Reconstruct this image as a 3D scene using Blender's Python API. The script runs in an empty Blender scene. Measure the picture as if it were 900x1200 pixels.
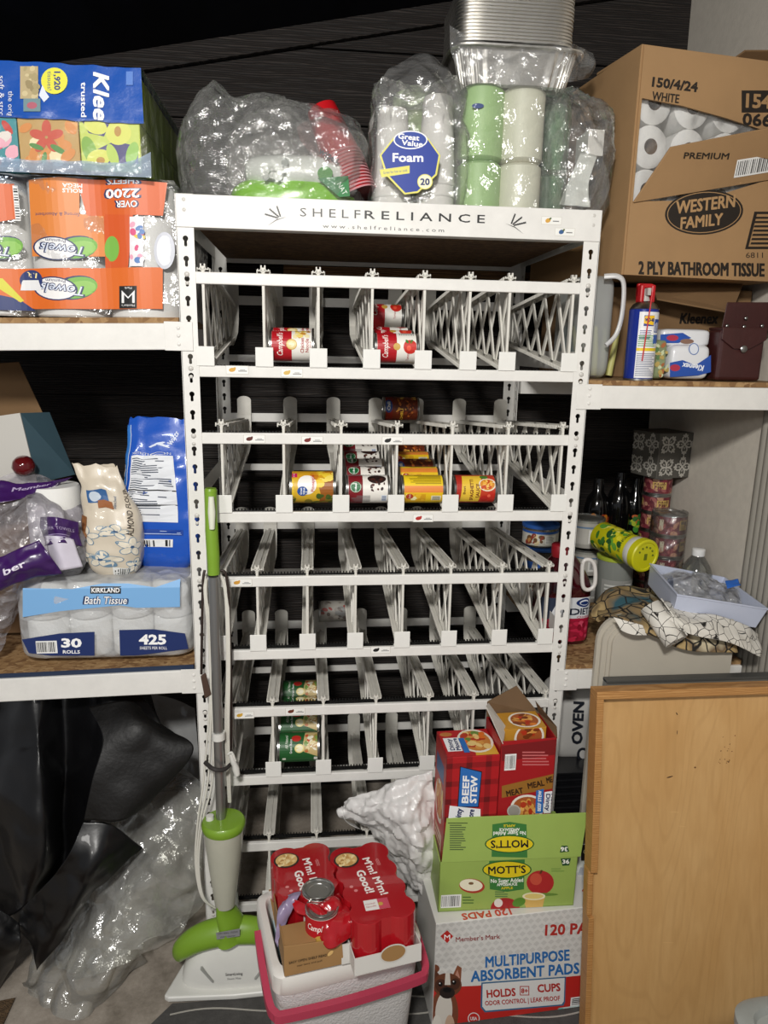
import bpy, bmesh, math, random
import numpy as np
from math import pi, sin, cos, radians as rad
from mathutils import Vector, Matrix, noise
from mathutils.geometry import tessellate_polygon
random.seed(7)
SC = bpy.context.scene
COL = SC.collection
V = Vector

# ---------------------------------------------------------------- camera
FPX = 833.0
_X = V((8100, -37, FPX)).normalized()
_Zd = V((-70, 3631, FPX)); _Zd = (_Zd - _X * _Zd.dot(_X)).normalized()
_Y = _Zd.cross(_X)
if _Y.z < 0: _Y = -_Y
CAM = V((0.278, -1.621, 1.593))
cam = bpy.data.cameras.new('camera'); camo = bpy.data.objects.new('camera', cam); COL.objects.link(camo)
# camera rows in world coordinates: right, down, forward
_r = V((_X.x, _Y.x, -_Zd.x)); _d = V((_X.y, _Y.y, -_Zd.y)); _f = V((_X.z, _Y.z, -_Zd.z))
camo.matrix_world = Matrix(((_r.x, -_d.x, -_f.x, CAM.x), (_r.y, -_d.y, -_f.y, CAM.y), (_r.z, -_d.z, -_f.z, CAM.z), (0, 0, 0, 1)))
cam.sensor_fit = 'VERTICAL'; cam.sensor_height = 36; cam.lens = FPX / 1200 * 36; cam.clip_start = 0.02
SC.camera = camo
def _ray(px, py): return _r * ((px - 450) / FPX) + _d * ((py - 600) / FPX) + _f
def at(px, py, y=0.0):
    r = _ray(px, py); return CAM + r * ((y - CAM.y) / r.y)
def atz(px, py, z=0.0):
    r = _ray(px, py); return CAM + r * ((z - CAM.z) / r.z)

# ---------------------------------------------------------------- light
SC.view_settings.view_transform = 'Standard'; SC.view_settings.look = 'None'
SC.view_settings.gamma = 1; SC.view_settings.use_curve_mapping = False
SC.view_settings.exposure = 0.0
SC.cycles.max_bounces = 8; SC.cycles.transparent_max_bounces = 24
SC.cycles.diffuse_bounces = 3; SC.cycles.glossy_bounces = 3; SC.cycles.caustics_reflective = False; SC.cycles.caustics_refractive = False
w = bpy.data.worlds.new('world'); SC.world = w; w.use_nodes = True
w.node_tree.nodes['Background'].inputs[0].default_value = (0.93, 0.95, 1.0, 1)
w.node_tree.nodes['Background'].inputs[1].default_value = 0.24
def area(name, loc, target, size, power, color):
    l = bpy.data.lights.new(name, 'AREA'); l.shape = 'DISK'; l.size = size; l.energy = power; l.color = color
    o = bpy.data.objects.new(name, l); COL.objects.link(o); o.location = loc
    o.rotation_euler = (V(target) - V(loc)).to_track_quat('-Z', 'Y').to_euler(); return o
area('ceiling_lamp', (0.05, -2.1, 2.40), (0.45, -0.1, 0.9), 0.22, 52, (1.0, 0.975, 0.93))
area('fill_light', (-1.0, -2.9, 2.2), (0.6, 0.0, 0.9), 0.5, 24, (1.0, 0.975, 0.93))  # added fill light with no fixture of its own, lifts the right wall

# ---------------------------------------------------------------- materials
def nmat(name):
    m = bpy.data.materials.new(name); m.use_nodes = True
    nt = m.node_tree; return m, nt, nt.nodes['Principled BSDF']
def _coord(nt, scale=(1, 1, 1), kind='Object'):
    tc = nt.nodes.new('ShaderNodeTexCoord'); mp = nt.nodes.new('ShaderNodeMapping'); mp.inputs['Scale'].default_value = scale
    nt.links.new(tc.outputs[kind], mp.inputs[0]); return mp.outputs[0]
def _noise(nt, vec, scale, detail=4, rough=.5):
    n = nt.nodes.new('ShaderNodeTexNoise'); n.inputs['Scale'].default_value = scale; n.inputs['Detail'].default_value = detail
    n.inputs['Roughness'].default_value = rough; nt.links.new(vec, n.inputs['Vector']); return n.outputs[0]
def _ramp(nt, fac, stops):
    r = nt.nodes.new('ShaderNodeValToRGB'); nt.links.new(fac, r.inputs[0]); e = r.color_ramp.elements
    while len(e) < len(stops): e.new(0.5)
    for i, (p, c) in enumerate(stops): e[i].position = p; e[i].color = tuple(c) + (1,)
    return r.outputs[0]
def _bump(nt, h, strength, dist, bs):
    b = nt.nodes.new('ShaderNodeBump'); b.inputs['Strength'].default_value = strength; b.inputs['Distance'].default_value = dist
    nt.links.new(h, b.inputs['Height']); nt.links.new(b.outputs[0], bs.inputs['Normal']); return b
def _mixc(nt, fac, a, b):
    m = nt.nodes.new('ShaderNodeMix'); m.data_type = 'RGBA'
    if hasattr(fac, 'is_linked'): nt.links.new(fac, m.inputs[0])
    else: m.inputs[0].default_value = fac
    for s, x in ((6, a), (7, b)):
        if hasattr(x, 'is_linked'): nt.links.new(x, m.inputs[s])
        else: m.inputs[s].default_value = tuple(x) + (1,)
    return m.outputs[2]
_MC = {}
def pl(name, col, rough=.5, metal=0., bump=0., bs=60, var=.0, coat=0., dist=.002, spec=.5):
    """plain procedural material with a little colour variation and fine relief"""
    if name in _MC: return _MC[name]
    m, nt, b = nmat(name)
    b.inputs['Base Color'].default_value = tuple(col) + (1,); b.inputs['Roughness'].default_value = rough
    b.inputs['Metallic'].default_value = metal; b.inputs['Coat Weight'].default_value = coat; b.inputs['Specular IOR Level'].default_value = spec
    if var or bump:
        v = _coord(nt); n = _noise(nt, v, bs)
        if var:
            n2 = _noise(nt, v, bs * .25, 6, .65)
            c = _ramp(nt, n2, [(.3, [x * (1 - var) for x in col]), (.7, [min(1, x * (1 + var * .5)) for x in col])])
            nt.links.new(c, b.inputs['Base Color'])
        if bump: _bump(nt, n, bump, dist, b)
    _MC[name] = m; return m
def film(name, tint=(1, 1, 1), haze=.06, gloss=.35, rough=.12, bs=14, bump=.6):
    """clear plastic film: mostly see-through, with glossy crinkled glints and a faint milky haze"""
    if name in _MC: return _MC[name]
    m = bpy.data.materials.new(name); m.use_nodes = True; nt = m.node_tree; nt.nodes.clear()
    out = nt.nodes.new('ShaderNodeOutputMaterial'); tr = nt.nodes.new('ShaderNodeBsdfTransparent'); tr.inputs[0].default_value = tuple(tint) + (1,)
    gl = nt.nodes.new('ShaderNodeBsdfGlossy'); gl.inputs['Roughness'].default_value = rough; gl.inputs[0].default_value = (1, 1, 1, 1)
    df = nt.nodes.new('ShaderNodeBsdfDiffuse'); df.inputs[0].default_value = tuple(.92 * t for t in tint) + (1,)
    v = _coord(nt); n1 = _noise(nt, v, bs, 5, .6)
    wv = nt.nodes.new('ShaderNodeTexVoronoi'); wv.feature = 'F1'; wv.inputs['Scale'].default_value = bs * 1.6; nt.links.new(v, wv.inputs['Vector'])
    ad = nt.nodes.new('ShaderNodeMath'); ad.operation = 'ADD'; nt.links.new(n1, ad.inputs[0]); nt.links.new(wv.outputs['Distance'], ad.inputs[1])
    bp = nt.nodes.new('ShaderNodeBump'); bp.inputs['Strength'].default_value = bump; bp.inputs['Distance'].default_value = .014
    nt.links.new(ad.outputs[0], bp.inputs['Height'])
    for s in (gl, df): nt.links.new(bp.outputs[0], s.inputs['Normal'])
    fr = nt.nodes.new('ShaderNodeFresnel'); fr.inputs[0].default_value = 1.45
    ml = nt.nodes.new('ShaderNodeMath'); ml.operation = 'MULTIPLY_ADD'; nt.links.new(fr.outputs[0], ml.inputs[0]); ml.inputs[1].default_value = gloss * .9; ml.inputs[2].default_value = gloss * .09
    hz = nt.nodes.new('ShaderNodeMixShader'); hz.inputs[0].default_value = haze; nt.links.new(tr.outputs[0], hz.inputs[1]); nt.links.new(df.outputs[0], hz.inputs[2])
    mx = nt.nodes.new('ShaderNodeMixShader'); nt.links.new(ml.outputs[0], mx.inputs[0]); nt.links.new(hz.outputs[0], mx.inputs[1]); nt.links.new(gl.outputs[0], mx.inputs[2])
    nt.links.new(mx.outputs[0], out.inputs[0]); _MC[name] = m; return m
def C(h, k=1.0):
    """sRGB hex to linear"""
    v = [int(h[i:i + 2], 16) / 255 for i in (0, 2, 4)]
    return tuple((x / 12.92 if x <= .04045 else ((x + .055) / 1.055) ** 2.4) * k for x in v)
def ink(h, rough=.45): return pl('ink_' + h, C(h), rough)
STEEL = pl('white_painted_steel', C('e9e7e2'), .42, bump=.12, bs=90, var=.06)
TRACK = pl('ivory_track_plastic', C('dcd9d0'), .5, bump=.1, bs=80, var=.12)
GUARD = pl('white_guard_plastic', C('ecebe6'), .4, bump=.05, bs=50, var=.04)
BLACKP = pl('black_plastic', C('141414'), .45, bump=.1, bs=60)
RIVET = pl('painted_rivet', C('cfccc6'), .35)
METAL = pl('bright_tin', C('b9b9b6'), .28, 1.0)
CHROME = pl('dull_chrome', C('a6a6a4'), .3, 1.0, var=.1)
def make_osb(name, c1, c2, c3):
    m, nt, b = nmat(name); v = _coord(nt, (1, 1.6, 1))
    vo = nt.nodes.new('ShaderNodeTexVoronoi'); vo.inputs['Scale'].default_value = 75; vo.inputs['Randomness'].default_value = 1; nt.links.new(v, vo.inputs['Vector'])
    n = _noise(nt, v, 25, 6, .7)
    sep = nt.nodes.new('ShaderNodeSeparateColor'); nt.links.new(vo.outputs['Color'], sep.inputs[0])
    c = _ramp(nt, sep.outputs[0], [(.1, c1), (.5, c2), (.9, c3)]); c = _mixc(nt, n, c, c1); nt.links.new(c, b.inputs['Base Color'])
    b.inputs['Roughness'].default_value = .8; _bump(nt, sep.outputs[0], .4, .001, b); return m
OSB = make_osb('strand_board', C('7a5836'), C('b28f60'), C('cba878'))
def make_grain(name, dark, mid, light, axis=(1, 12, 12), scale=3.0, bump=.5, rough=.7, lo=.35, hi=.65, spec=.5):
    m, nt, b = nmat(name); v = _coord(nt, axis)
    n = _noise(nt, v, scale, 8, .6)
    wv = nt.nodes.new('ShaderNodeTexWave'); wv.wave_type = 'BANDS'; wv.bands_direction = 'Z'; wv.inputs['Scale'].default_value = scale * .8; wv.inputs['Distortion'].default_value = 9
    wv.inputs['Detail'].default_value = 3; wv.inputs['Detail Scale'].default_value = 1.2; nt.links.new(v, wv.inputs['Vector'])
    mx = nt.nodes.new('ShaderNodeMath'); mx.operation = 'MULTIPLY'; nt.links.new(n, mx.inputs[0]); nt.links.new(wv.outputs[1], mx.inputs[1])
    c = _ramp(nt, mx.outputs[0], [(.05, dark), (lo, mid), (hi, light)]); nt.links.new(c, b.inputs['Base Color'])
    b.inputs['Roughness'].default_value = rough; b.inputs['Specular IOR Level'].default_value = spec
    _bump(nt, mx.outputs[0], bump, .004, b); return m
SIDING = make_grain('dark_wood_siding', C('120e0c'), C('27211e'), C('3a322d'), (1.2, 1, 16), 4.0, .9, .75)
CEIL = make_grain('dark_ceiling_paint', C('0c0d13'), C('14151d'), C('191a22'), (1, .3, 1), 4.0, .2, .8, spec=.2)
PLY = make_grain('birch_veneer', C('b98a52'), C('c4955c'), C('cda066'), (3.4, 3.4, .55), 2.0, .06, .38, .3, .7)
m, nt, b = nmat('birch_veneer_face'); v = _coord(nt, (2.8, 2.8, .38)); n = _noise(nt, v, 1.5, 2, .5)
_k = nt.nodes.new('ShaderNodeMath'); _k.operation = 'MULTIPLY'; _k.inputs[1].default_value = 150; nt.links.new(n, _k.inputs[0]); _s = nt.nodes.new('ShaderNodeMath'); _s.operation = 'SINE'; nt.links.new(_k.outputs[0], _s.inputs[0])
_l = _ramp(nt, _s.outputs[0], [(.55, (0, 0, 0)), (1.0, (.17, .17, .17))]); _st = _noise(nt, _coord(nt, (90, 90, 2.2)), 1.0, 4, .6); _bl = _noise(nt, _coord(nt, (3, 3, 1.6)), 1.3, 3, .6)
_c = _ramp(nt, _bl, [(.3, C('c2965e')), (.7, C('d3ac76'))]); _c = _mixc(nt, _ramp(nt, _st, [(.35, (.0, .0, .0)), (.75, (.42, .42, .42))]), _c, C('b58a53')); _c = _mixc(nt, _l, _c, C('a67d49'))
nt.links.new(_c, b.inputs['Base Color']); b.inputs['Roughness'].default_value = .42; PLY = m
PLYDK = make_grain('birch_edge', C('a3733f'), C('b3824b'), C('c0915a'), (2, 2, 14), 6.0, .15, .5)
WALLP = pl('beige_wall_paint', C('dad2c5'), .8, bump=.25, bs=140, var=.08)
CARD = pl('corrugated_cardboard', C('a5825a'), .8, bump=.25, bs=24, var=.08)
CARDD = pl('darker_cardboard', C('7d6040'), .85, bump=.25, bs=24, var=.12)
PAPER = pl('white_tissue_paper', C('f1f0ec'), .9, bump=.2, bs=220, var=.02)

# ---------------------------------------------------------------- objects
WM = {}
def _props(o, label, cat, group=None, kind=None):
    if label: o['label'] = label
    if cat: o['category'] = cat
    if group: o['group'] = group
    if kind: o['kind'] = kind
    return o
def thing(name, label, cat, loc=(0, 0, 0), rot=(0, 0, 0), group=None, kind=None):
    o = bpy.data.objects.new(name, None); COL.objects.link(o); o.empty_display_size = .05
    o.location = loc; o.rotation_euler = rot
    from mathutils import Euler
    WM[o.name] = Matrix.Translation(V(loc)) @ Euler(rot).to_matrix().to_4x4()
    return _props(o, label, cat, group, kind)
def wmat(o):
    return WM[o.name] if o is not None else Matrix.Identity(4)
class MB:
    def __init__(s): s.v = []; s.f = []; s.m = []
    def add(s, vs, fs, mi=0, M=None):
        b = len(s.v)
        if M is not None: vs = [M @ V(p) for p in vs]
        s.v += [tuple(p) for p in vs]
        for f in fs: s.f.append(tuple(b + i for i in f)); s.m.append(mi)
        return s
    def box(s, a, b, mi=0, M=None):
        x0, y0, z0 = a; x1, y1, z1 = b
        vs = [(x0, y0, z0), (x1, y0, z0), (x1, y1, z0), (x0, y1, z0), (x0, y0, z1), (x1, y0, z1), (x1, y1, z1), (x0, y1, z1)]
        return s.add(vs, [(0, 3, 2, 1), (4, 5, 6, 7), (0, 1, 5, 4), (1, 2, 6, 5), (2, 3, 7, 6), (3, 0, 4, 7)], mi, M)
    def hexa(s, p, mi=0):      # eight free corners: bottom four then top four
        return s.add(p, [(0, 3, 2, 1), (4, 5, 6, 7), (0, 1, 5, 4), (1, 2, 6, 5), (2, 3, 7, 6), (3, 0, 4, 7)], mi)
    def cyl(s, p, q, r, r2=None, n=16, mi=0, caps=True):
        p = V(p); q = V(q); r2 = r if r2 is None else r2; a = (q - p).normalized()
        u = a.orthogonal().normalized(); w = a.cross(u); vs = []
        for c, rr in ((p, r), (q, r2)):
            vs += [c + (u * cos(2 * pi * i / n) + w * sin(2 * pi * i / n)) * rr for i in range(n)]
        fs = [(i, (i + 1) % n, n + (i + 1) % n, n + i) for i in range(n)]
        if caps: fs += [tuple(range(n - 1, -1, -1)), tuple(range(n, 2 * n))]
        return s.add(vs, fs, mi)
    def tube(s, pts, r, n=8, mi=0, flat=1.0, up=None):
        pts = [V(p) for p in pts]; vs = []; k = len(pts)
        t0 = (pts[1] - pts[0]).normalized(); u = (V(up) if up else t0.orthogonal()); u = (u - t0 * u.dot(t0)).normalized()
        for i, p in enumerate(pts):
            t = (pts[min(i + 1, k - 1)] - pts[max(i - 1, 0)]).normalized()
            u = (u - t * u.dot(t)).normalized(); w = t.cross(u); rr = r[i] if isinstance(r, (list, tuple)) else r
            vs += [p + u * cos(2 * pi * j / n) * rr + w * sin(2 * pi * j / n) * rr * flat for j in range(n)]
        fs = [(i * n + j, i * n + (j + 1) % n, (i + 1) * n + (j + 1) % n, (i + 1) * n + j) for i in range(k - 1) for j in range(n)]
        fs += [tuple(range(n - 1, -1, -1)), tuple(range((k - 1) * n, k * n))]
        return s.add(vs, fs, mi)
    def lathe(s, prof, n=28, mi=0, M=None):   # (r, z) pairs about Z
        vs = []; k = len(prof)
        for r, z in prof: vs += [(r * cos(2 * pi * j / n), r * sin(2 * pi * j / n), z) for j in range(n)]
        fs = [(i * n + j, i * n + (j + 1) % n, (i + 1) * n + (j + 1) % n, (i + 1) * n + j) for i in range(k - 1) for j in range(n)]
        if V(prof[0] + (0,)) == V(prof[-1] + (0,)): return s.add(vs, fs, mi, M)
        if prof[0][0] > 1e-6: fs.append(tuple(range(n - 1, -1, -1)))
        if prof[-1][0] > 1e-6: fs.append(tuple(range((k - 1) * n, k * n)))
        return s.add(vs, fs, mi, M)
    def grid(s, fn, nu, nv, cu=False, cv=False, mi=0):
        vs = [fn(i / nu, j / nv) for j in range(nv + (0 if cv else 1)) for i in range(nu + (0 if cu else 1))]
        W = nu + (0 if cu else 1); Hh = nv + (0 if cv else 1)
        fs = [(j * W + i, j * W + (i + 1) % W, ((j + 1) % Hh) * W + (i + 1) % W, ((j + 1) % Hh) * W + i) for j in range(nv) for i in range(nu)]
        return s.add(vs, fs, mi)
    def ext(s, loops, t, M=None, mi=0):       # flat plate in XY with holes, thickness t along Z
        loops3 = [[V((x, y, 0)) for x, y in l] for l in loops]; flat = [p for l in loops3 for p in l]
        tri = tessellate_polygon(loops3); n = len(flat)
        vs = [tuple(p) for p in flat] + [(p.x, p.y, t) for p in flat]; fs = []
        for a, b, c in tri:
            cr = (flat[b] - flat[a]).cross(flat[c] - flat[a]).z
            if cr < 0: a, c = c, a
            fs += [(c, b, a), (a + n, b + n, c + n)]
        o = 0
        for l in loops3:
            k = len(l)
            for i in range(k): fs.append((o + i, o + (i + 1) % k, n + o + (i + 1) % k, n + o + i))
            o += k
        return s.add(vs, fs, mi, M)
def obj(name, mb, mats, parent=None, local=False, smooth=None, bevel=0, seg=2, label=None, sub=0, solid=0):
    """link an MB as one mesh object; vertices are world coordinates unless local"""
    if not isinstance(mats, (list, tuple)): mats = [mats]
    vs = [V(p) for p in mb.v]
    if parent is not None and not local:
        Mi = wmat(parent).inverted(); vs = [Mi @ p for p in vs]
    me = bpy.data.meshes.new(name)
    loc = None
    if parent is None and not local:
        lo = V([min(p[i] for p in vs) for i in range(3)]); hi = V([max(p[i] for p in vs) for i in range(3)])
        loc = V(((lo.x + hi.x) / 2, (lo.y + hi.y) / 2, lo.z)); vs = [p - loc for p in vs]
    me.from_pydata([tuple(p) for p in vs], [], mb.f)
    for m in mats: me.materials.append(m)
    if len(mats) > 1: me.polygons.foreach_set('material_index', mb.m)
    bm = bmesh.new(); bm.from_mesh(me); bmesh.ops.remove_doubles(bm, verts=bm.verts, dist=1e-6) if smooth else None
    if not name.startswith('print'): bmesh.ops.recalc_face_normals(bm, faces=bm.faces)
    bm.to_mesh(me); bm.free()
    if smooth:
        me.polygons.foreach_set('use_smooth', [True] * len(me.polygons)); me.set_sharp_from_angle(angle=rad(smooth))
    me.update()
    o = bpy.data.objects.new(name, me); COL.objects.link(o)
    if loc is not None: o.location = loc; WM[o.name] = Matrix.Translation(loc)
    if parent is not None:
        o.parent = parent; WM[o.name] = wmat(parent).copy()
    if label: o['label'] = label
    if solid: md = o.modifiers.new('solid', 'SOLIDIFY'); md.thickness = solid; md.offset = 0
    if bevel:
        md = o.modifiers.new('bevel', 'BEVEL'); md.width = bevel; md.segments = seg; md.limit_method = 'ANGLE'; md.angle_limit = rad(40)
    if sub: md = o.modifiers.new('sub', 'SUBSURF'); md.levels = sub; md.render_levels = sub
    return o
def kids(o): return [c for c in bpy.data.objects if c.parent == o]
def copy_tree(o, parent=None, loc=None, rot=None, label=None):
    c = o.copy(); COL.objects.link(c)
    if parent: c.parent = parent
    if loc is not None: c.location = loc
    if rot is not None: c.rotation_euler = rot
    if label: c['label'] = label
    for ch in kids(o): copy_tree(ch, c)
    return c

# ---------------------------------------------------------------- flat print (decals)
_TC = {}
def _text(s, bold, shear):
    k = (s, bold, shear)
    if k in _TC: return _TC[k]
    cu = bpy.data.curves.new('t', 'FONT'); cu.body = s; cu.size = 1; cu.resolution_u = 2; cu.offset = bold; cu.shear = shear
    cu.fill_mode = 'FRONT'
    o = bpy.data.objects.new('t', cu); COL.objects.link(o)
    dg = bpy.context.evaluated_depsgraph_get(); me = bpy.data.meshes.new_from_object(o.evaluated_get(dg))
    vs = [(v.co.x, v.co.y) for v in me.vertices]; fs = [tuple(p.vertices) for p in me.polygons]
    bpy.data.objects.remove(o); bpy.data.curves.remove(cu); bpy.data.meshes.remove(me)
    _TC[k] = (vs, fs); return vs, fs
def _heavy(t, bold): return bold >= .05 or (bold and any(c in 'MWNmwZ' for c in t))
def TX(s, x, y, h, col, w=None, bold=.0, shear=0, rot=0, al='C'):
    if _heavy(s, bold):       # heavy strokes without closing the sharp counters: shifted copies
        q = h * bold * .75; hh = h * .7 / (.7 + bold); ww = None if w is None else w - 2 * q
        return [TX(s, x + dx * q, y + dy * q, hh, col, ww, 0, shear, rot, al) for dx, dy in ((-1, -1), (1, -1), (-1, 1), (1, 1))]
    """text with cap height h centred (or left aligned) at x,y; w forces the width"""
    vs, fs = _text(s, bold, shear)
    if not vs: return ([], [], ink(col))
    x0 = min(p[0] for p in vs); x1 = max(p[0] for p in vs); k = h / (.70 + 2 * bold)
    kx = k if w is None else w / (x1 - x0); ox = (x0 + x1) / 2 if al == 'C' else x0
    c, sn = cos(rad(rot)), sin(rad(rot)); out = []
    for a, b in vs:
        a = (a - ox) * kx; b = (b - .35) * k; out.append((x + a * c - b * sn, y + a * sn + b * c))
    return (out, fs, ink(col) if isinstance(col, str) else col)
def _m(c): return ink(c) if isinstance(c, str) else c
def RC(x0, y0, x1, y1, c): return ([(x0, y0), (x1, y0), (x1, y1), (x0, y1)], [(0, 1, 2, 3)], _m(c))
def PG(pts, c):
    tri = tessellate_polygon([[V((x, y, 0)) for x, y in pts]])
    return (list(pts), [tuple(t) for t in tri], _m(c))
def EL(x, y, rx, ry, c, rot=0, n=24, a0=0, a1=360):
    cc, s = cos(rad(rot)), sin(rad(rot)); pts = []
    for i in range(n):
        a = rad(a0 + (a1 - a0) * i / (n if a1 - a0 == 360 else n - 1)); p, q = rx * cos(a), ry * sin(a); pts.append((x + p * cc - q * s, y + p * s + q * cc))
    return (pts, [tuple(range(n))], _m(c))
def BAR(x0, y0, x1, y1, c='202020', n=14, bg='f0f0ee', vert=True, seed=1):
    rr = random.Random(seed); S = [RC(x0, y0, x1, y1, bg)]; t = .04
    for i in range(n):
        a = t; b = a + rr.uniform(.2, .6) / n; t += 0.92 / n
        if vert: S.append(RC(x0 + (x1 - x0) * a, y0 + (y1 - y0) * .1, x0 + (x1 - x0) * b, y0 + (y1 - y0) * .9, c))
        else: S.append(RC(x0 + (x1 - x0) * .1, y0 + (y1 - y0) * a, x0 + (x1 - x0) * .9, y0 + (y1 - y0) * b, c))
    return S
def LINES(x0, y0, x1, y1, n, c, seed=1, vert=False):
    rr = random.Random(seed); S = []
    for i in range(n):
        if vert:
            a = x0 + (x1 - x0) * (i + .2) / n; b = x0 + (x1 - x0) * (i + .65) / n; S.append(RC(a, y0, b, y0 + (y1 - y0) * rr.uniform(.6, 1), c))
        else:
            a = y0 + (y1 - y0) * (i + .2) / n; b = y0 + (y1 - y0) * (i + .65) / n; S.append(RC(x0, a, x0 + (x1 - x0) * rr.uniform(.6, 1), b, c))
    return S
def BLOBS(x0, y0, x1, y1, n, cols, r, seed=1):
    rr = random.Random(seed); return [EL(rr.uniform(x0, x1), rr.uniform(y0, y1), r * rr.uniform(.6, 1.3), r * rr.uniform(.4, 1), rr.choice(cols), rr.uniform(0, 180), 9) for _ in range(n)]
def flat(S): 
    out = []
    for s in S: out += flat(s) if isinstance(s, list) else [s]
    return out
def decal(name, parent, shapes, fn, cut=None, clip=None, local=True, step=.00008, h0=.0003, label=None):
    """one mesh of printed shapes laid on a surface by fn(u, v, height)"""
    shapes = [s for s in flat(shapes) if s[0]]; mats = []; idx = {}
    bm = bmesh.new(); bb = []
    for (vs, fs, m) in shapes:
        q = (min(p[0] for p in vs), max(p[0] for p in vs), min(p[1] for p in vs), max(p[1] for p in vs))
        k = 1 + max([b[4] for b in bb if b[0] < q[1] and b[1] > q[0] and b[2] < q[3] and b[3] > q[2]], default=-1); bb.append(q + (k,))
        if m.name not in idx: idx[m.name] = len(mats); mats.append(m)
        bv = [bm.verts.new((a, b, k)) for a, b in vs]
        for f in fs:
            try: fc = bm.faces.new([bv[i] for i in f]); fc.material_index = idx[m.name]
            except ValueError: pass
    def sl(co, no, clear=False):
        g = bm.verts[:] + bm.edges[:] + bm.faces[:]; bmesh.ops.bisect_plane(bm, geom=g, plane_co=co, plane_no=no, clear_outer=clear)
    if clip:
        x0, y0, x1, y1 = clip
        sl((x0, 0, 0), (-1, 0, 0), True); sl((x1, 0, 0), (1, 0, 0), True); sl((0, y0, 0), (0, -1, 0), True); sl((0, y1, 0), (0, 1, 0), True)
    if cut and bm.verts:
        us = [v.co.x for v in bm.verts]; ws = [v.co.y for v in bm.verts]
        if cut[0]:
            for i in range(math.ceil(min(us) / cut[0]), math.floor(max(us) / cut[0]) + 1): sl((i * cut[0], 0, 0), (1, 0, 0))
        if cut[1]:
            for i in range(math.ceil(min(ws) / cut[1]), math.floor(max(ws) / cut[1]) + 1): sl((0, i * cut[1], 0), (0, 1, 0))
    for v in bm.verts: v.co = V(fn(v.co.x, v.co.y, h0 + step * v.co.z))
    me = bpy.data.meshes.new(name); bm.to_mesh(me); bm.free()
    for m in mats: me.materials.append(m)
    if not local and parent is not None:
        me.transform(wmat(parent).inverted())
    o = bpy.data.objects.new(name, me); COL.objects.link(o); o.parent = parent
    if label: o['label'] = label
    return o
def plane(o, ud, vd):
    """surface map for a flat face: units of ud, vd; normal from their cross product"""
    o, ud, vd = V(o), V(ud), V(vd); n = ud.cross(vd).normalized()
    return lambda u, v, h: o + ud * u + vd * v + n * h
def face(p00, p10, p01, W=100., H=100.):
    """flat face from three world corners; prints are laid out in a W x H grid"""
    p00, p10, p01 = V(p00), V(p10), V(p01); return plane(p00, (p10 - p00) / W, (p01 - p00) / H)
def cylmap(r, z0=0):   # u = arc length measured from local -Y going right, v = height
    return lambda u, v, h: V(((r + h) * sin(u / r), -(r + h) * cos(u / r), z0 + v))
def nz(p, s, seed=0): return noise.noise(V(p) * s + V((seed * 7.13, seed * 3.71, seed * 1.37)))
def sq(c, e): return math.copysign(abs(c) ** e, c)
def pillow(cx, cy, cz, w, d, h, e1=.35, e2=.35, nu=48, nv=24, amp=.006, fs=14, seed=0, M=None, creases=0.0, mi=0, mb=None):
    """closed rounded-box skin (superellipsoid) with crumple noise, centred at c"""
    def fn(u, v):
        a = 2 * pi * u; b = -pi / 2 + pi * v
        p = V((w / 2 * sq(cos(b), e1) * sq(cos(a), e2), d / 2 * sq(cos(b), e1) * sq(sin(a), e2), h / 2 * sq(sin(b), e1)))
        n = V((p.x / w, p.y / d, p.z / h)).normalized() if p.length > 1e-6 else V((0, 0, 1))
        k = amp * (nz(p, fs, seed) + .5 * nz(p, fs * 2.3, seed + 1)) + creases * abs(nz(p, fs * .8, seed + 5))
        p = p + n * k
        if M is not None: p = M @ p
        return p + V((cx, cy, cz))
    mb = mb or MB(); return mb.grid(fn, nu, nv, cu=True, mi=mi)
def rotz(a): return Matrix.Rotation(a, 4, 'Z')

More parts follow.
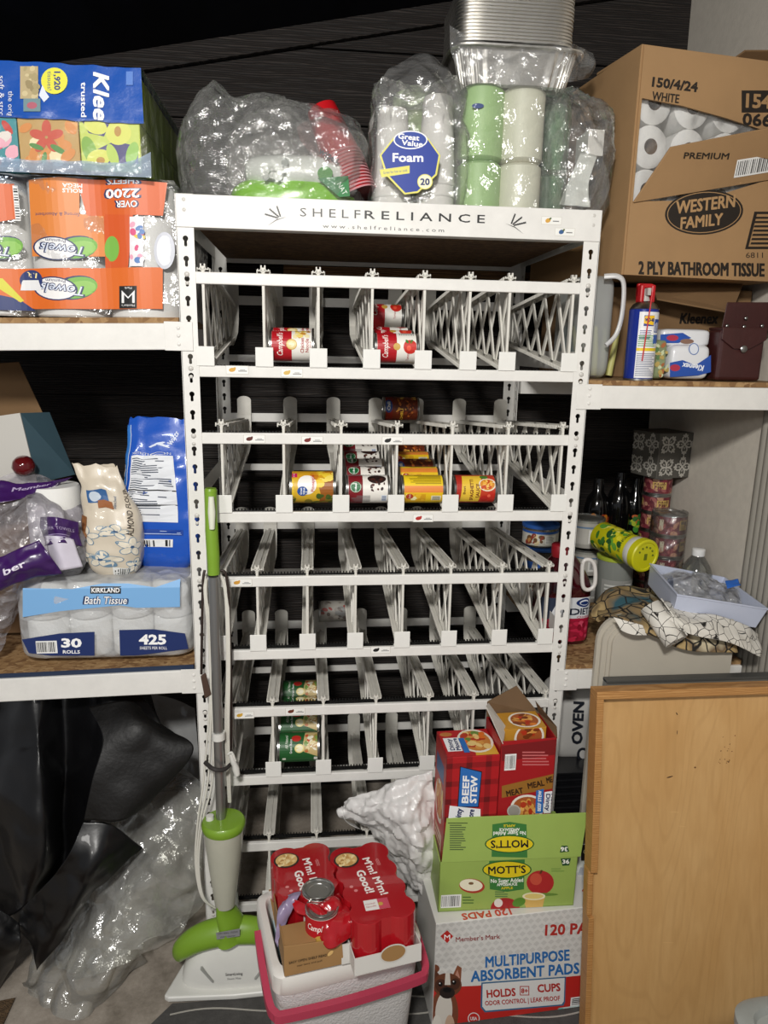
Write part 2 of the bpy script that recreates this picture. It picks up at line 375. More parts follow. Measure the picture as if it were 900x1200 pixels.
class PF:
    """a flat printable face: origin, unit right and unit up in world space; shapes may be given by the pixels they cover in the photograph"""
    def __init__(s, o, ux=(1, 0, 0), uz=(0, 0, 1)):
        s.o = V(o); s.u = V(ux).normalized(); s.v = V(uz); s.v = (s.v - s.u * s.v.dot(s.u)).normalized(); s.n = s.u.cross(s.v)
        s.fn = lambda u, v, h: s.o + s.u * u + s.v * v + s.n * h
    def p(s, px, py):
        r = _ray(px, py); t = (s.o - CAM).dot(s.n) / r.dot(s.n); q = CAM + r * t - s.o; return (q.dot(s.u), q.dot(s.v))
    def sc(s, px, py):
        a = V(s.p(px - .5, py)); b = V(s.p(px + .5, py)); c = V(s.p(px, py - .5)); d = V(s.p(px, py + .5)); return (b - a).length, (d - c).length
    def RC(s, x0, y0, x1, y1, c): return PG([s.p(x0, y0), s.p(x1, y0), s.p(x1, y1), s.p(x0, y1)], c)
    def PG(s, pts, c): return PG([s.p(*q) for q in pts], c)
    def EL(s, x, y, rx, ry, c, rot=0, n=24):
        pts = []
        for i in range(n):
            a = 2 * pi * i / n; A, B = rx * cos(a), ry * sin(a); cr, sr = cos(rad(rot)), sin(rad(rot)); pts.append(s.p(x + A * cr - B * sr, y - (A * sr + B * cr)))
        return PG(pts, c)
    def TX(s, t, x, y, h, c, w=None, bold=0., shear=0, rot=0):
        if _heavy(t, bold):
            q = h * bold * .75; hh = h * .7 / (.7 + bold); ww = None if w is None else w - 2 * q
            return [s.TX(t, x + dx * q, y + dy * q, hh, c, ww, 0, shear, rot) for dx, dy in ((-1, -1), (1, -1), (-1, 1), (1, 1))]
        vs, fs = _text(t, bold, shear)
        if not vs: return ([], [], None)
        x0 = min(q[0] for q in vs); x1 = max(q[0] for q in vs); k = h / (.70 + 2 * bold); kx = k if w is None else w / (x1 - x0); ox = (x0 + x1) / 2
        cr, sr = cos(rad(rot)), sin(rad(rot)); out = []
        for a, b in vs:
            a = (a - ox) * kx; b = (b - .35) * k; out.append(s.p(x + a * cr - b * sr, y - (a * sr + b * cr)))
        return (out, fs, _m(c))
    def BAR(s, x0, y0, x1, y1, seed=1, n=14, vert=True):
        out = []
        a = s.p(x0, y0); b = s.p(x1, y1); return BAR(min(a[0], b[0]), min(a[1], b[1]), max(a[0], b[0]), max(a[1], b[1]), n=n, seed=seed, vert=vert)
    def LN(s, x0, y0, x1, y1, n, c, seed=1):
        rr = random.Random(seed); out = []
        for i in range(n):
            a = y0 + (y1 - y0) * (i + .2) / n; b = y0 + (y1 - y0) * (i + .65) / n; out.append(s.RC(x0, a, x0 + (x1 - x0) * rr.uniform(.65, 1), b, c))
        return out
    def BL(s, x0, y0, x1, y1, n, cols, r, seed=1):
        rr = random.Random(seed); return [s.EL(rr.uniform(x0, x1), rr.uniform(y0, y1), r * rr.uniform(.6, 1.3), r * rr.uniform(.4, 1), rr.choice(cols), rr.uniform(0, 180), 9) for _ in range(n)]
    def put(s, name, parent, shapes, **k): return decal(name, parent, shapes, s.fn, local=False, **k)
def crom(p0, p1, p2, p3, t): return .5 * ((2 * p1) + (p2 - p0) * t + (2 * p0 - 5 * p1 + 4 * p2 - p3) * t * t + (3 * p1 - p0 - 3 * p2 + p3) * t ** 3)
def sheet(ctrl, nu, nv, amp=.0, fs=12, seed=0, ridge=0., mb=None, fs2=None, mi=0):
    """soft sheet through a coarse grid of world points, with folds"""
    rows = [[V(p) for p in r] for r in ctrl]; R_, K = len(rows), len(rows[0])
    def row(pts, t):
        t *= len(pts) - 1; i = min(int(t), len(pts) - 2); f = t - i
        g = lambda k: pts[k] if 0 <= k < len(pts) else (pts[0] * 2 - pts[1] if k < 0 else pts[-1] * 2 - pts[-2])
        return crom(g(i - 1), g(i), g(i + 1), g(i + 2), f)
    def fn(u, v): return row([row(r, u) for r in rows], v)
    def fn2(u, v):
        p = fn(u, v); e = .01; a = fn(min(1, u + e), v) - fn(max(0, u - e), v); b = fn(u, min(1, v + e)) - fn(u, max(0, v - e)); n = a.cross(b)
        n = n.normalized() if n.length > 1e-9 else V((0, -1, 0))
        d = amp * (nz(p, fs, seed) + .5 * nz(p, fs * 2.3, seed + 3))
        if ridge: d += ridge * (1 - abs(nz(p, fs2 or fs * .7, seed + 9)) * 3)
        return p + n * d
    mb = mb or MB(); return mb.grid(fn2, nu, nv, mi=mi), fn2
def film_obj(name, mb, mat, parent=None, smooth=50, **k): return obj(name, mb, mat, parent, smooth=smooth, **k)

ORD = ('first', 'second', 'third', 'fourth', 'fifth', 'sixth', 'seventh', 'eighth', 'ninth', 'tenth', 'eleventh', 'twelfth', 'thirteenth', 'fourteenth', 'fifteenth', 'sixteenth')
def smoothpts(pts, k=6, closed=False):
    pts = [V(p) for p in pts]; n = len(pts); out = []
    for i in range(n if closed else n - 1):
        g = (lambda j: pts[j % n]) if closed else (lambda j: pts[min(max(j, 0), n - 1)])
        for a in range(k): out.append(crom(g(i - 1), g(i), g(i + 1), g(i + 2), a / k))
    out.append(pts[0] if closed else pts[-1]); return out
# ================================================================ setting
wb = thing('wall_back', 'dark brown wood-grained horizontal siding boards behind the shelving', None, (0.2, .76, 0), kind='structure')
zz = 0.0; k = 0
while zz < 2.75:
    hh = .205
    M = MB(); x0, x1 = -1.6, 1.46; y = .752
    M.hexa([(x0, y - .003, zz), (x1, y - .003, zz), (x1, y + .03, zz), (x0, y + .03, zz), (x0, y + .004, zz + hh - .0025), (x1, y + .004, zz + hh - .0025), (x1, y + .03, zz + hh - .0025), (x0, y + .03, zz + hh - .0025)])
    obj('siding_board', M, SIDING, wb, bevel=.002)
    zz += hh
M = MB(); M.box((-1.6, .775, 0), (1.46, .80, 2.8)); obj('backing_sheet', M, BLACKP, wb)
M = MB(); M.box((-2.2, -3.2, -.03), (1.6, .8, 0))
m_floor, nt, b = nmat('worn_beige_floor'); v = _coord(nt); n = _noise(nt, v, 9, 8, .7); n2 = _noise(nt, v, 120, 3, .6)
c = _ramp(nt, n, [(.3, C('6f665a')), (.55, C('a0968a')), (.75, C('b9afa3'))]); nt.links.new(c, b.inputs['Base Color']); b.inputs['Roughness'].default_value = .85; _bump(nt, n2, .5, .002, b)
o = obj('floor', M, m_floor); _props(o, 'worn beige grey floor under the shelving', None, kind='structure')
M = MB(); ca = at(100, 72, .75); cb = at(500, 10, .75); sl = (cb.z - ca.z) / (cb.x - ca.x)
def cz(x): return ca.z + (x - ca.x) * sl
M.hexa([(-1.6, -3.2, cz(-1.6)), (1.5, -3.2, cz(1.5)), (1.5, .8, cz(1.5)), (-1.6, .8, cz(-1.6)), (-1.6, -3.2, cz(-1.6) + .05), (1.5, -3.2, cz(1.5) + .05), (1.5, .8, cz(1.5) + .05), (-1.6, .8, cz(-1.6) + .05)])
o = obj('ceiling', M, CEIL); _props(o, 'dark blue-black sloping ceiling', None, kind='structure')
M = MB(); d = .055
M.hexa([(-1.6, .725, cz(-1.6) - d), (1.45, .725, cz(1.45) - d), (1.45, .744, cz(1.45) - d), (-1.6, .744, cz(-1.6) - d), (-1.6, .725, cz(-1.6)), (1.45, .725, cz(1.45)), (1.45, .744, cz(1.45)), (-1.6, .744, cz(-1.6))])
o = obj('trim_1', M, SIDING, bevel=.002); _props(o, 'dark sloping trim board where the back wall meets the ceiling', None, kind='structure')
M = MB(); M.box((1.45, -.9, 0), (1.50, .8, 2.9))
o = obj('wall_right', M, WALLP); _props(o, 'beige painted wall at the right end of the shelves', None, kind='structure')
# fluted vertical casing on the right wall
M = MB(); prof = []
y0, y1 = -.25, .11
for i in range(121):
    t = i / 120; prof.append((-(.012 + .004 * abs(sin(t * pi * 15))), y0 + (y1 - y0) * t))
loop = [(0, y0)] + prof + [(0, y1)]
M.ext([loop], 2.3, Matrix.Translation((1.45, 0, 0)))
o = obj('trim_2', M, pl('fluted_casing', C('a29d93'), .5, var=.06), smooth=40); _props(o, 'fluted pale vertical casing on the right wall', None, kind='structure')

# ================================================================ can rack
RW = .92
ROWS = [(1.734, 1.538), (1.390, 1.207), (1.050, .864), (.711, .522), (.328, .145)]
UPX = [([237, 308, 373, 437, 499, 553, 600, 675], 320), ([259, 332, 400, 466, 531, 597, 661], 506), ([257, 301, 360, 417, 473, 529, 589, 644], 678),
       ([268, 319, 379, 441, 503, 556, 608, 645], 824), ([268, 315, 371, 430, 487, 540, 590], 984)]
rack = thing('can_rack', 'tall white steel can storage rack with sloping dividers and printed header', 'rack', (0, 0, 0))
def keyhole(cx, cy, r=.0058, s=.0032, dl=.014):
    pts = []
    for i in range(11):
        a = rad(-60 + 300 * i / 10); pts.append((cx + r * cos(a), cy + r * sin(a)))
    pts += [(cx - s, cy - dl), (cx - s * .5, cy - dl - .002), (cx + s * .5, cy - dl - .002), (cx + s, cy - dl)]
    return pts
BEAMZ = [z for r in ROWS for z in r]
def post(x0, y0, wx, wy, holes=True):
    """L-section upright: flange along x with keyholes, flange along y behind it"""
    zt = 1.9; M = MB(); xa, xb = sorted((x0, x0 + wx)); hc = (xa + xb) / 2
    hs = []; z = .03; i = 0
    while z < zt - .07:
        hs.append(keyhole(hc, z)); z += .0405
    T = Matrix(((1, 0, 0, 0), (0, 0, -1, y0 + .002), (0, 1, 0, 0), (0, 0, 0, 1)))
    M.ext([[(xa, 0), (xb, 0), (xb, zt), (xa, zt)]] + hs, .002, T)
    T = Matrix(((0, 0, 1, x0 - (.001 if wx > 0 else .001)), (1, 0, 0, 0), (0, 1, 0, 0), (0, 0, 0, 1)))
    ya, yb = sorted((y0, y0 + wy)); hs = [keyhole((ya + yb) / 2, .03 + .0405 * j) for j in range(45)]
    M.ext([[(ya, 0), (yb, 0), (yb, zt), (ya, zt)]] + hs, .002, T)
    o = obj('post', M, STEEL, rack); return hc
PWX = .036
hcl = post(0, 0, PWX, PWX); hcr = post(RW, 0, -PWX, PWX)
post(0, .6, PWX, -PWX); post(RW, .6, -PWX, -PWX)
def rivet(M, x, z, y=-.0005, r=.0055):
    M.lathe([(r, 0), (r, .001), (r * .7, .0025), (0, .003)], 12, 0, Matrix.Translation((x, y, z)) @ Matrix.Rotation(pi / 2, 4, 'X'))
M = MB(); xi = PWX - .004
for hc in (hcl, hcr):
    for z in BEAMZ: rivet(M, hc, z + .006); rivet(M, hc, z - .012, r=.004)
    rivet(M, hc, 1.888); rivet(M, hc, 1.868)
    for z in (1.632, 1.605, 1.59, .82, .795, .775) if hc < .5 else (1.508, 1.49, 1.475, .792, .775, .758): rivet(M, hc, z, r=.0045)
obj('rivets', M, RIVET, rack, smooth=50)['kind'] = 'stuff'
M = MB(); M.box((.0005, -.003, 1.834), (RW - .0005, .0015, 1.899)); M.box((.0005, .0015, 1.834), (RW - .0005, .03, 1.837)); M.box((.0005, .0015, 1.896), (RW - .0005, .012, 1.899))
hd = obj('header_panel', M, STEEL, rack, bevel=.0012)
def wheat(x, y, s, fl=1):
    out = []
    for k in range(3):
        a = 20 + 28 * k
        for j in range(6):
            t = .3 + j * .14; bx = x + fl * cos(rad(a)) * s * t - fl * s * .4; by = y + sin(rad(a)) * s * t * .7 - s * .25
            for sd in (-1, 1): out.append(EL(bx, by, s * .09, s * .035, '2a2a2a', (a if fl > 0 else 180 - a) + sd * 28, 8))
    out.append(PG([(x - fl * s * .75, y - s * .1), (x - fl * s * .1, y - s * .33), (x + fl * s * .5, y - s * .7), (x - fl * s * .1, y - s * .28)], '2a2a2a')); return out
hf = lambda u, v, h: V((u, -.003 - h, v))
zc = 1.872
decal('wheat_mark', rack, wheat(.205, 1.865, .034, -1), hf); decal('wheat_mark', rack, wheat(.728, 1.868, .034), hf)
decal('lettering', rack, [TX('S H E L F', .322, zc, .017, '3a3a3a', .128), TX('R E L I A N C E', .526, zc, .017, '1c1c1c', .262, bold=.02), TX('w w w . s h e l f r e l i a n c e . c o m', .437, 1.846, .0075, '333333', .262)], hf)
for (sx, sz, pc) in ((.806, 1.874, 'd8a548'), (.838, 1.8515, '3a5f90')):
    decal('sticker', rack, [RC(sx - .023, sz - .0085, sx + .023, sz + .0085, 'd7d3ca'), RC(sx - .022, sz - .0075, sx + .022, sz + .0075, 'f2f1ec'), EL(sx - .008, sz, .006, .0045, pc, 20), EL(sx - .003, sz + .004, .003, .002, '5a6b3a', 40), RC(sx + .003, sz - .002, sx + .017, sz, '777777')], hf)
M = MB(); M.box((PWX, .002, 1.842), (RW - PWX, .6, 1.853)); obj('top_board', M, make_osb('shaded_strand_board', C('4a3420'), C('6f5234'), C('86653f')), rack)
M = MB(); M.box((PWX, .598, 1.83), (RW - PWX, .603, 1.898)); obj('rear_header', M, STEEL, rack)
M = MB(); M.box((.2, .62, 1.785), (1.0, .64, 1.83)); obj('ledger_strip', M, make_grain('ledger_wood', C('5a4028'), C('8a6642'), C('a07a50'), (1, 8, 12), 5), rack)
for x in (.003, RW - .0045):
    for z0 in (1.84, 1.55, 1.21, .87, .53, .15):
        M = MB(); M.box((x, .002, z0), (x + .0015, .598, z0 + .045)); obj('side_rail', M, STEEL, rack)
for (zu, zl) in ROWS:
    for z, nm in ((zu, 'guide_rail'), (zl, 'stop_rail')):
        M = MB(); M.box((PWX * .9, .0022, z - .0125), (RW - PWX * .9, .0135, z + .0125)); obj(nm, M, STEEL, rack, bevel=.002)
        M = MB(); M.box((PWX, .03, z + .003), (RW - PWX, .038, z + .009))
        x = PWX + .004
        while x < RW - PWX: M.box((x, .031, z + .009), (x + .003, .037, z + .014)); x += .0075
        obj('toothed_bar', M, BLACKP, rack)
    for z in (zu - .022, zl - .15 + .005): pass
    M = MB(); M.box((PWX, .597, zu - .022), (RW - PWX, .602, zu + .004)); obj('rear_rail', M, STEEL, rack)
    M = MB(); M.box((PWX, .597, zl + .01), (RW - PWX, .602, zl + .03)); obj('rear_rail', M, STEEL, rack)
# one divider, then copies
HD = .188
def lz(y): return .004 + .062 * (y / .5)
def uz(y): return HD + .014 - .045 * (y / .56)
dv0 = bpy.data.objects.new('divider', None); COL.objects.link(dv0); dv0.parent = rack; WM[dv0.name] = Matrix.Identity(4)
M = MB(); bw = .0042; bay = .096; y = .012
def strut(M, y0, z0, y1, z1, x=.0, w=.0062, t=.002):
    d = V((0, y1 - y0, z1 - z0)); n = V((0, -d.z, d.y)).normalized() * w; a = V((x, y0, z0)); b = V((x, y1, z1)); X = V((t, 0, 0))
    M.hexa([a - n - X, a + n - X, a + n + X, a - n + X, b - n - X, b + n - X, b + n + X, b - n + X])
while y < .5:
    y2 = y + bay; strut(M, y, lz(y), y2, uz(y2), -.0015); strut(M, y, uz(y), y2, lz(y2), .0015); y = y2 - .0
strut(M, .006, .012, .006, HD + .01, w=.006, t=.0028); strut(M, .49, lz(.49), .49, uz(.49), w=.005)
for ym in [.012 + bay * j for j in range(6)]:
    for s in (lz(ym), uz(ym)): M.box((-.0035, ym - .009, s - .007), (.0035, ym + .009, s + .007))
obj('lattice', M, TRACK, dv0, local=True)
def track(zf, yend, wd, ridge):
    M = MB(); a, b = .002, yend
    for (x0, x1, dz0, dz1) in ((-wd, wd, 0, .002), (-.0035, .0035, .002, .0075), (-wd, -wd + .0022, .002, .0045), (wd - .0022, wd, .002, .0045)):
        M.hexa([(x0, a, zf(a) + dz0), (x1, a, zf(a) + dz0), (x1, b, zf(b) + dz0), (x0, b, zf(b) + dz0), (x0, a, zf(a) + dz1), (x1, a, zf(a) + dz1), (x1, b, zf(b) + dz1), (x0, b, zf(b) + dz1)])
    y = a + .01
    while ridge and y < b:
        for sx in (-1, 1): M.box((sx * (wd + .001) - .0012, y, zf(y) - .004), (sx * (wd + .001) + .0012, y + .004, zf(y) + .0045))
        y += .009
    return M
M = track(uz, .545, .0125, True)
for sx in (-1, 1): M.box((sx * .004 - .0015, .001, HD + .012), (sx * .004 + .0015, .012, HD + .026))
M.box((-.007, .001, HD + .014), (.007, .01, HD + .018)); obj('upper_track', M, TRACK, dv0, local=True)
obj('lower_track', track(lz, .50, .0125, True), TRACK, dv0, local=True)
M = MB(); pts = [(.47, .045), (.50, .062), (.53, .082), (.553, .108), (.567, .14), (.573, .17), (.573, HD + .028)]
wj = .0205
for i in range(len(pts) - 1):
    (ya, za), (yb, zb) = pts[i], pts[i + 1]; t = .0015
    wa = wj * (.6 + .4 * min(1, i / 2)); wb_ = wj * (.6 + .4 * min(1, (i + 1) / 2))
    M.hexa([(-wa, ya - t, za), (wa, ya - t, za), (wa, ya + t, za), (-wa, ya + t, za), (-wb_, yb - t, zb), (wb_, yb - t, zb), (wb_, yb + t, zb), (-wb_, yb + t, zb)])
M.ext([[(wj * cos(rad(a)), wj * .6 * sin(rad(a))) for a in range(0, 181, 15)]], .003, Matrix(((1, 0, 0, 0), (0, 0, -1, .5745), (0, 1, 0, HD + .028), (0, 0, 0, 1))))
M.box((-.002, .49, lz(.49)), (.002, .571, uz(.545)))
obj('rear_guard', M, TRACK, dv0, local=True)
M = MB(); M.box((-.0195, -.0075, .0), (.0195, -.005, .042)); M.box((-.0195, -.005, .0), (.0195, .012, .003)); M.box((-.003, -.005, 0), (.003, .012, .04))
obj('front_guard', M, GUARD, dv0, local=True, bevel=.001)
DX = []; first = True
for (zu, zl), (xs, py) in zip(ROWS, UPX):
    row = []
    for px in xs:
        x = min(max(at(px, py, 0).x, .042), RW - .042); row.append(x)
        d = dv0 if first else copy_tree(dv0, rack)
        d.location = (x, .006, zl + .0125 - .001); first = False
    DX.append(row)
# rail stickers
for px, py, kind in ((278, 433.5, 'd9a441'), (342, 437, 'd9b45a'), (298, 514.5, '5a2018'), (366, 516, '7a1f1c'), (460, 516.5, '222222'), (496, 607.5, 'b52a25'), (283, 683, 'd39a3a'), (446, 762, '1c1c1c'),
                     (286, 838.5, 'd9a93e'), (346, 834, '6a3020')):
    p = at(px, py, 0); x, z = p.x, p.z
    decal('sticker', rack, [RC(x - .0245, z - .0092, x + .0245, z + .0092, 'cfcac0'), RC(x - .0235, z - .0084, x + .0235, z + .0084, 'f4f3ee'), EL(x - .011, z, .0075, .0045, kind, 10, 12), EL(x - .006, z + .003, .0035, .0025, kind, 40, 8), RC(x + .002, z - .0035, x + .021, z - .0015, '8a8a8a'), RC(x + .006, z - .0005, x + .017, z + .001, '9a9a9a')], lambda u, v, h: V((u, .0018 - h, v)))

# ================================================================ side shelving
def shelf_unit(name, label, xs, shelves, tilt):
    t = thing(name, label, 'shelving', ((xs[0] + xs[1]) / 2, .3, 0))
    for (zb, zt) in shelves:
        sg = -1 if xs[0] < 0 else 1
        xa, xb = xs; dz = tilt * (1 if sg < 0 else 0)
        M = MB()
        zl0, zl1 = (zb - dz, zt - dz) if sg < 0 else (zb, zt)
        M.hexa([(xa, -.002, zl0), (xb, -.002, zb), (xb, .02, zb), (xa, .02, zl0), (xa, -.002, zl1), (xb, -.002, zt), (xb, .02, zt), (xa, .02, zl1)])
        obj('front_beam', M, STEEL, t, bevel=.002)
        M = MB(); M.hexa([(xa, .55, zl0), (xb, .55, zb), (xb, .58, zb), (xa, .58, zl0), (xa, .55, zl1), (xb, .55, zt), (xb, .58, zt), (xa, .58, zl1)]); obj('rear_beam', M, STEEL, t)
        M = MB(); M.hexa([(xa, .006, zl1 + .0005), (xb, .006, zt + .0005), (xb, .6, zt + .0005), (xa, .6, zl1 + .0005), (xa, .006, zl1 + .012), (xb, .006, zt + .012), (xb, .6, zt + .012), (xa, .6, zl1 + .012)]); obj('deck_board', M, OSB, t)
        if sg > 0: xs = (xs[0], 1.40)
        xe = xb if sg < 0 else xa
        M = MB(); M.box((xe - .03, -.0035, zb - .002), (xe + .03, -.0022, zt + .003))
        for dzv in (.012, .03, .046):
            rivet(M, xe + (.0 if sg < 0 else 0) , zb + dzv, -.0035, .004)
        obj('connector_plate', M, STEEL, t, bevel=.0008)
    return t
lshelf = shelf_unit('side_shelving', 'white beam shelving with strand board decks left of the can rack', (-.95, -.0045), [(1.583, 1.639), (.773, .831)], .022)
M = MB(); M.hexa([(-.95, .0035, .831 - .0215), (-.0045, .0035, .8315), (-.0045, .0058, .8315), (-.95, .0058, .831 - .0215), (-.95, .0035, .842 - .0225), (-.0045, .0035, .8425), (-.0045, .0058, .8425), (-.95, .0058, .842 - .0225)]); obj('navy_edge_strip', M, pl('navy_painted_edge', C('1f2f4a'), .6), lshelf)
rshelf = shelf_unit('side_shelving', 'white beam shelving with strand board decks right of the can rack', (RW + .0045, 1.44), [(1.466, 1.519), (.750, .802)], 0)
# ================================================================ cans in the rack
def mk_can(name, label, r, L, base, shapes, group=None, ribs=False, tin=None, cat='can', seam=True):
    """standing can, front towards local -Y, base at local origin"""
    t = thing(name, label, cat, group=group)
    M = MB(); n = 32
    M.lathe([(0, .004), (r - .006, .004), (r - .004, .001), (r - .001, 0), (r + .0008, .0008), (r + .0008, .003), (r - .0006, .0045), (r - .0006, L - .0045), (r + .0008, L - .003), (r + .0008, L - .0008), (r - .001, L), (r - .003, L - .001), (r - .004, L - .004), (r * .8, L - .0045), (r * .78, L - .0035), (r * .6, L - .0035), (r * .58, L - .0045), (0, L - .0045)], n)
    obj('body', M, tin or METAL, t, local=True, smooth=35)
    M = MB(); M.lathe([(r, .006), (r, L - .006), (r - .0004, L - .006), (r - .0004, .006)], n); M.f = [f for f in M.f if len(f) == 4]; M.m = [0] * len(M.f)
    lb = obj('paper_label', M, _m(base), t, local=True, smooth=35)
    if shapes: decal('print', lb, shapes, cylmap(r), cut=(r * .2, None), clip=(-pi * r, .0062, pi * r, L - .0062), step=.00003, h0=.0003)
    return t
LIE = (0, -pi / 2, 0)
def lay(t, spin):     # lie on its side along X, turned about its own axis
    from mathutils import Euler
    m = Matrix.Rotation(-pi / 2, 3, 'Y') @ Matrix.Rotation(spin, 3, 'Z'); t.rotation_euler = m.to_euler(); return t
def putcan(t, xc, L, y, z, spin=0):
    t.location = (xc + L / 2, y, z); return lay(t, spin)
def slot(row, k): return (DX[row][k] + DX[row][k + 1]) / 2
def trackz(row, y, r): return ROWS[row][1] + .0115 + lz(y) + .003 + r
R1, L1 = .033, .101
red, wht = 'b3121f', 'efece4'
S = [RC(-.11, L1 * .5, .11, L1, red), EL(0, L1 * .5, .012, .012, 'caa24a'), EL(0, L1 * .5, .0105, .0105, 'e6cf8c'), EL(0, L1 * .5, .0065, .0065, 'f2e6bb'),
     TX('Campbell\'s', .002, L1 * .76, .013, 'fbf6ee', .056, shear=.3, bold=.01), TX('Chicken', -.002, L1 * .27, .008, 'a81822', .034, bold=.02), TX('Noodle', -.002, L1 * .165, .008, 'a81822', .03, bold=.02),
     BLOBS(.018, .012, .05, L1 * .46, 26, ['e2b93b', 'f1d778', 'c98a2c', 'efe2b0'], .007, 3), TX('SOUP', .0, L1 * .09, .004, 'a81822', .014), LINES(.04, L1 * .55, .08, L1 * .93, 7, 'f3d9c9', 4)]
c = mk_can('soup_can', 'red and white chicken noodle soup can at the front of the top row', R1, L1, wht, S)
x = slot(0, 1); putcan(c, x, L1, .048, trackz(0, .048, R1), .12)
cc = copy_tree(c, label='chicken noodle soup can lying right behind the front one in the top row'); putcan(cc, x, L1, .117, trackz(0, .117, R1), 1.0)
S = [RC(-.11, L1 * .5, .11, L1, red), TX('Campbell\'s', .002, L1 * .76, .013, 'fbf6ee', .056, shear=.3, bold=.01), EL(0, L1 * .2, .016, .0155, 'c8281c'), EL(-.003, L1 * .23, .006, .005, 'e8563c'), EL(.012, L1 * .27, .005, .003, '3d7a2c', 30), EL(.012, L1 * .17, .005, .003, '3d7a2c', -30),
     TX('Tomato', -.024, L1 * .25, .006, 'a81822', .022), LINES(.03, .01, .075, L1 * .45, 9, '7a7a78', 4), EL(0, L1 * .5, .008, .008, 'caa24a')]
c = mk_can('soup_can', 'tomato soup can with a red tomato picture at the front of the top row', R1, L1, wht, S)
x = slot(0, 3); putcan(c, x, L1, .048, trackz(0, .048, R1), .1)
for k, lb in ((1, 'tomato soup can directly behind the front tomato soup can'), (2, 'third tomato soup can back in its slot of the top row')):
    cc = copy_tree(c, label=lb); y = .048 + .07 * k; putcan(cc, x, L1, y, trackz(0, y, R1), .7 + .5 * k)
# the one on the upper track of that slot
cc = copy_tree(c, label='soup can near the back of the top row, above the tomato cans'); putcan(cc, x, L1, .33, trackz(0, .33, R1) + .045, .9)
# pineapple
r, L = .0375, .108
S = [PG([(-.12, .0), (.12, 0), (.12, .03), (.02, .045), (-.02, .035), (-.12, .05)], '9a5a1a'), RC(.02, 0, .12, L, 'd9a21e'), BLOBS(.0, .004, .06, .05, 22, ['f2cf3a', 'f6df6a', 'e0a51c', 'c77f18'], .011, 5), BLOBS(-.05, .004, -.02, L, 16, ['5a6b22', '3f5a1d', '8a7a22'], .01, 7),
     EL(.004, L * .62, .024, .022, 'f4f1ea'), TX('Pineapple', .008, L * .50, .008, 'b8201f', .042, bold=.02), EL(-.012, L * .72, .0115, .012, '1f4f9a'), TX('Great', -.012, L * .75, .0045, 'ffffff', .016, bold=.02), TX('Value', -.012, L * .69, .0045, 'ffffff', .016, bold=.02), RC(.022, L * .83, .036, L * .97, 'c2185b'), TX('IN 100%', .029, L * .9, .003, 'ffffff', .011), RC(-.06, L * .9, .015, L * .97, 'e7c22a')]
c = mk_can('fruit_can', 'yellow pineapple can in the second row, alone in its slot', r, L, 'd9b02a', S); putcan(c, slot(1, 1), L, .05, trackz(1, .05, r), .25)
# black beans x5
r, L = .0335, .105; g = 'black bean cans in the second row'
S = [RC(-.11, L * .62, .11, L, '7c1620'), EL(.008, L * .78, .0135, .0135, '1d6b3c'), EL(.008, L * .78, .0125, .0125, 'e7efe4'), EL(.008, L * .78, .0115, .0115, '1d6b3c'), TX('Best', .011, L * .78, .0045, 'ffffff', .014, bold=.02), TX('Choice', .005, L * .78, .0042, 'ffffff', .016, bold=.02),
     EL(.03, L * .3, .014, .022, '2a1512'), BLOBS(.0, L * .08, .02, L * .5, 12, ['3a1a14', '2a120e', '5a2a1c'], .0035, 5), BLOBS(.024, L * .18, .036, L * .44, 14, ['120a08', '4a2218'], .004, 6), LINES(-.034, L * .45, -.012, L * .95, 7, '6d6d6d', 3, True), BAR(-.03, L * .08, -.012, L * .2, '2b4a80', 9, 'dfe6ee'), RC(.045, 0, .05, L, '9a9a98'), LINES(.05, .01, .095, L * .9, 12, '55555a', 8)]
c0 = mk_can('bean_can', None, r, L, 'ece8e0', S, g)
names = ['foremost of five black bean cans, white and maroon with a green round badge', 'second black bean can, just behind the foremost', 'third of the five black bean cans', 'fourth of the five black bean cans', 'rearmost of the five black bean cans']
for k in range(5):
    cc = c0 if k == 0 else copy_tree(c0); cc['label'] = names[k]; y = .048 + .0715 * k; putcan(cc, slot(1, 2), L, y, trackz(1, y, r), (.1, .75, 1.0, .55, 1.2)[k])
# corn, chili
S = [RC(-.03, L * .0, -.004, L, 'eac21c'), RC(-.004, 0, .012, L, 'e88a3a'), RC(-.034, L * .45, -.008, L * .97, 'd8a018'), BLOBS(-.03, L * .5, -.01, L * .9, 16, ['f4e27a', 'f7efb0', 'e9b92a'], .006, 2), EL(-.014, L * .82, .007, .009, 'b03a1c'), TX('Corn', -.014, L * .82, .004, 'ffffff', .011), BAR(-.026, L * .1, -.012, L * .32, '3a3a30', 10, 'e9e4c8'), LINES(.016, .01, .05, L * .95, 9, '8c7412', 3, True), LINES(.055, .01, .09, L * .95, 9, '8c7412', 5, True)]
cn = mk_can('corn_can', 'bright yellow and orange corn can at the front of its slot', r, L, 'f0cf22', S, 'yellow and brown cans in the second row')
S = [RC(-.11, L * .75, .11, L, '7c1f14'), EL(0, L * .4, .028, .03, '5c2410'), BLOBS(-.026, L * .15, .026, L * .62, 30, ['8a3c18', 'c06a2a', '4a1a0c', 'd8943c'], .005, 2), EL(.006, L * .86, .02, .011, '274a8a'), TX('Chili', .006, L * .86, .009, 'f6f0e0', .026, bold=.02), TX('CHILI', -.022, L * .5, .008, 'f0c040', .04, bold=.03), BLOBS(.03, .01, .09, L * .7, 26, ['c06a2a', '8a3c18', 'e0b050'], .007, 9)]
ch = mk_can('chili_can', 'dark brown chili can lying third in line behind the yellow cans', r, L, '6b2a14', S, 'yellow and brown cans in the second row')
x = slot(1, 3) + .003
def yk(k): return .048 + .071 * k
putcan(cn, x, L, yk(0), trackz(1, yk(0), r), .05)
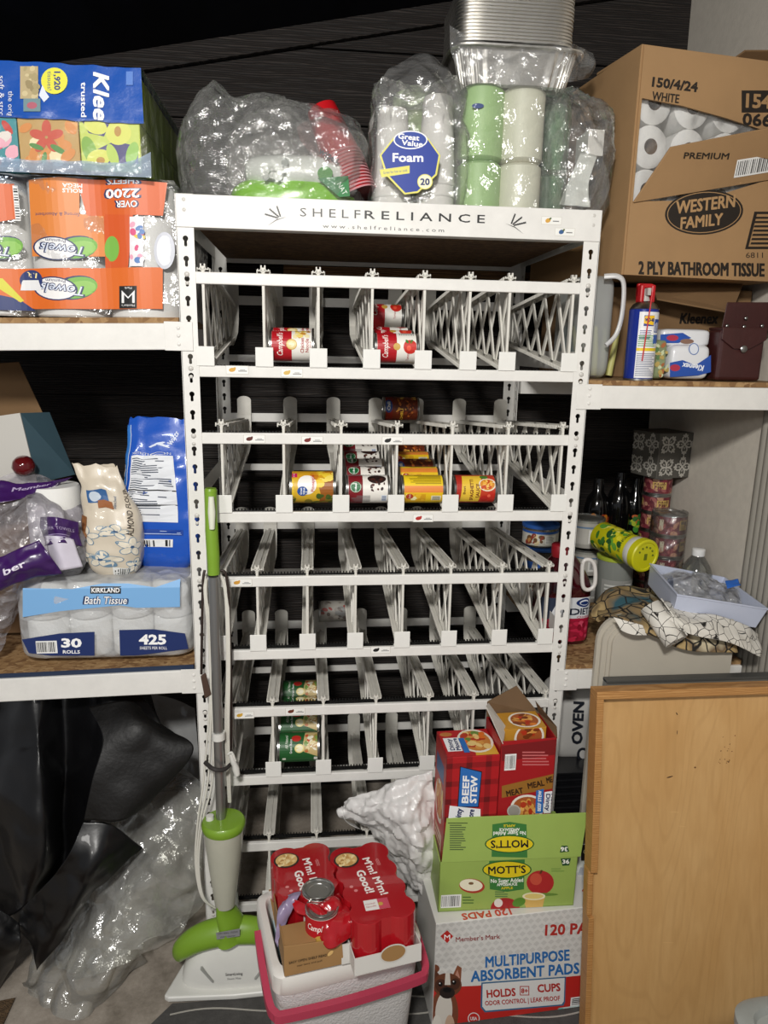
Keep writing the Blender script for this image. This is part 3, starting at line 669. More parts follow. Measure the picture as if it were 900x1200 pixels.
cc = copy_tree(cn, label='second yellow corn can, just behind the front one'); putcan(cc, x, L, yk(1), trackz(1, yk(1), r), .9)
putcan(ch, x, L, yk(2), trackz(1, yk(2), r), .3)
cc = copy_tree(cn, label='yellow can lying fourth in line, between two brown chili cans'); putcan(cc, x, L, yk(3), trackz(1, yk(3), r), 1.1)
cc = copy_tree(ch, label='brown chili can lying fifth in line behind the yellow cans'); putcan(cc, x, L, yk(4), trackz(1, yk(4), r), .8)
cc = copy_tree(cn, label='rearmost yellow can of the slot, sixth in line'); putcan(cc, x, L, yk(5), trackz(1, yk(5), r), .9)
cc = copy_tree(ch, label='dark chili can lying high on the upper track at the back of the second row'); p = at(469, 492, .46)
putcan(cc, p.x, L, .46, ROWS[1][1] + .0115 + uz(.46) + .006 + r, .15)
# spaghetti sauce
r, L = .0335, .106
S = [RC(-.11, L * .72, .11, L, 'b0281c'), RC(-.11, 0, .11, L * .06, 'b0281c'), PG([(-.036, L * .42), (.04, L * .36), (.04, L * .8), (-.036, L * .86)], 'e9c23c'), TX('SPAGHETTI', -.002, L * .60, .0085, '6a1a10', .056, bold=.03), TX('SAUCE', -.004, L * .46, .009, '6a1a10', .036, bold=.03), TX('Best', -.002, L * .77, .006, '5a3a10', .02, bold=.02), EL(.012, L * .24, .0165, .021, 'efe5cf'), EL(.012, L * .24, .014, .018, 'd98d2c'), BLOBS(.002, L * .12, .022, L * .36, 26, ['f0b040', 'c84a1c', 'f4cf70'], .004, 5),
     EL(-.02, L * .14, .014, .013, 'c42a1c'), EL(-.024, L * .3, .009, .009, 'b81f18'), EL(-.016, L * .2, .004, .004, 'e8644a'), EL(.034, L * .3, .007, .01, '4a7a2c')]
c = mk_can('sauce_can', 'red and yellow spaghetti sauce can in the second row', r, L, 'c23c22', S); putcan(c, slot(1, 4) - .002, L, .048, trackz(1, .048, r), .15)
# green beans x4
r, L = .037, .108
S = [RC(-.12, 0, .12, L, '1f5a2a'), PG([(-.02, L * .02), (.05, L * .02), (.05, L * .34), (-.002, L * .42)], 'c9b17a'), BLOBS(-.004, L * .05, .04, L * .32, 26, ['e8d9a8', 'b98a4a', 'f0ead2', '7a9a4a', 'c9542c'], .006, 5), EL(.004, L * .48, .011, .012, 'e8d98a'), EL(.004, L * .48, .008, .009, 'f4eecb'), EL(.03, L * .55, .009, .012, 'b8281f'), TX('All Natural', .022, L * .78, .007, 'e9efe0', .036, shear=.2), TX('Green Beans', .010, L * .68, .006, 'ffffff', .036), RC(-.03, L * .04, -.02, L * .14, 'f0f0e8'), RC(-.028, L * .8, -.021, L * .88, 'e8e8d8'), LINES(.055, .01, .1, L * .9, 9, 'c8a890', 8, True)]
c0 = mk_can('vegetable_can', None, r, L, '1f5a2a', S, 'green vegetable cans in the fourth row')
nm = ['green vegetable can with a food picture, frontmost in the fourth row', 'second green vegetable can from the front of the fourth row', 'third green vegetable can, seen just under the rail', 'rearmost green vegetable can, seen above the rail']
for k in range(4):
    cc = c0 if k == 0 else copy_tree(c0); cc['label'] = nm[k]; y = .052 + .0785 * k; putcan(cc, slot(3, 1), L, y, trackz(3, y, r), (.3, .75, 1.3, .5)[k])
# lone can at the very back of the third row
S = [EL(0, .03, .02, .02, '8a8a88'), BLOBS(-.03, .01, .04, .09, 22, ['8d8880', 'b8b2a8', '6a5f58', '9c3a30'], .008, 4)]
c = mk_can('faded_can', 'lone grey-labelled can at the back of the third row', .033, .1, 'a8a49c', S); p = at(392, 716, .52); putcan(c, p.x, .1, .52, p.z, .2)

# ================================================================ left shelf, upper deck: paper towels and tissue boxes
CLEAR = film('clear_film', haze=.03, gloss=.5, rough=.1, bs=16, bump=.5)
MILKY = film('milky_film', (.94, .94, .92), haze=.22, gloss=.45, rough=.18, bs=13, bump=.7)
CRISP = film('crinkled_clear_film', (.97, .97, .96), haze=.10, gloss=.6, rough=.12, bs=22, bump=.9)
pt = thing('paper_towel_pack', 'film-wrapped pack of paper towels with orange print upside down, on the upper left shelf', 'paper towels', (-.3, .2, 1.651))
zb, zt = 1.6475, 1.925
for i in range(5):
    for j in range(3):
        cx, cy = -.087 - .159 * i, .1 + .158 * j
        M = MB(); M.lathe([(.021, .002), (.074, 0), (.078, .004), (.078, zt - zb - .004), (.074, zt - zb), (.021, zt - zb - .002), (.021, .002)], 28, 0, Matrix.Translation((cx, cy, zb)))
        obj('paper_towel_roll', M, PAPER, pt, smooth=40)
def ty(x): 
    ph = ((x + .087) / .159) % 1; return .0185 + .012 * sin(pi * ph) ** 2
M = MB()
def tf(u, v):
    x = -.905 + u * .900; z = zb + v * (zt - zb); return V((x, ty(x) - .001 + .002 * nz((x, 0, z), 18, 2), z))
M.grid(tf, 110, 24)
M.grid(lambda u, v: V((-.005 + .003 * nz((u, v, 0), 5), .02 + u * .48, zb + v * (zt - zb))), 20, 12)
M.grid(lambda u, v: V((-.905 + u * .9, .02 + v * .48, zt + .003 + .003 * nz((u * 3, v * 2, 0), 3))), 40, 12)
film_obj('wrapping_film', M, film('towel_film', (1, 1, 1), haze=.04, gloss=.75, rough=.13, bs=11, bump=.8), pt)
F = PF((0, .018, 0))
ORA, ORB, NAV = 'dd6a1c', 'e0853a', '1b2a5c'
S = [F.PG([(-60, 214), (14, 214), (18, 255), (-60, 272)], 'd8601c'), F.PG([(32, 210), (92, 206), (92, 250), (120, 252), (122, 300), (36, 300)], ORB), F.PG([(88, 206), (182, 204), (195, 213), (190, 252), (100, 252)], 'd8601c'), F.PG([(120, 250), (156, 252), (150, 314), (122, 314)], 'd4561a'),
     F.PG([(-60, 315), (190, 313), (190, 362), (40, 362), (-60, 340)], ORA), F.PG([(-60, 333), (20, 350), (40, 364), (-60, 362)], '22336e'), F.PG([(-20, 326), (2, 326), (26, 352), (22, 354)], 'd8d232'),
     F.TX('OVER', 148, 239, 9, NAV, 30, bold=.06, rot=180), F.TX('OVER', 148, 239, 8, 'ffffff', 26, bold=.02, rot=180), F.TX('2200', 143, 226.5, 12, NAV, 46, bold=.08, rot=180), F.TX('2200', 143, 226.5, 11, 'ffffff', 41, bold=.03, rot=180), F.TX('SHEETS', 144, 212, 8, NAV, 44, bold=.06, rot=180), F.TX('SHEETS', 144, 212, 7, 'ffffff', 39, bold=.02, rot=180),
     F.TX('ROLLS', 84, 223, 5, 'ffffff', 22, bold=.02, rot=180), F.TX('MEGA', 84, 217, 5, 'ffffff', 22, bold=.02, rot=180), F.TX('Strong & Absorbent', 66, 251, 4, '30386a', 52, rot=180)]
for (ox, oy) in ((64, 338), (64, 291), (-24, 291)):
    S += [F.EL(ox + 24, oy - 1, 25, 14, NAV, 10), F.EL(ox + 26, oy - 1, 23, 12.5, '6fae3a', 10), F.EL(ox + 30, oy, 17, 9, '8cc254', 10), F.EL(ox, oy, 27, 14, NAV, -6), F.EL(ox, oy, 25, 12.5, 'f1efee', -6),
          F.TX('Towels', ox + 8, oy + 1, 12.5, NAV, 55, bold=.08, shear=.2, rot=174), F.TX('Towels', ox + 8, oy + 1, 11, 'dfe6f4', 51, bold=.01, shear=.2, rot=174), F.TX('Premium', ox + 1, oy - 9, 4, NAV, 24, rot=176)]
S += [F.EL(35, 328, 14, 12, '26366f'), F.TX('150', 35, 322, 6, 'ffe9a0', 14, bold=.04, rot=172), F.PG([(24, 328), (44, 328), (48, 340), (22, 340)], 'e9e9ea'), F.EL(130, 291, 9, 15, '7ab648'), F.RC(152, 254, 168, 312, 'e7e3e6'), F.BL(154, 256, 167, 310, 18, ['d8457a', 'e2c13a', '4a78b8', 'e6a0b8', 'f4f0f2'], 4, 3),
      F.RC(139, 335, 160.5, 361.5, '151515'), F.PG([(142, 340), (142, 355), (145, 355), (145, 345), (150, 350), (155, 345), (155, 355), (158, 355), (158, 340), (150, 348)], 'f2f2f2'), F.TX("Member's", 150, 358, 2.6, 'f2f2f2', 16, rot=180), F.TX('Mark', 150, 337.5, 2.6, 'f2f2f2', 9, rot=180), F.BAR(12, 216, 22, 258, 3, 12, False), F.EL(192, 293, 12, 22, 'c9ccd6'), F.EL(192, 293, 9, 18, 'e9eaee')]
decal('print', pt, S, lambda u, v, h: V((u, ty(u) - .0015 - h, v)), cut=(.012, None), clip=(-.62, zb, -.0065, zt), local=False)

tb = thing('tissue_box_bundle', 'blue film-wrapped bundle of patterned tissue boxes with white script, on top of the paper towels', 'tissue boxes', (-.28, .3, 1.934))
zb2, zm, zt2 = 1.936, 2.032, 2.128
xr = -.055
pats = [('bf9a58', ['c8553c', 'd88a3c', '6a8a3c', 'efe0b0', 'b84a34']), ('c4d35a', ['3a2f6a', '7aa83a', 'dfe46a', 'a8c840']), ('b9a27a', ['7a8a9a', 'c8b090']), ('2f8f96', ['d8457a', 'e9e0d8', 'c8382c', '2f8f96'])]
fx = [(93, 164, 1), (21, 92, 0), (-52, 20, 3), (-125, -53, 2)]
for j in range(4):
    for i, (pa, pb, k) in enumerate(fx):
        xa, xb = at(pa, 165, .0).x, at(pb, 165, .0).x; y0 = .004 + .118 * j
        for lev, (z0, z1) in enumerate(((zb2, zm - .001), (zm + .001, zt2 - .003))):
            M = MB(); M.box((xa, y0, z0), (xb, y0 + .114, z1)); bo = obj('tissue_box', M, ink(pats[k][0]), tb, bevel=.002)
            if j == 0 and lev == 0:
                F = PF((0, y0, 0)); S = []
                c = (pa + pb) / 2
                if k == 0:
                    S = [F.BL(pa + 6, 145, pb - 6, 188, 12, ['d88a3c', 'e0a050', 'efe0b0'], 9, 3)]
                    for a in range(5): S.append(F.EL(c - 2 + 11 * cos(rad(72 * a + 18)), 161 - 11 * sin(rad(72 * a + 18)), 9.5, 5.5, 'c8482c', 72 * a + 18))
                    S += [F.EL(43, 172, 9, 3, '4f8a3a', -20), F.EL(68, 175, 10, 3.5, '4f8a3a', -30), F.EL(52, 186, 8, 3, '4f8a3a', 80), F.EL(80, 182, 10, 6, 'd88a3c', 40), F.EL(30, 150, 8, 5, 'd88a3c', 30), F.EL(83, 150, 9, 5, 'd88a3c', -50)]
                elif k == 1:
                    S = [F.PG([(95, 140), (130, 140), (122, 160), (104, 156)], '3a3472'), F.PG([(135, 165), (162, 172), (162, 192), (128, 192), (112, 176)], '3a3472'), F.EL(139, 156, 15, 14, 'd8dc60'), F.EL(138, 154, 4, 6, 'b8892c'), F.EL(112, 148, 14, 9, 'd8dc60', -20), F.EL(105, 176, 8, 17, '7fae3c', 20), F.EL(116, 185, 14, 10, 'd8dc60', 10), F.EL(155, 180, 7, 14, '8fc04a', -15), F.EL(132, 182, 6, 14, 'b5cf52', 20), F.EL(118, 188, 5, 4, 'b8892c')]
                elif k == 3: S = [F.BL(-45, 143, 16, 190, 26, ['d8457a', 'e9e0d8', 'c8382c', '8fd0c8', 'f0b0c0'], 9, 8)]
                F.put('print', bo, S, clip=(xa + .001, z0 + .001, xb - .001, z1 - .001))
BLUEF = pl('blue_printed_film', C('1f55b0'), .22, bump=.35, bs=26, coat=.3, dist=.004)
xl = -.62
M = MB()
def bw(u, v): x = xl + u * (xr - xl); z = zm - .004 + .004 * nz((x, 1, 0), 30) + v * (zt2 - zm + .005); return V((x, -.001 + .0015 * nz((x, 0, z), 25, 4), z))
M.grid(bw, 80, 12)
M.grid(lambda u, v: V((xl + u * (xr - xl), -.001 + v * .5, zt2 + .001 + .004 * nz((u * 4, v * 3, 0), 2))), 30, 16)
film_obj('printed_film', M, BLUEF, tb)
M = MB(); M.grid(lambda u, v: V((xr + .004 + .003 * nz((u * 4, v * 3, 3), 2), -.001 + u * .5, zb2 + v * (zt2 - zb2 + .001))), 24, 14)
Mf = MB(); Mf.grid(lambda u, v: V((xl + u * (xr - xl + .004), -.002 + .001 * nz((u * 9, v, 3), 2), zb2 + v * (zm - zb2))), 50, 8)
film_obj('front_film', Mf, film('thin_film', haze=.02, gloss=.22, rough=.2, bs=8, bump=.3), tb)
film_obj('side_film', M, film('green_grey_film', (.80, .86, .80), haze=.10, gloss=.5, bs=12), tb)
M = MB(); M.grid(lambda u, v: V((xl + u * (xr - xl + .012), -.006 - .004 * abs(nz((u * 14, v * 2, 3), 1)) - .006 * (1 - v), zb2 - .011 + v * (.026 + .010 * nz((u * 11, 0, 0), 1) + .03 * max(0, u - .9) * 10 * .8))), 90, 6)
film_obj('gathered_film_hem', M, film('blue_tinted_film', (.62, .74, .93), haze=.5, gloss=.5, bs=30), tb)
F = PF((0, -.0015, 0))
S = [F.TX('Klee', 119, 113, 19, 'f4f6fb', 57, bold=.05, shear=.25, rot=-90), F.TX('trusted', 98.5, 117, 6.5, 'f4f6fb', 41, bold=.02, rot=-90), F.TX('the orig', 13, 122, 6, 'e8ecf8', 30, rot=-90), F.TX('soft & stro', 2.5, 113, 6, 'e8ecf8', 48, rot=-90), F.EL(64, 95, 15.5, 15.5, 'e6e23a'), F.TX('1,920', 67.5, 95, 7.5, '2a3a7a', 22, bold=.04, rot=-90), F.TX('tissues!', 58.5, 95, 5, '2a3a7a', 22, rot=-90),
     F.PG([(50, 100), (54, 108), (58, 114), (52, 120), (46, 112)], 'dfe6f2'), F.RC(24, 78, 45, 116, 'b9a77c'), F.BL(26, 80, 43, 114, 20, ['cfbf92', '97865c', 'a8996c'], 4, 2), F.RC(28, 116, 48, 131, '6a8a90'), F.EL(38, 124, 6, 4, 'b0586a'), F.RC(148, 84, 156, 100, '3f74c8')]
decal('print', tb, S, lambda u, v, h: V((u, -.0028 - h, v)), clip=(xl, zm - .002, xr - .002, zt2), local=False)

# ================================================================ left shelf, lower deck
LZ = .8445
kp = thing('bath_tissue_pack', 'large film-wrapped bath tissue pack with light blue band and navy 30 rolls print', 'toilet paper', (-.22, .2, LZ), (0, 0, rad(0)))
x0, x1, yk0 = -.413, -.012, .035
for i in range(4):
    for j in range(3):
        for kz in range(2):
            M = MB(); cx = x0 + .052 + i * .1; cy = yk0 + .058 + j * .11; z0 = LZ + .004 + kz * .098
            M.lathe([(.02, .002), (.045, 0), (.049, .005), (.049, .09), (.045, .095), (.02, .093), (.02, .002)], 20, 0, Matrix.Translation((cx, cy, z0))); obj('toilet_roll', M, PAPER, kp, smooth=40)
KF = film('bath_tissue_film', (.98, .99, 1), haze=.35, gloss=.6, rough=.14, bs=15, bump=.7)
film_obj('wrapping_film', pillow((x0 + x1) / 2, yk0 + .165, LZ + .103, x1 - x0 + .012, .35, .204, .22, .2, 90, 36, amp=.0035, fs=16, seed=3), KF, kp)
F = PF((0, .026, 0))
def kfn(u, v, h):
    return V((u, .0245 - h + .35 * max(0, abs(v - LZ - .103) - .085) + .03 * max(0, abs(u + .2125) - .185) ** 1.0, v))
S = [F.PG([(27, 689), (85, 690), (120, 684), (150, 684), (182, 688), (211, 679), (211, 711), (160, 712), (140, 709), (110, 712), (70, 716), (27, 723)], '7fb4e6'), F.RC(106, 687, 142, 695.5, '1d1d20'), F.TX('KIRKLAND', 124, 691.3, 5.5, 'ffffff', 33, bold=.04), F.TX('Bath Tissue', 124, 703, 10, '1e2a55', 54, bold=.10, shear=.2), F.TX('Bath Tissue', 124, 703, 9, 'ffffff', 50, bold=.01, shear=.2),
     F.PG([(26, 749), (70, 742), (111, 740), (111, 768), (60, 768), (34, 765)], '1c2f66'), F.BAR(42, 751, 68, 765, 5, 12), F.TX('30', 84, 753, 11, 'ffffff', 24, bold=.04), F.TX('ROLLS', 84, 763.5, 4, 'ffffff', 20, bold=.02), F.PG([(140, 738), (180, 737), (217, 742), (221, 760), (160, 768), (141, 768)], '1c2f66'), F.TX('425', 179, 749, 12, 'ffffff', 32, bold=.04), F.TX('SHEETS PER ROLL', 180, 759, 3.4, 'ffffff', 32)]
decal('print', kp, S, kfn, cut=(.012, .012), local=False)
# almond flour bag
def bagfn(c, w, d, h, e=.6, top=.15, seed=0, lean=(0, 0), amp=.006, R=None):
    """upright soft bag: full at the base, pinched flat and crumpled at the top"""
    def fn(u, v, k=0):
        a = 2 * pi * u - pi / 2; t = v
        wid = w / 2 * (.80 + .32 * sin(pi * min(1, t * 1.25)) * (1 - .4 * t)); dep = d / 2 * ((1 - top) * (1 - t ** 2.2) + top * .35) * (.75 + .5 * min(1, t * 4) * .5)
        if t < .06: wid *= .82 + 3 * t; dep *= .7 + 5 * t
        p = V((wid * sq(cos(a), e), dep * sq(sin(a), e), h * t)); n = V((cos(a) / w, sin(a) / d, 0)).normalized()
        p += n * (k + amp * (nz(p, 16, seed) + .6 * nz(p, 38, seed + 2))); p += V((lean[0] * t * t, lean[1] * t * t, .010 * nz((a, 0, 0), 2, seed) * t))
        if R is not None: p = R @ p
        return p + V(c)
    return fn
def bagmap(fn, w, h):      # u metres from bag centre line, v metres above its base
    return lambda u, v, k: fn((u / (w * 1.9)) % 1.0 if u >= 0 else 1 + u / (w * 1.9), min(max(v / h, 0.001), .999), k + .0012)
KT = LZ + .207
fb = thing('flour_bag', 'cream almond flour bag with blue blossom line drawings, slumped on the bath tissue pack', 'food bag', (-.2, .1, KT + .0))
fw, fh = .13, .27
ffn = bagfn((at(132, 685, .11).x + .012, .11, KT - .012), fw, .10, fh, .7, .12, 4, (-.05, .0), .007, Matrix.Rotation(rad(4), 3, 'Y'))
M = MB(); M.grid(lambda u, v: ffn(u, v), 56, 40, cu=True); obj('bag', M, pl('cream_bag_film', C('d8ccb8'), .4, bump=.3, bs=30, coat=.2, var=.05), fb, smooth=60)
S = []
for (bx, by, s) in ((-.01, .05, .02), (.025, .085, .021), (-.03, .105, .02), (.035, .035, .019), (.005, .12, .016), (-.045, .055, .018)):
    for a in range(5):
        cx, cy = bx + s * .6 * cos(rad(72 * a + 10)), by + s * .6 * sin(rad(72 * a + 10)); S.append(EL(cx, cy, s * .54, s * .38, '6f8fa8', 72 * a + 10, 14)); S.append(EL(cx, cy, s * .47, s * .32, 'e6ddca', 72 * a + 10, 14))
    S.append(EL(bx, by, s * .16, s * .16, '3a5a80'))
S += [PG([(-.062, .10), (-.03, .095), (-.026, .15), (-.058, .15)], '8a5a34'), BLOBS(-.058, .105, -.03, .145, 14, ['6a3c1e', 'a87040', '9a6234'], .006, 3), TX('ALMOND FLOUR', .034, .165, .013, '3a3028', .11, bold=.02, rot=78), TX('blanched', .012, .19, .005, '3a5a80', .03, rot=78), RC(-.022, .185, .004, .215, '2f5f96'), RC(-.006, .172, .008, .19, 'a0643a'), EL(-.009, .2, .008, .012, 'c8d4e0'), BAR(.0, .008, .026, .03, '202020', 8, 'e8e8e4', seed=3)]
decal('print', fb, S, bagmap(ffn, fw, fh), cut=(.008, .01), local=False)
# blue snack bag
bb = thing('snack_bag', 'tall blue snack bag turned to its nutrition panel, standing behind the left post', 'food bag', (-.06, .15, KT))
bwid, bh = .18, .375
bfn = bagfn((at(193, 668, .16).x + .004, .16, KT - .008), bwid, .11, bh, .45, .25, 8, (.0, .0), .006, Matrix.Rotation(rad(-6), 3, 'Z'))
M = MB(); M.grid(lambda u, v: bfn(u, v), 56, 40, cu=True); obj('bag', M, pl('blue_bag_film', C('1d57c0'), .25, bump=.3, bs=22, coat=.4, dist=.004), bb, smooth=60)
S = [RC(-.10, .0, -.046, .36, '2f78cc'), RC(-.0465, 0, -.044, .36, 'dfe6f2'), RC(-.10, 0, -.047, .05, '35277a'), RC(-.034, .125, .012, .285, 'e8ebf0'), LINES(-.031, .13, .010, .28, 28, '3a4458', 4), RC(-.034, .2, .012, .203, '202020'), RC(-.034, .165, .012, .168, '202020'), BAR(-.02, .062, .006, .082, '202020', 12, 'f0f0f0'), RC(-.028, .092, .02, .106, '12409a'), LINES(-.025, .094, .018, .104, 3, 'b8c8e8', 2), TX('NUTRITION', -.011, .29, .006, 'e8ebf0', .04),
     EL(-.062, .115, .016, .038, '7a3a1c'), EL(-.066, .125, .009, .02, 'c8783a'), EL(-.06, .10, .009, .012, 'e0a060'), EL(-.07, .21, .012, .022, 'e8eef8', 10), EL(-.066, .25, .010, .016, 'e8eef8', 10), BAR(-.074, .05, -.050, .068, '202020', 8, 'f0f0f0'), TX('Twists', .012, .325, .012, 'dfe8fa', .045, bold=.03, shear=.3, rot=62)]
decal('print', bb, S, bagmap(bfn, bwid, bh), cut=(.01, .012), local=False)
# purple-wrapped paper towel bag
PURP = pl('purple_printed_film', C('3d1a5c'), .28, bump=.4, bs=24, coat=.3, dist=.004)
pb = thing('paper_towel_bag', 'torn clear bag of paper towels with purple printing, left end of the lower left shelf', 'paper towels', (-.45, .2, LZ))
M = MB(); M.lathe([(.02, 0), (.058, 0), (.062, .006), (.062, .2), (.058, .206), (.02, .206)], 28, 0, Matrix.Translation((at(70, 660, .15).x, .15, 1.05))); obj('wrapped_roll', M, PAPER, pb, smooth=40)
ctr, pf = sheet([[at(-60, 560, .12), at(-10, 560, .14), at(40, 552, .2), at(100, 575, .2)], [at(-60, 620, .03), at(0, 610, .03), at(50, 590, .05), at(108, 630, .1)], [at(-60, 700, .0), at(0, 690, .0), at(40, 660, .03), at(96, 672, .07)], [at(-60, 770, .04), at(0, 765, .05), at(20, 720, .06), at(70, 690, .1)]], 60, 60, .012, 16, 4, ridge=.008)
film_obj('torn_bag', ctr, film('purple_grey_film', (.86, .84, .90), haze=.22, gloss=.7, rough=.12, bs=26, bump=.9), pb)
for nm_, pts in (('purple_print', [[at(-40, 562, .10), at(30, 566, .10), at(86, 560, .15)], [at(-40, 596, .03), at(20, 585, .06), at(70, 570, .14)]]),
                 ('purple_flap', [[at(-50, 680, -.01), at(-5, 655, -.02), at(45, 633, -.01)], [at(-50, 700, -.02), at(5, 672, -.04), at(58, 650, -.02)], [at(-50, 730, -.01), at(5, 690, -.02), at(73, 672, .0)]]),
                 ('roll_wrapper', [[at(46, 606, .05), at(66, 606, .03), at(92, 612, .06)], [at(52, 640, .04), at(72, 636, .02), at(96, 640, .06)]])):
    M, pfn = sheet(pts, 34, 24, .006, 24, 6, ridge=.004); film_obj(nm_, M, PURP, pb, solid=.001)
    tx_ = {'purple_flap': [TX('ess', 22, 50, 26, 'e8e0f0', 24, bold=.02, shear=.2), TX('ber', 62, 55, 22, 'e8e0f0', 24, bold=.02)], 'purple_print': [TX('Member', 60, 70, 22, 'b9a8cc', 40, bold=.02), TX('200', 88, 25, 24, 'e8e0f0', 16, bold=.04)], 'roll_wrapper': [TX('PAPER TOWELS', 50, 60, 12, 'b9a8cc', 80), LINES(15, 15, 85, 40, 3, '9a88b4')]}[nm_]
    decal('print', pb, tx_, (lambda f: lambda u, v, h: f(min(max(u / 100, .01), .99), min(max(1 - v / 100, .01), .99)) + V((0, -.0022 - h, 0)))(pfn), cut=(4, 6), local=False)
M, _ = sheet([[at(52, 628, .04), at(66, 628, .02), at(86, 632, .04)], [at(62, 668, .035), at(74, 668, .015), at(97, 664, .04)]], 16, 12, .003, 20, 3); film_obj('printed_end', M, pl('white_lilac_film', C('dcd6e4'), .35), pb, solid=.001)
F = PF((0, -.05, 0)); 
S = [F.TX('ess', 20, 682, 10, 'e8e0f0', 24, bold=.03, shear=.2, rot=28), F.TX('Member', 68, 618, 5, 'e8e0f0', 26, rot=-10), F.TX('200', 86, 602, 9, '1f1f3a', 20, bold=.05), F.TX('Prem', 70, 640, 9, 'b9a0c8', 22, rot=-70)]
# cardboard box with a teal lid flap
cb_ = thing('open_cardboard_box', 'open cardboard box with a teal printed flap, far left of the lower left shelf', 'box', (-.5, .35, LZ))
def slab(pts, t=.004, d=None):
    """flat board from four corners, thickened away from the viewer"""
    p = [V(q) for q in pts]; n = (p[1] - p[0]).cross(p[3] - p[0]).normalized() * t; M = MB(); M.hexa([p[0], p[1], p[1] + n, p[0] + n, p[3], p[2], p[2] + n, p[3] + n]); return M
P_ = at
obj('lid', slab([P_(24, 484, .22), P_(58, 483, .3), P_(88, 556, .28), P_(44, 566, .2)]), pl('teal_print_board', C('3c5560'), .55, var=.05), cb_)
obj('front_panel', slab([P_(-60, 496, .22), P_(24, 484, .22), P_(44, 566, .2), P_(-60, 580, .2)], -.004), pl('white_board', C('c8c5be'), .6), cb_)
Mq = slab([P_(-60, 430, .34), P_(22, 424, .36), P_(50, 484, .34), P_(-60, 500, .34)]); obj('raised_flap', Mq, CARDD, cb_, bevel=.002)
M = MB(); M.box((-.9, .22, LZ + .002), (at(44, 566, .25).x, .5, at(44, 566, .25).z)); obj('lower_body', M, CARDD, cb_)
M = MB(); M.lathe([(0, 0), (.014, .003), (.024, .012), (.027, .024), (.022, .038), (.014, .045), (0, .048)], 24, 0, Matrix.Translation(at(30, 556, .17)) @ Matrix.Rotation(.3, 4, 'X')); o = obj('bauble', M, pl('red_gloss', C('5e1014'), .15, coat=.5), smooth=40); _props(o, 'shiny dark red bauble peeking from the teal-lidded cardboard box', 'ornament')
# ================================================================ on top of the rack
TZ = 1.8542
def place(t, loc, rot=None):
    t.location = loc
    if rot: t.rotation_euler = rot
    return t
# wipes pack in a clear bag
GRN = pl('lime_film_pack', C('86cc1c'), .25, bump=.35, bs=26, coat=.4, dist=.004); WHT = pl('white_film_pack', C('dfe2dc'), .25, bump=.35, bs=26, coat=.3, dist=.004)
wp = thing('wipes_pack', 'lime green and white film pack inside the clear bag on the rack top', 'packet', (.2, .2, TZ))
pc = at(345, 205, .17)
W1 = at(412, 205, .10).x - at(262, 205, .10).x
obj('lime_base', pillow(pc.x, .16, TZ + .055, W1, .2, .105, .6, .5, 60, 24, .006, 14, 2), GRN, wp, smooth=60)
obj('white_top', pillow(pc.x + .02, .16, TZ + .115, W1 - .02, .19, .085, .7, .5, 60, 24, .006, 14, 5), WHT, wp, smooth=60)
F = PF((0, .050, TZ + .1), (1, 0, 0), (0, .15, 1)); S = [F.TX('wipes', 386, 182, 9, '1c2430', 26, bold=.04, rot=-30), F.EL(381, 203, 9, 8, '3f8a2c'), F.PG([(372, 209), (408, 206), (410, 230), (398, 231)], '1f7a3a'), F.TX('NAT', 401, 221, 6, 'e8f4e8', 15, rot=-60), F.BL(305, 190, 335, 208, 14, ['b8bcb4', '9aa09a', 'd8dcd4'], 5, 3)]
F.put('print', wp, S)
def bagskin(name, label, cat, c, w, d, h, mat, seed, peaks=(), amp=.02, fs=9, e=.6, nu=150, nv=76, cr=.016, group=None):
    """limp see-through bag: rounded skin with strong crumpling and pinched peaks"""
    def fn(u, v):
        a = 2 * pi * u; b = -pi / 2 + pi * v
        p = V((w / 2 * sq(cos(b), e) * sq(cos(a), e), d / 2 * sq(cos(b), e) * sq(sin(a), e), h / 2 * sq(sin(b), e)))
        n = V((p.x / w, p.y / d, p.z / h)); n = n.normalized() if n.length > 1e-6 else V((0, 0, 1)); up = max(0, p.z / h + .5)
        k = amp * .8 * nz(p, fs * .7, seed) - cr * (abs(nz(p, fs * 1.1, seed + 5)) * 1.6 + abs(nz(p, fs * 2.6, seed + 7)) * .8 + abs(nz(p, fs * 6, seed + 8)) * .3) + cr * .5
        p = p + n * k * (.3 + up)
        for (qx, qz, s, r) in peaks:
            g = math.exp(-((p.x - qx) ** 2) / (r * r)) * max(0, p.z / h + .1) ** 1.5; p.z += s * g; p.y *= 1 - .5 * min(1, g)
        if p.z < -h / 2: p.z = -h / 2
        return p + V(c)
    M = MB(); M.grid(fn, nu, nv, cu=True); o = obj(name, M, mat, smooth=70); return _props(o, label, cat, group)
BAGF = film('bag_film', (.96, .96, .95), haze=.10, gloss=.62, rough=.11, bs=18, bump=.9)
FROST = film('frosted_bag_film', (.92, .91, .88), haze=.30, gloss=.5, rough=.2, bs=16, bump=.8)
cl = at(325, 180, .12)
bagskin('clear_bag', 'crumpled clear bag holding the lime packet, left end of the rack top', 'plastic bag', (cl.x - .01, .16, TZ + .13), .42, .27, .27, BAGF, 11, ((-.13, .1, .10, .035), (-.02, .1, .03, .05)), .022, 9)
bagskin('frosted_bag', 'greyish frosted bag standing up behind the clear bag on the rack top', 'plastic bag', (at(330, 140, .40).x, .40, TZ + .16), .28, .2, .31, FROST, 23, ((.0, .1, .08, .03),), .02, 10)
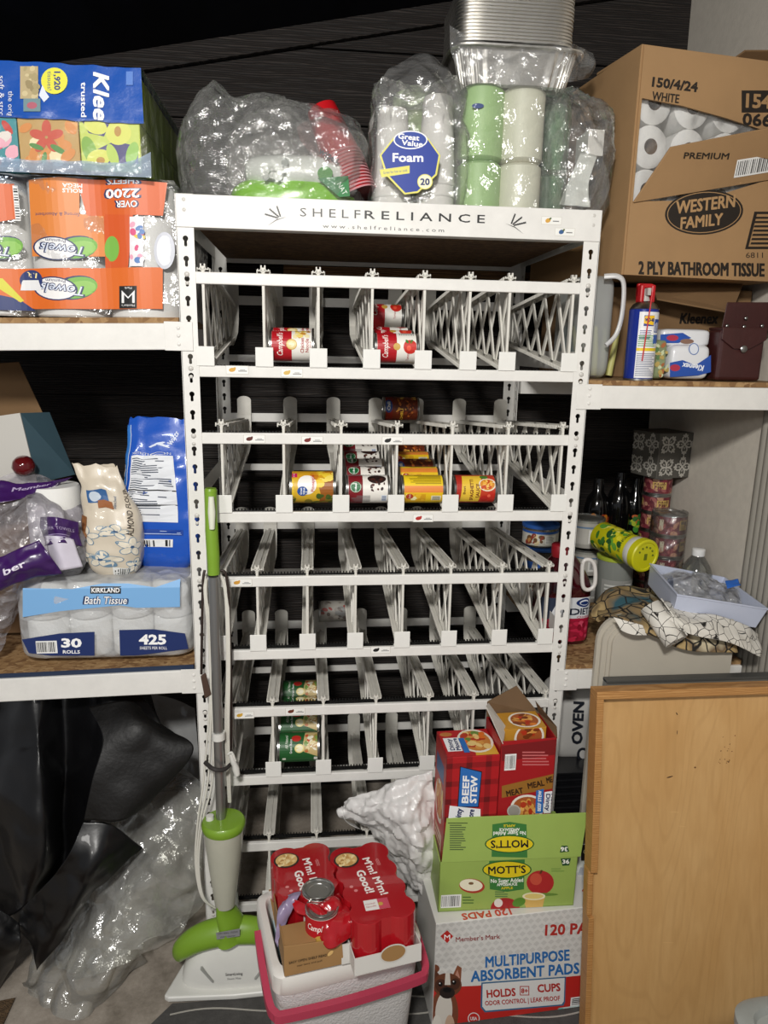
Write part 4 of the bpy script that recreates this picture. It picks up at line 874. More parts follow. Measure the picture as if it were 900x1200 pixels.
# nested red cups
REDC = pl('red_plastic', C('c01820'), .28, coat=.3); 
p0 = at(421, 236, .10); p1 = at(384, 146, .14); ax = (p1 - p0).normalized(); q = ax.to_track_quat('Z', 'Y').to_euler()
M = MB(); M.lathe([(.046, 0), (.0475, .002), (.046, .0045), (.0445, .005), (.041, .045), (.040, .046), (.037, .085), (.034, .12), (.0, .12)], 28); 
M2 = MB(); M2.lathe([(.047, .0), (.0482, .002), (.047, .004), (.046, .0)], 28)
cups = []
for k in range(13):
    t = thing('plastic_cup', None, 'cup', p0 + ax * (.010 + .0075 * k), tuple(q), 'nested red plastic cups leaning on the rack top')
    if k == 0: cupb = obj('cup_body', M, REDC, t, local=True, smooth=40); cupr = obj('rim', M2, pl('pale_pink_rim', C('d99aa0'), .3), t, local=True, smooth=50)
    else:
        for s_ in (cupb, cupr): c2 = s_.copy(); COL.objects.link(c2); c2.parent = t
    t['label'] = 'red plastic cup at the very top of the leaning nested stack' if k == 12 else ('red plastic cup at the very bottom of the leaning nested stack' if k == 0 else '%s red plastic cup from the bottom of the leaning nested stack' % ORD[k])
M, _ = sheet([[at(348, 150, .14), at(372, 128, .14), at(396, 128, .15)], [at(352, 165, .1), at(378, 150, .08), at(408, 150, .09)], [at(372, 190, .08), at(400, 190, .05), at(428, 185, .07)]], 26, 22, .005, 18, 3, ridge=.004)
_props(film_obj('cup_sleeve', M, film('red_tint_film', (.95, .75, .75), haze=.12, gloss=.7, bs=20)), 'thin clear sleeve gathered round the top of the red cups', 'wrapper')
bt = thing('wipes_tub', 'pale blue and white tub mostly hidden behind the red cups', 'tub', (at(428, 200, .3).x, .3, TZ))
M = MB(); M.lathe([(0, 0), (.05, 0), (.053, .008), (.053, .15), (.048, .16), (0, .162)], 28, 0); obj('tub_body', M, pl('white_tub', C('d5d9d8'), .4), bt, local=True, smooth=40)
decal('print', bt, [RC(-.07, .06, .07, .13, '3a8ac0'), RC(-.07, .03, .07, .05, '8ac04a')], cylmap(.053), cut=(.01, None))
# foam cups
FOAM = pl('white_foam', C('eceae6'), .55, bump=.05, bs=80)
M = MB(); hC = .19; M.lathe([(.0435, 0), (.045, .002), (.045, .006), (.0432, .009), (.0335, hC - .012), (.031, hC - .004), (.0, hC - .004)], 32)
cupm = None
for ci, (pxc, ytop, ds) in enumerate(((460, 128, 'left'), (512, 113, 'right'))):
    xc = at(pxc, 190, .10).x; top = at(pxc, ytop, .11).z; n = 5; h0 = top - TZ - hC
    for k in range(n):
        t = thing('foam_cup', ('topmost white foam cup of the %s stack' if k == n - 1 else '%s white foam cup from the bottom of the ' % ORD[k] + '%s stack') % ds, 'cup', (xc, .11, TZ + .001 + h0 * k / (n - 1)), (0, 0, 0), 'white foam cups in the %s stack of the bag' % ds)
        if cupm is None: cupm = obj('cup_body', M, FOAM, t, local=True, smooth=45)
        else: c2 = cupm.copy(); COL.objects.link(c2); c2.parent = t
gr = thing('green_roll', 'pale green wrapped roll standing behind the foam cups', 'paper roll', (at(487, 160, .23).x, .235, TZ))
M = MB(); hz_ = at(487, 106, .2).z - TZ; M.lathe([(0, 0), (.05, 0), (.056, .008), (.056, hz_ - .008), (.05, hz_), (.018, hz_), (.016, hz_ - .01), (0, hz_ - .01)], 28); obj('roll_body', M, pl('pale_green_paper', C('b9cf9c'), .6, bump=.2, bs=40), gr, local=True, smooth=45)
fbx0, fbx1 = at(437, 190, .05).x, at(546, 190, .05).x
bagskin('foam_cup_bag', 'clear bag with the blue foam cup label round two stacks of white cups', 'plastic bag', ((fbx0 + fbx1) / 2, .115, TZ + .145), fbx1 - fbx0 + .012, .15, .30, BAGF, 31, ((-.09, .1, .05, .03), (.08, .1, .07, .04)), .007, 12, .35)
fl = bpy.data.objects['foam_cup_bag']
F = PF((0, .026, 0)); S = [F.PG([(445, 182), (462, 160), (500, 160), (516, 182), (512, 205), (490, 226), (474, 228), (452, 205)], 'e6df6a'), F.PG([(447, 182), (463, 162), (500, 162), (514, 182), (510, 204), (489, 224), (475, 226), (454, 204)], '15379a'), F.EL(481, 164, 20, 11, 'f2f4f8'), F.EL(481, 164, 18.5, 9.5, '1b3f9c'), F.TX('Great', 479, 160.5, 6.5, 'ffffff', 25, bold=.05, rot=-6), F.TX('Value', 483, 168, 6.5, 'ffffff', 25, bold=.05, rot=-6),
     F.TX('Foam', 478, 184.5, 10.5, 'ffffff', 36, bold=.05), F.PG([(445, 199), (480, 194), (480, 203), (447, 208)], 'e6df6a'), F.TX('Great for hot or cold', 463, 201, 3, '1b3f9c', 28, rot=6), F.EL(498, 213, 9, 9, 'e6df6a'), F.EL(498, 213, 8, 8, 'f4f1d0'), F.TX('20', 498, 213, 8, '1b2f6a', 11, bold=.05)]
_props(F.put('label_print', fl, S), None, None)
# wrapped paper rolls, two tiers
rp = thing('paper_roll_pack', 'film pack of paper rolls in two tiers, pale green and cream, under the foil pans', 'paper rolls', (.73, .15, TZ))
GP = pl('green_wrapped_roll', C('a9c98c'), .5, bump=.3, bs=30, var=.1); CP = pl('cream_wrapped_roll', C('dcd8c8'), .5, bump=.3, bs=30, var=.05); DG = pl('dark_green_wrap', C('3f7a44'), .4, bump=.3, bs=30, var=.15)
ztp = at(600, 110, .13).z; hh = (ztp - TZ) / 2
for (pxc, mt) in ((566, GP), (614, CP)):
    for kz in range(2):
        for jy in range(2):
            xc = at(pxc, 175, .08).x; M = MB(); r = .0515
            M.lathe([(0, .001), (r - .008, .001), (r, .008), (r, hh - .008), (r - .008, hh - .001), (.018, hh - .001), (.016, hh - .02), (0, hh - .02)], 30, 0, Matrix.Translation((xc, .115 + .105 * jy, TZ + kz * hh))); obj('roll', M, mt, rp, smooth=45, label='%s roll' % ('pale green' if mt is GP else 'cream'))
for kz in range(2):
    xc = at(650, 175, .16).x; M = MB(); r = .04; M.lathe([(0, .001), (r - .008, .001), (r, .008), (r, hh - .008), (r - .008, hh - .001), (0, hh - .001)], 26, 0, Matrix.Translation((xc + .0, .2, TZ + kz * hh))); obj('roll', M, DG, rp, smooth=45, label='dark green roll')
F = PF((0, .06, 0)); F.put('blue_mark', rp, [F.EL(560, 124, 7, 3, '1f3f8a')])
xm0, xm1 = at(536, 170, .06).x, at(668, 170, .08).x
film_obj('wrapping_film', pillow((xm0 + xm1) / 2, .165, (TZ + ztp) / 2 + .002, xm1 - xm0, .235, ztp - TZ - .0, .25, .3, 90, 40, .005, 14, 7), film('roll_pack_film', (.98, 1, .97), haze=.06, gloss=.6, rough=.12, bs=15, bump=.8), rp)
# foil pans
ALU = pl('crimped_foil', C('e4e1db'), .36, 1.0, bump=.25, bs=60, dist=.002)
def pan_mesh(w, d, h, sl, ribs=1.0):
    M = MB(); n = 160
    def loop(k, z, rib):
        out = []
        for i in range(n):
            a = 2 * pi * i / n; x = (w / 2 - k) * sq(cos(a), .32); y = (d / 2 - k) * sq(sin(a), .32); s = 1 + rib * .010 * (1 if i % 4 < 2 else -1) + rib * .004 * nz((i * .3, z * 30, 0), 1)
            out.append((x * s, y * s, z))
        return out
    rings = [loop(0, h - .004, 0), loop(-.004, h - .001, 0), loop(-.004, h + .003, 0), loop(.002, h + .004, 0), loop(.010, h, 0), loop(.013, h - .006, ribs), loop(.013 + sl * .5, h * .5, ribs), loop(.013 + sl, .008, ribs * .6), loop(.02 + sl, .001, 0), loop(.06 + sl, .0, 0)]
    vs = [p for r in rings for p in r]; fs = [(j * n + i, j * n + (i + 1) % n, (j + 1) * n + (i + 1) % n, (j + 1) * n + i) for j in range(len(rings) - 1) for i in range(n)]
    fs.append(tuple((len(rings) - 1) * n + i for i in range(n))); return M.add(vs, fs)
xa, xb = at(531, 56, .10).x, at(690, 56, .10).x; zb_ = ztp + .004; zr = at(610, 57, .11).z; yc = .10 + .125
bpan = obj('foil_pan', pan_mesh(xb - xa, .25, zr - zb_, .018), ALU, local=True, smooth=25); bpan.location = ((xa + xb) / 2, yc, zb_); WM[bpan.name] = Matrix.Translation(bpan.location)
_props(bpan, 'large deep foil roasting pan at the bottom of the foil pan stack', 'foil pan')
xa2, xb2 = at(538, 30, .12).x, at(676, 30, .12).x
sp = obj('foil_pan', pan_mesh(xb2 - xa2, .21, .062, .016, .5), ALU, local=True, smooth=25); g = 'smaller foil pans nested in the stack on the rack top'
dzp = (at(600, 45, .12).z - at(600, 49.1, .12).z); z0 = at(600, 49, .12).z - .062
for k in range(15):
    c2 = sp if k == 0 else sp.copy()
    if k: COL.objects.link(c2)
    c2.location = ((xa2 + xb2) / 2 + .001 * random.uniform(-1, 1), yc, z0 + dzp * k); c2.rotation_euler = (0, 0, random.uniform(-.01, .01))
    _props(c2, 'lowest of the smaller shiny foil pans, just above the big roasting pan' if k == 0 else 'smaller shiny foil pan, %s up from the lowest of the stack' % ORD[k - 1], 'foil pan', g)
M, _ = sheet([[at(527, 30, .08), at(560, 46, .06), at(620, 50, .06), at(672, 52, .07), at(697, 62, .12)], [at(529, 60, .08), at(560, 62, .075), at(620, 62, .075), at(670, 62, .08), at(696, 78, .12)], [at(545, 95, .085), at(570, 104, .08), at(620, 100, .08), at(668, 96, .085), at(690, 92, .14)]], 70, 24, .008, 16, 9, ridge=.006)
_props(film_obj('pan_wrapping', M, BAGF), 'clear film slipping down round the big foil pan', 'plastic film')
bagskin('clear_bag', 'clear crumpled bag at the right end of the rack top beside the paper rolls', 'plastic bag', (at(678, 170, .1).x, .16, TZ + .15), .165, .24, .31, BAGF, 43, ((-.02, .1, .05, .05),), .016, 11)
M, _ = sheet([[at(437, 95, .10), at(470, 70, .12), at(505, 58, .14), at(530, 88, .1)], [at(440, 120, .05), at(475, 96, .05), at(510, 90, .05), at(545, 120, .07)], [at(442, 140, .04), at(475, 130, .035), at(515, 125, .035), at(548, 160, .05)]], 50, 36, .012, 14, 12, ridge=.008)
_props(film_obj('bag_neck', M, BAGF), 'gathered open neck of the clear foam cup bag', 'plastic film')
ppk = thing('white_carton', 'small white carton inside the clear bag at the right end of the rack top', 'box', (.85, .1, TZ))
M = MB(); a_ = at(688, 182, .12); b_ = at(709, 152, .12); M.box((a_.x, .12, a_.z), (b_.x, .2, b_.z)); obj('carton', M, pl('white_card', C('e4e2dc'), .6), ppk, bevel=.001)
M, _ = sheet([[at(680, 180, .11), at(700, 182, .10)], [at(665, 215, .08), at(690, 215, .07)], [at(655, 240, .06), at(692, 243, .06)]], 20, 24, .008, 18, 2); obj('paper_liner', M, WHT, ppk, smooth=60, solid=.001)

# ================================================================ upper right deck
RZ = 1.5315
kc = thing('tissue_carton', 'brown tissue carton with black script, lying under the big bath tissue box', 'box', (1.2, .4, RZ))
kx0 = at(765, 380, .22).x
wz = 1.772
M = MB(); M.box((1.0, .22, RZ), (1.435, .62, wz - .012)); obj('carton_body', M, CARDD, kc, bevel=.004)
F = PF((0, .22, 0)); F.put('print', kc, [F.TX('Kleenex', 819, 373, 13, '1d1712', 46, bold=.05, shear=.25), F.TX('professional tissue', 822, 388, 5, '2a211a', 52)])
obj('loose_flap', slab([at(764, 333, .2), at(872, 330, .2), at(858, 366, .1), at(770, 350, .13)], .004), CARDD, kc, bevel=.001)
# big bath tissue box
a = rad(8); U_ = V((cos(a), sin(a), 0)); N_ = V((sin(a), -cos(a), 0)); bo_ = at(731, 323, .05); bo_.z = wz
wbx = thing('bath_tissue_box', 'big torn-open cardboard box of bath tissue with a black oval print, top right', 'box', tuple(bo_))
bwd = .425; bhh = at(748, 52, .05).z - wz; bdp = .5; B_ = -N_
F = PF(bo_, U_, (0, 0, 1))
TM = Matrix(((U_.x, 0, B_.x, bo_.x), (U_.y, 0, B_.y, bo_.y), (0, 1, 0, bo_.z), (0, 0, 0, 1)))
hole = [F.p(*q) for q in ((745, 114), (800, 124), (850, 138), (899, 154), (930, 165), (930, 204), (899, 211), (850, 226), (800, 235), (741, 236))]
hole = [(min(max(u, .006), bwd - .006), v) for u, v in hole]
M = MB(); M.ext([[(0, 0), (bwd, 0), (bwd, bhh), (0, bhh)], hole], .005, TM); obj('front_panel', M, CARD, wbx)
def wp_(u, v, d): return bo_ + U_ * u + V((0, 0, v)) + B_ * d
def board(name, pts, parent, mat=CARD, t=.005, **k):
    return obj(name, slab(pts, t), mat, parent, **k)
board('side_panel', [wp_(0, 0, .003), wp_(0, 0, bdp), wp_(0, bhh, bdp), wp_(0, bhh, .003)], wbx, t=-.005)
board('bottom_panel', [wp_(0, .001, .003), wp_(bwd, .001, .003), wp_(bwd, .001, bdp), wp_(0, .001, bdp)], wbx, t=.005)
board('back_panel', [wp_(0, 0, bdp), wp_(bwd, 0, bdp), wp_(bwd, bhh, bdp), wp_(0, bhh, bdp)], wbx)
board('top_flap', [wp_(.0, bhh, .01), wp_(bwd, bhh, .01), wp_(bwd, bhh + .015, .2), wp_(.0, bhh + .005, .2)], wbx)
board('top_flap', [wp_(bwd * .62, bhh, .2), wp_(bwd, bhh, .2), wp_(bwd, bhh + .07, .1), wp_(bwd * .78, bhh + .06, .1)], wbx, CARDD)
fpts = [F.p(741, 237), F.p(925, 237)]
f0, f1 = [bo_ + U_ * q[0] + V((0, 0, q[1])) for q in fpts]; f1 = bo_ + U_ * (bwd - .005) + V((0, 0, F.p(925, 206)[1])); f2 = at(930, 172, .075); f3 = at(785, 172, .02)
f2 = f1 + (f3 - f0).project(V((0, 0, 1))) + N_ * .05
board('torn_flap', [f0, f1, f2, f3], wbx, bevel=.001)
FF = PF(f0 + (f1 - f0).cross(f3 - f0).normalized() * .0, (f1 - f0), (f3 - f0)); 
if FF.n.y > 0: FF.n = -FF.n
FF.fn = lambda u, v, h: FF.o + FF.u * u + FF.v * v + FF.n * (h + .0058)
FF.put('print', wbx, [FF.TX('PREMIUM', 826, 182, 7.5, '251e18', 54, bold=.03, shear=.15, rot=-1), FF.BAR(862, 187, 900, 201, 3, 16)], clip=None)
kk = '241d18'
S = [F.TX('150/4/24', 791, 99, 12, kk, 54, bold=.04, rot=-7), F.TX('WHITE', 780, 114, 10.5, kk, 32, bold=.03, rot=-7), F.RC(869, 106, 925, 132, kk), F.TX('15400', 900, 119, 17, 'a5825a', 52, bold=.05, rot=-3), F.TX('06623', 898, 141, 15, kk, 56, bold=.05, rot=-3),
     F.EL(825, 249, 46, 26, kk, 5, 36), F.EL(825, 249, 43.5, 24, 'a5825a', 5, 36), F.EL(825, 249, 42.5, 23, kk, 5, 36), F.TX('WESTERN', 828, 239, 15, 'b08c62', 70, bold=.04, shear=.25, rot=7), F.TX('FAMILY', 822, 259, 14, 'b08c62', 52, bold=.04, shear=.2, rot=6),
     F.TX('2 PLY BATHROOM TISSUE', 822, 315, 16, kk, 148, bold=.05, rot=-1), F.TX('6811', 884, 299, 6.5, kk, 20, rot=0), F.PG([(884, 248), (925, 248), (925, 292), (873, 292)], kk), F.PG([(887, 251), (925, 251), (925, 289), (877, 289)], 'a5825a')]
for i in range(7): S.append(F.PG([(886 - i, 254 + 5 * i), (925, 254 + 5 * i), (925, 256.5 + 5 * i), (885 - i, 256.5 + 5 * i)], kk))
F.put('print', wbx, S, clip=(.003, .002, bwd - .002, bhh - .002))
FS = PF(wp_(0, 0, bdp), tuple(-B_), (0, 0, 1)); kk2 = kk
def sp_(d, v): return (bdp - d, v)
S = [PG([(bdp - .16, .285), (bdp - .04, .295), (bdp - .04, .345), (bdp - .16, .335)], kk), TX('15400', bdp - .10, .315, .03, 'a5825a', .10, bold=.05, rot=4), TX('06623', bdp - .10, .262, .036, kk, .11, bold=.05, rot=4), RC(bdp - .16, .20, bdp - .05, .232, kk), [RC(bdp - .155 + .02 * i, .203, bdp - .145 + .02 * i, .229, 'a5825a') for i in range(5)],
     RC(bdp - .13, .05, bdp - .05, .12, kk), [RC(bdp - .126, .053 + .012 * i, bdp - .054, .059 + .012 * i, 'a5825a') for i in range(6)]]
FS.put('side_print', wbx, S)
TR = thing
rolls = 0
for (vy, xs) in ((.375, (.035, .135, .235, .335)), (.283, (.035, .135, .235, .335)), (.19, (.035, .135, .235, .335))):
    for kx, u in enumerate(xs):
        o_ = wp_(u + .018, 0, .022); zc_ = wz + vy
        rt = thing('toilet_roll', None, 'toilet roll', (o_.x, o_.y, zc_), (pi / 2, 0, a), 'white rolls showing through the tear of the big bath tissue box')
        rt['label'] = '%s white roll from the left in the %s row showing through the torn box' % (('first', 'second', 'third', 'fourth')[kx], {.375: 'top', .283: 'middle', .19: 'bottom'}[vy])
        M = MB(); R0 = .046; M.lathe([(.017, .0), (.038, .0), (R0, -.006), (R0, -.1), (.038, -.104), (.017, -.104), (.017, .0)], 26); obj('paper', M, PAPER, rt, local=True, smooth=45)
        M = MB(); M.lathe([(.0165, -.0005), (.0172, -.0005), (.0172, -.103), (.0165, -.103), (.0165, -.0005)], 20); obj('core', M, CARDD, rt, local=True, smooth=45)
M = MB(); M.grid(lambda u, v: wp_(.012 + u * .40, .15 + v * .27, .012 + .006 * nz((u * 6, v * 5, 1), 1.3)), 60, 40); _props(film_obj('roll_wrapper', M, film('roll_wrap_film', haze=.12, gloss=.7, bs=20)), 'glossy clear wrapper over the rolls inside the torn cardboard box', 'wrapper')
M = MB(); M.box(tuple(wp_(.03, .0, .0)), tuple(wp_(.06, .02, .02)))
# translucent container
tc = thing('plastic_container', 'translucent plastic container with a curved lid, beside the right post', 'container', (at(698, 390, .1).x, .15, RZ))
x0, x1 = at(664, 390, .1).x, at(720, 390, .08).x; zt_ = at(700, 322, .1).z
TRP = film('translucent_polypropylene', (.78, .80, .78), haze=.38, gloss=.35, rough=.3, bs=8, bump=.1)
x0 = max(x0, RW + .006)
film_obj('body', pillow((x0 + x1) / 2, .19, (RZ + zt_) / 2, x1 - x0, .22, zt_ - RZ, .25, .35, 48, 28, .0006), TRP, tc)
pts = [at(708, 324, .06), at(724, 324, .05), at(731, 334, .05), at(729, 368, .05), at(722, 392, .05), at(710, 405, .05)]
M = MB(); M.tube(smoothpts(pts), .008, 12, flat=.6); obj('lid_rim', M, film('milky_plastic', (.95, .95, .95), haze=.6, gloss=.4, rough=.3, bs=8, bump=.1), tc, smooth=60)
M = MB()
for i in range(5): b0 = V((x0 + .03 + .02 * i, .16 + .01 * (i % 2), RZ + .006)); M.tube([b0, b0 + V((.004 * (i - 2), 0, .06)), b0 + V((.01 * (i - 2), .01, .12))], [.009, .008, .005], 8)
obj('pasta_strands', M, pl('yellow_contents', C('c9c47a'), .5), tc, smooth=60)['kind'] = 'stuff'
M = MB(); M.box((x0 + .012, .2, RZ + .006), (x1 - .02, .27, RZ + .13)); obj('blue_contents', M, pl('blue_contents', C('3a8a9a'), .5), tc, bevel=.01)
# spray can
r = .0335; yw = .045; xw = at(750.5, 410, yw).x; top = at(750, 364, yw).z - RZ
sc_ = thing('spray_can', 'blue and yellow lubricant spray can with red nozzle and straw', 'spray can', (xw, yw, RZ))
M = MB(); M.lathe([(0, 0), (r - .003, 0), (r, .002), (r, top), (r - .002, top + .004), (r * .78, top + .014), (r * .45, top + .02), (0, top + .02)], 32); obj('can_body', M, pl('navy_print_metal', C('1a2f8a'), .3, coat=.3), sc_, local=True, smooth=35)
M = MB(); M.lathe([(r + .0006, 0), (r + .0006, .004), (r - .001, .0045)], 32); obj('base_rim', M, CHROME, sc_, local=True, smooth=35)
M = MB(); M.lathe([(r - .001, top + .002), (r + .0008, top + .003), (r - .002, top + .006), (r * .78, top + .0145), (r * .45, top + .021), (r * .44, top + .02)], 32); obj('shoulder_rim', M, CHROME, sc_, local=True, smooth=35)
M = MB(); M.box((-.018, -.012, top + .018), (-.008, .014, top + .058)); M.box((.008, -.012, top + .018), (.018, .014, top + .058)); M.box((-.018, .004, top + .03), (.018, .016, top + .062)); M.box((-.014, -.01, top + .05), (.014, .012, top + .06)); obj('nozzle_guard', M, pl('red_cap', C('b8161f'), .35), sc_, local=True, bevel=.003)
M = MB(); M.lathe([(0, top + .018), (.012, top + .02), (.007, top + .035), (.006, top + .05), (0, top + .052)], 16); M.box((-.004, -.018, top + .034), (.004, 0, top + .05)); obj('nozzle', M, pl('grey_nozzle', C('b9b6b0'), .4), sc_, local=True, smooth=50)
M = MB(); M.cyl((-.001, -r - .002, top + .04), (-.010, -r - .002, top - .115), .0016, n=8); obj('straw', M, pl('red_straw', C('c81e28'), .3), sc_, local=True, smooth=50)
H_ = top; S = [RC(-.024, .006, .036, H_ - .004, 'e9e9ea'), RC(-.013, H_ - .036, .012, H_ - .012, '2a3a8a'), PG([(-.013, H_ - .03), (.010, H_ - .034), (.012, H_ - .012), (-.012, H_ - .014)], 'f2c21a'), TX('WD-40', 0, H_ - .022, .0085, '16246a', .022, bold=.06), RC(.014, H_ - .05, .036, H_ - .02, '2a4a9a'), LINES(.015, H_ - .048, .035, H_ - .022, 4, 'e9e9ea', 3, True), RC(-.022, H_ - .068, .012, H_ - .042, 'f6f6f6'), LINES(-.020, H_ - .066, .008, H_ - .044, 6, '3a4a8a', 5),
     RC(-.024, .068, .036, .075, 'e8c81c'), LINES(-.022, .01, .032, .064, 13, '7a8098', 6), LINES(-.022, .078, .034, .105, 6, '5a9a4a', 9), RC(.014, H_ - .075, .036, H_ - .055, '3a62b0')]
decal('print', sc_, S, cylmap(r), cut=(.006, None))
# pocket tissue packs
for (px0, px1, py0, py1, yy, nm_, lb, sd) in ((783, 834, 404, 443, .055, 'tissue_packet', 'lower white and blue tissue packet, printed upside down, beside the spray can', 3), (773, 834, 386, 406, .075, 'tissue_packet', 'upper tissue packet with red oval lying on the blue and white one', 5)):
    a_ = at(px0, py1, yy); b_ = at(px1, py0, yy); zb0 = RZ + .002 if sd == 3 else a_.z
    t = thing(nm_, lb, 'tissues', ((a_.x + b_.x) / 2, yy, zb0))
    obj('packet', pillow((a_.x + b_.x) / 2, yy + .045, (zb0 + b_.z) / 2, b_.x - a_.x, .1, b_.z - zb0, .35, .25, 40, 20, .001, 30, sd), pl('white_tissue_film', C('e2e3e6'), .25, bump=.3, bs=40, coat=.4), t, smooth=60)
    F = PF((0, yy - .0052, 0))
    if sd == 3: S = [F.PG([(785, 442), (785, 425), (800, 422), (815, 428), (833, 416), (833, 436), (818, 440)], '2450a8'), F.TX('Kleenex', 812, 430, 7, 'eef2fa', 26, bold=.03, shear=.2, rot=172), F.EL(813, 409, 6, 7, '5a78b0'), F.EL(813, 409, 5, 6, 'dfe4ee'), F.EL(791, 431, 6, 4, 'b0304a')]
    else: S = [F.PG([(774, 402), (774, 392), (800, 390), (810, 396), (795, 402)], '2450a8'), F.EL(788, 396, 7, 3.5, 'b0304a'), F.EL(805, 400, 8, 3, '8a6a5a')]
    F.put('print', t, S)
gpk = thing('tissue_packet', 'greenish patterned tissue packet at the left of the white ones', 'tissues', (at(775, 425, .06).x, .1, RZ)); a_ = at(766, 440, .06); b_ = at(784, 398, .06)
obj('packet', pillow((a_.x + b_.x) / 2, .11, (RZ + .002 + b_.z) / 2, b_.x - a_.x, .1, b_.z - RZ - .002, .3, .3, 30, 16, .001, 30, 9), pl('olive_pattern_film', C('8f9a72'), .3, bump=.3, bs=40, var=.4), gpk, smooth=60)
F = PF((0, .0595, 0)); F.put('print', gpk, [F.BL(768, 402, 782, 440, 26, ['b8a05a', '5a7a4a', 'c8d0a8', 'a8643a'], 3, 4)])
# leather case
LEA = pl('oxblood_leather', C('3f1d1c'), .38, bump=.25, bs=120, var=.15, coat=.15)
lc = thing('leather_case', 'dark oxblood leather case with a snap flap, right end of the upper right deck', 'case', (at(868, 430, .05).x, .08, RZ)); a_ = at(838, 446, .04); b_ = at(899, 386, .04)
xc_ = (a_.x + b_.x) / 2; wd_ = b_.x - a_.x
M = MB(); M.box((a_.x, .04, RZ + .0015), (b_.x, .10, b_.z)); obj('pouch', M, LEA, lc, bevel=.009, seg=3)
M = MB(); TMc = Matrix(((1, 0, 0, xc_), (0, 0, 1, .0345), (0, 1, 0, b_.z), (0, 0, 0, 1)))
M.ext([[(-wd_ / 2 + .001, 0), (-wd_ / 2 + .001, -.025), (-wd_ * .2, -.047), (wd_ * .15, -.047), (wd_ / 2 - .001, -.025), (wd_ / 2 - .001, 0)][::-1]], .004, TMc); M.box((a_.x + .001, .036, b_.z - .003), (b_.x - .001, .098, b_.z + .003)); obj('flap', M, LEA, lc, bevel=.0015)
M = MB(); sn = at(872, 409, .033); M.lathe([(.0085, 0), (.0085, .002), (.006, .004), (0, .0045)], 20, 0, Matrix.Translation((sn.x, .035, sn.z)) @ Matrix.Rotation(pi / 2, 4, 'X')); obj('snap_button', M, CHROME, lc, smooth=50)
M = MB(); M.hexa([at(845, 386, .09), at(905, 386, .09), at(905, 388, .12), at(845, 388, .12), at(852, 354, .09), at(905, 354, .09), at(905, 356, .11), at(852, 356, .11)]); obj('belt_panel', M, LEA, lc, bevel=.002)
for (px, py) in ((874, 373), (852, 382), (872, 383), (893, 382)):
    q_ = at(px, py, .088); M = MB(); M.lathe([(.005, 0), (.005, .001), (.003, .003), (0, .0035)], 16, 0, Matrix.Translation(q_) @ Matrix.Rotation(pi / 2, 4, 'X')); obj('rivet', M, CHROME, lc, smooth=50)

# ================================================================ lower right deck
DZ = .8155
pork = [BLOBS(-.13, .006, .13, .05, 110, ['7a2f38', '9c5a58', '5c1f2a', 'b88a70'], .009, 5), [RC(u - .021, .02, u + .021, .042, 'c8a860') for u in (-.09, 0, .09)], [TX('PULLED', u, .036, .007, '4a1c1c', .034, bold=.03) for u in (-.09, 0, .09)], [TX('PORK', u, .027, .007, '4a1c1c', .028, bold=.03) for u in (-.09, 0, .09)]]
zs = at(778, 557, .50).z; nst = 7; hc_ = (zs - DZ) / nst
c0 = mk_can('meat_can', None, .042, hc_ - .0005, '6a2a32', pork, 'maroon labelled cans in the tall rear stack')
for k in range(nst):
    cc = c0 if k == 0 else copy_tree(c0); cc.location = (1.375 + .002 * random.uniform(-1, 1), .5, DZ + hc_ * (nst - 1 - k)); cc.rotation_euler = (0, 0, (-.35, .1, -.5, .3, -.2, .5, 0)[k])
    cc['label'] = ('topmost maroon labelled can of the tall stack, under the damask box', 'second maroon can from the top of the tall rear stack', 'third maroon can from the top of the tall rear stack', 'fourth can from the top of the tall rear stack', 'fifth can down in the tall rear stack', 'sixth can down in the tall rear stack', 'bottom can of the tall rear stack')[k]
zf = at(793, 600, .33).z; nf = 5; hf_ = (zf - DZ) / nf; xf = at(793, 625, .28).x
c0 = mk_can('large_meat_can', None, .049, hf_ - .0005, '6a2a32', [BLOBS(-.15, .006, .15, hf_ - .008, 130, ['7a2f38', '9c5a58', '5c1f2a', 'b88a70'], .009, 7), RC(.012, .02, .044, .05, 'c8a860'), TX('BEEF', .028, .042, .008, '4a1c1c', .024, bold=.03), RC(-.046, .02, -.034, .05, 'c9c0a8')], 'film-wrapped maroon cans in the front stack')
for k in range(nf):
    cc = c0 if k == 0 else copy_tree(c0); cc.location = (xf, .33, DZ + hf_ * (nf - 1 - k)); cc.rotation_euler = (0, 0, -.1 + .15 * k)
    cc['label'] = ('top can of the film-wrapped front stack, lid facing up', 'second can of the film-wrapped front stack', 'third can of the film-wrapped front stack', 'fourth can of the film-wrapped front stack', 'bottom can of the film-wrapped front stack')[k]
M = MB(); M.lathe([(.0515, .0), (.0518, hf_ * 2), (.052, hf_ * 4.6), (.05, hf_ * 5 + .003)], 40, 0, Matrix.Translation((xf, .33, DZ + .001)));
o = film_obj('shrink_film', M, film('tight_film', haze=.04, gloss=.9, rough=.08, bs=20, bump=.8)); _props(o, 'tight clear shrink film round the front stack of maroon cans', 'plastic film')
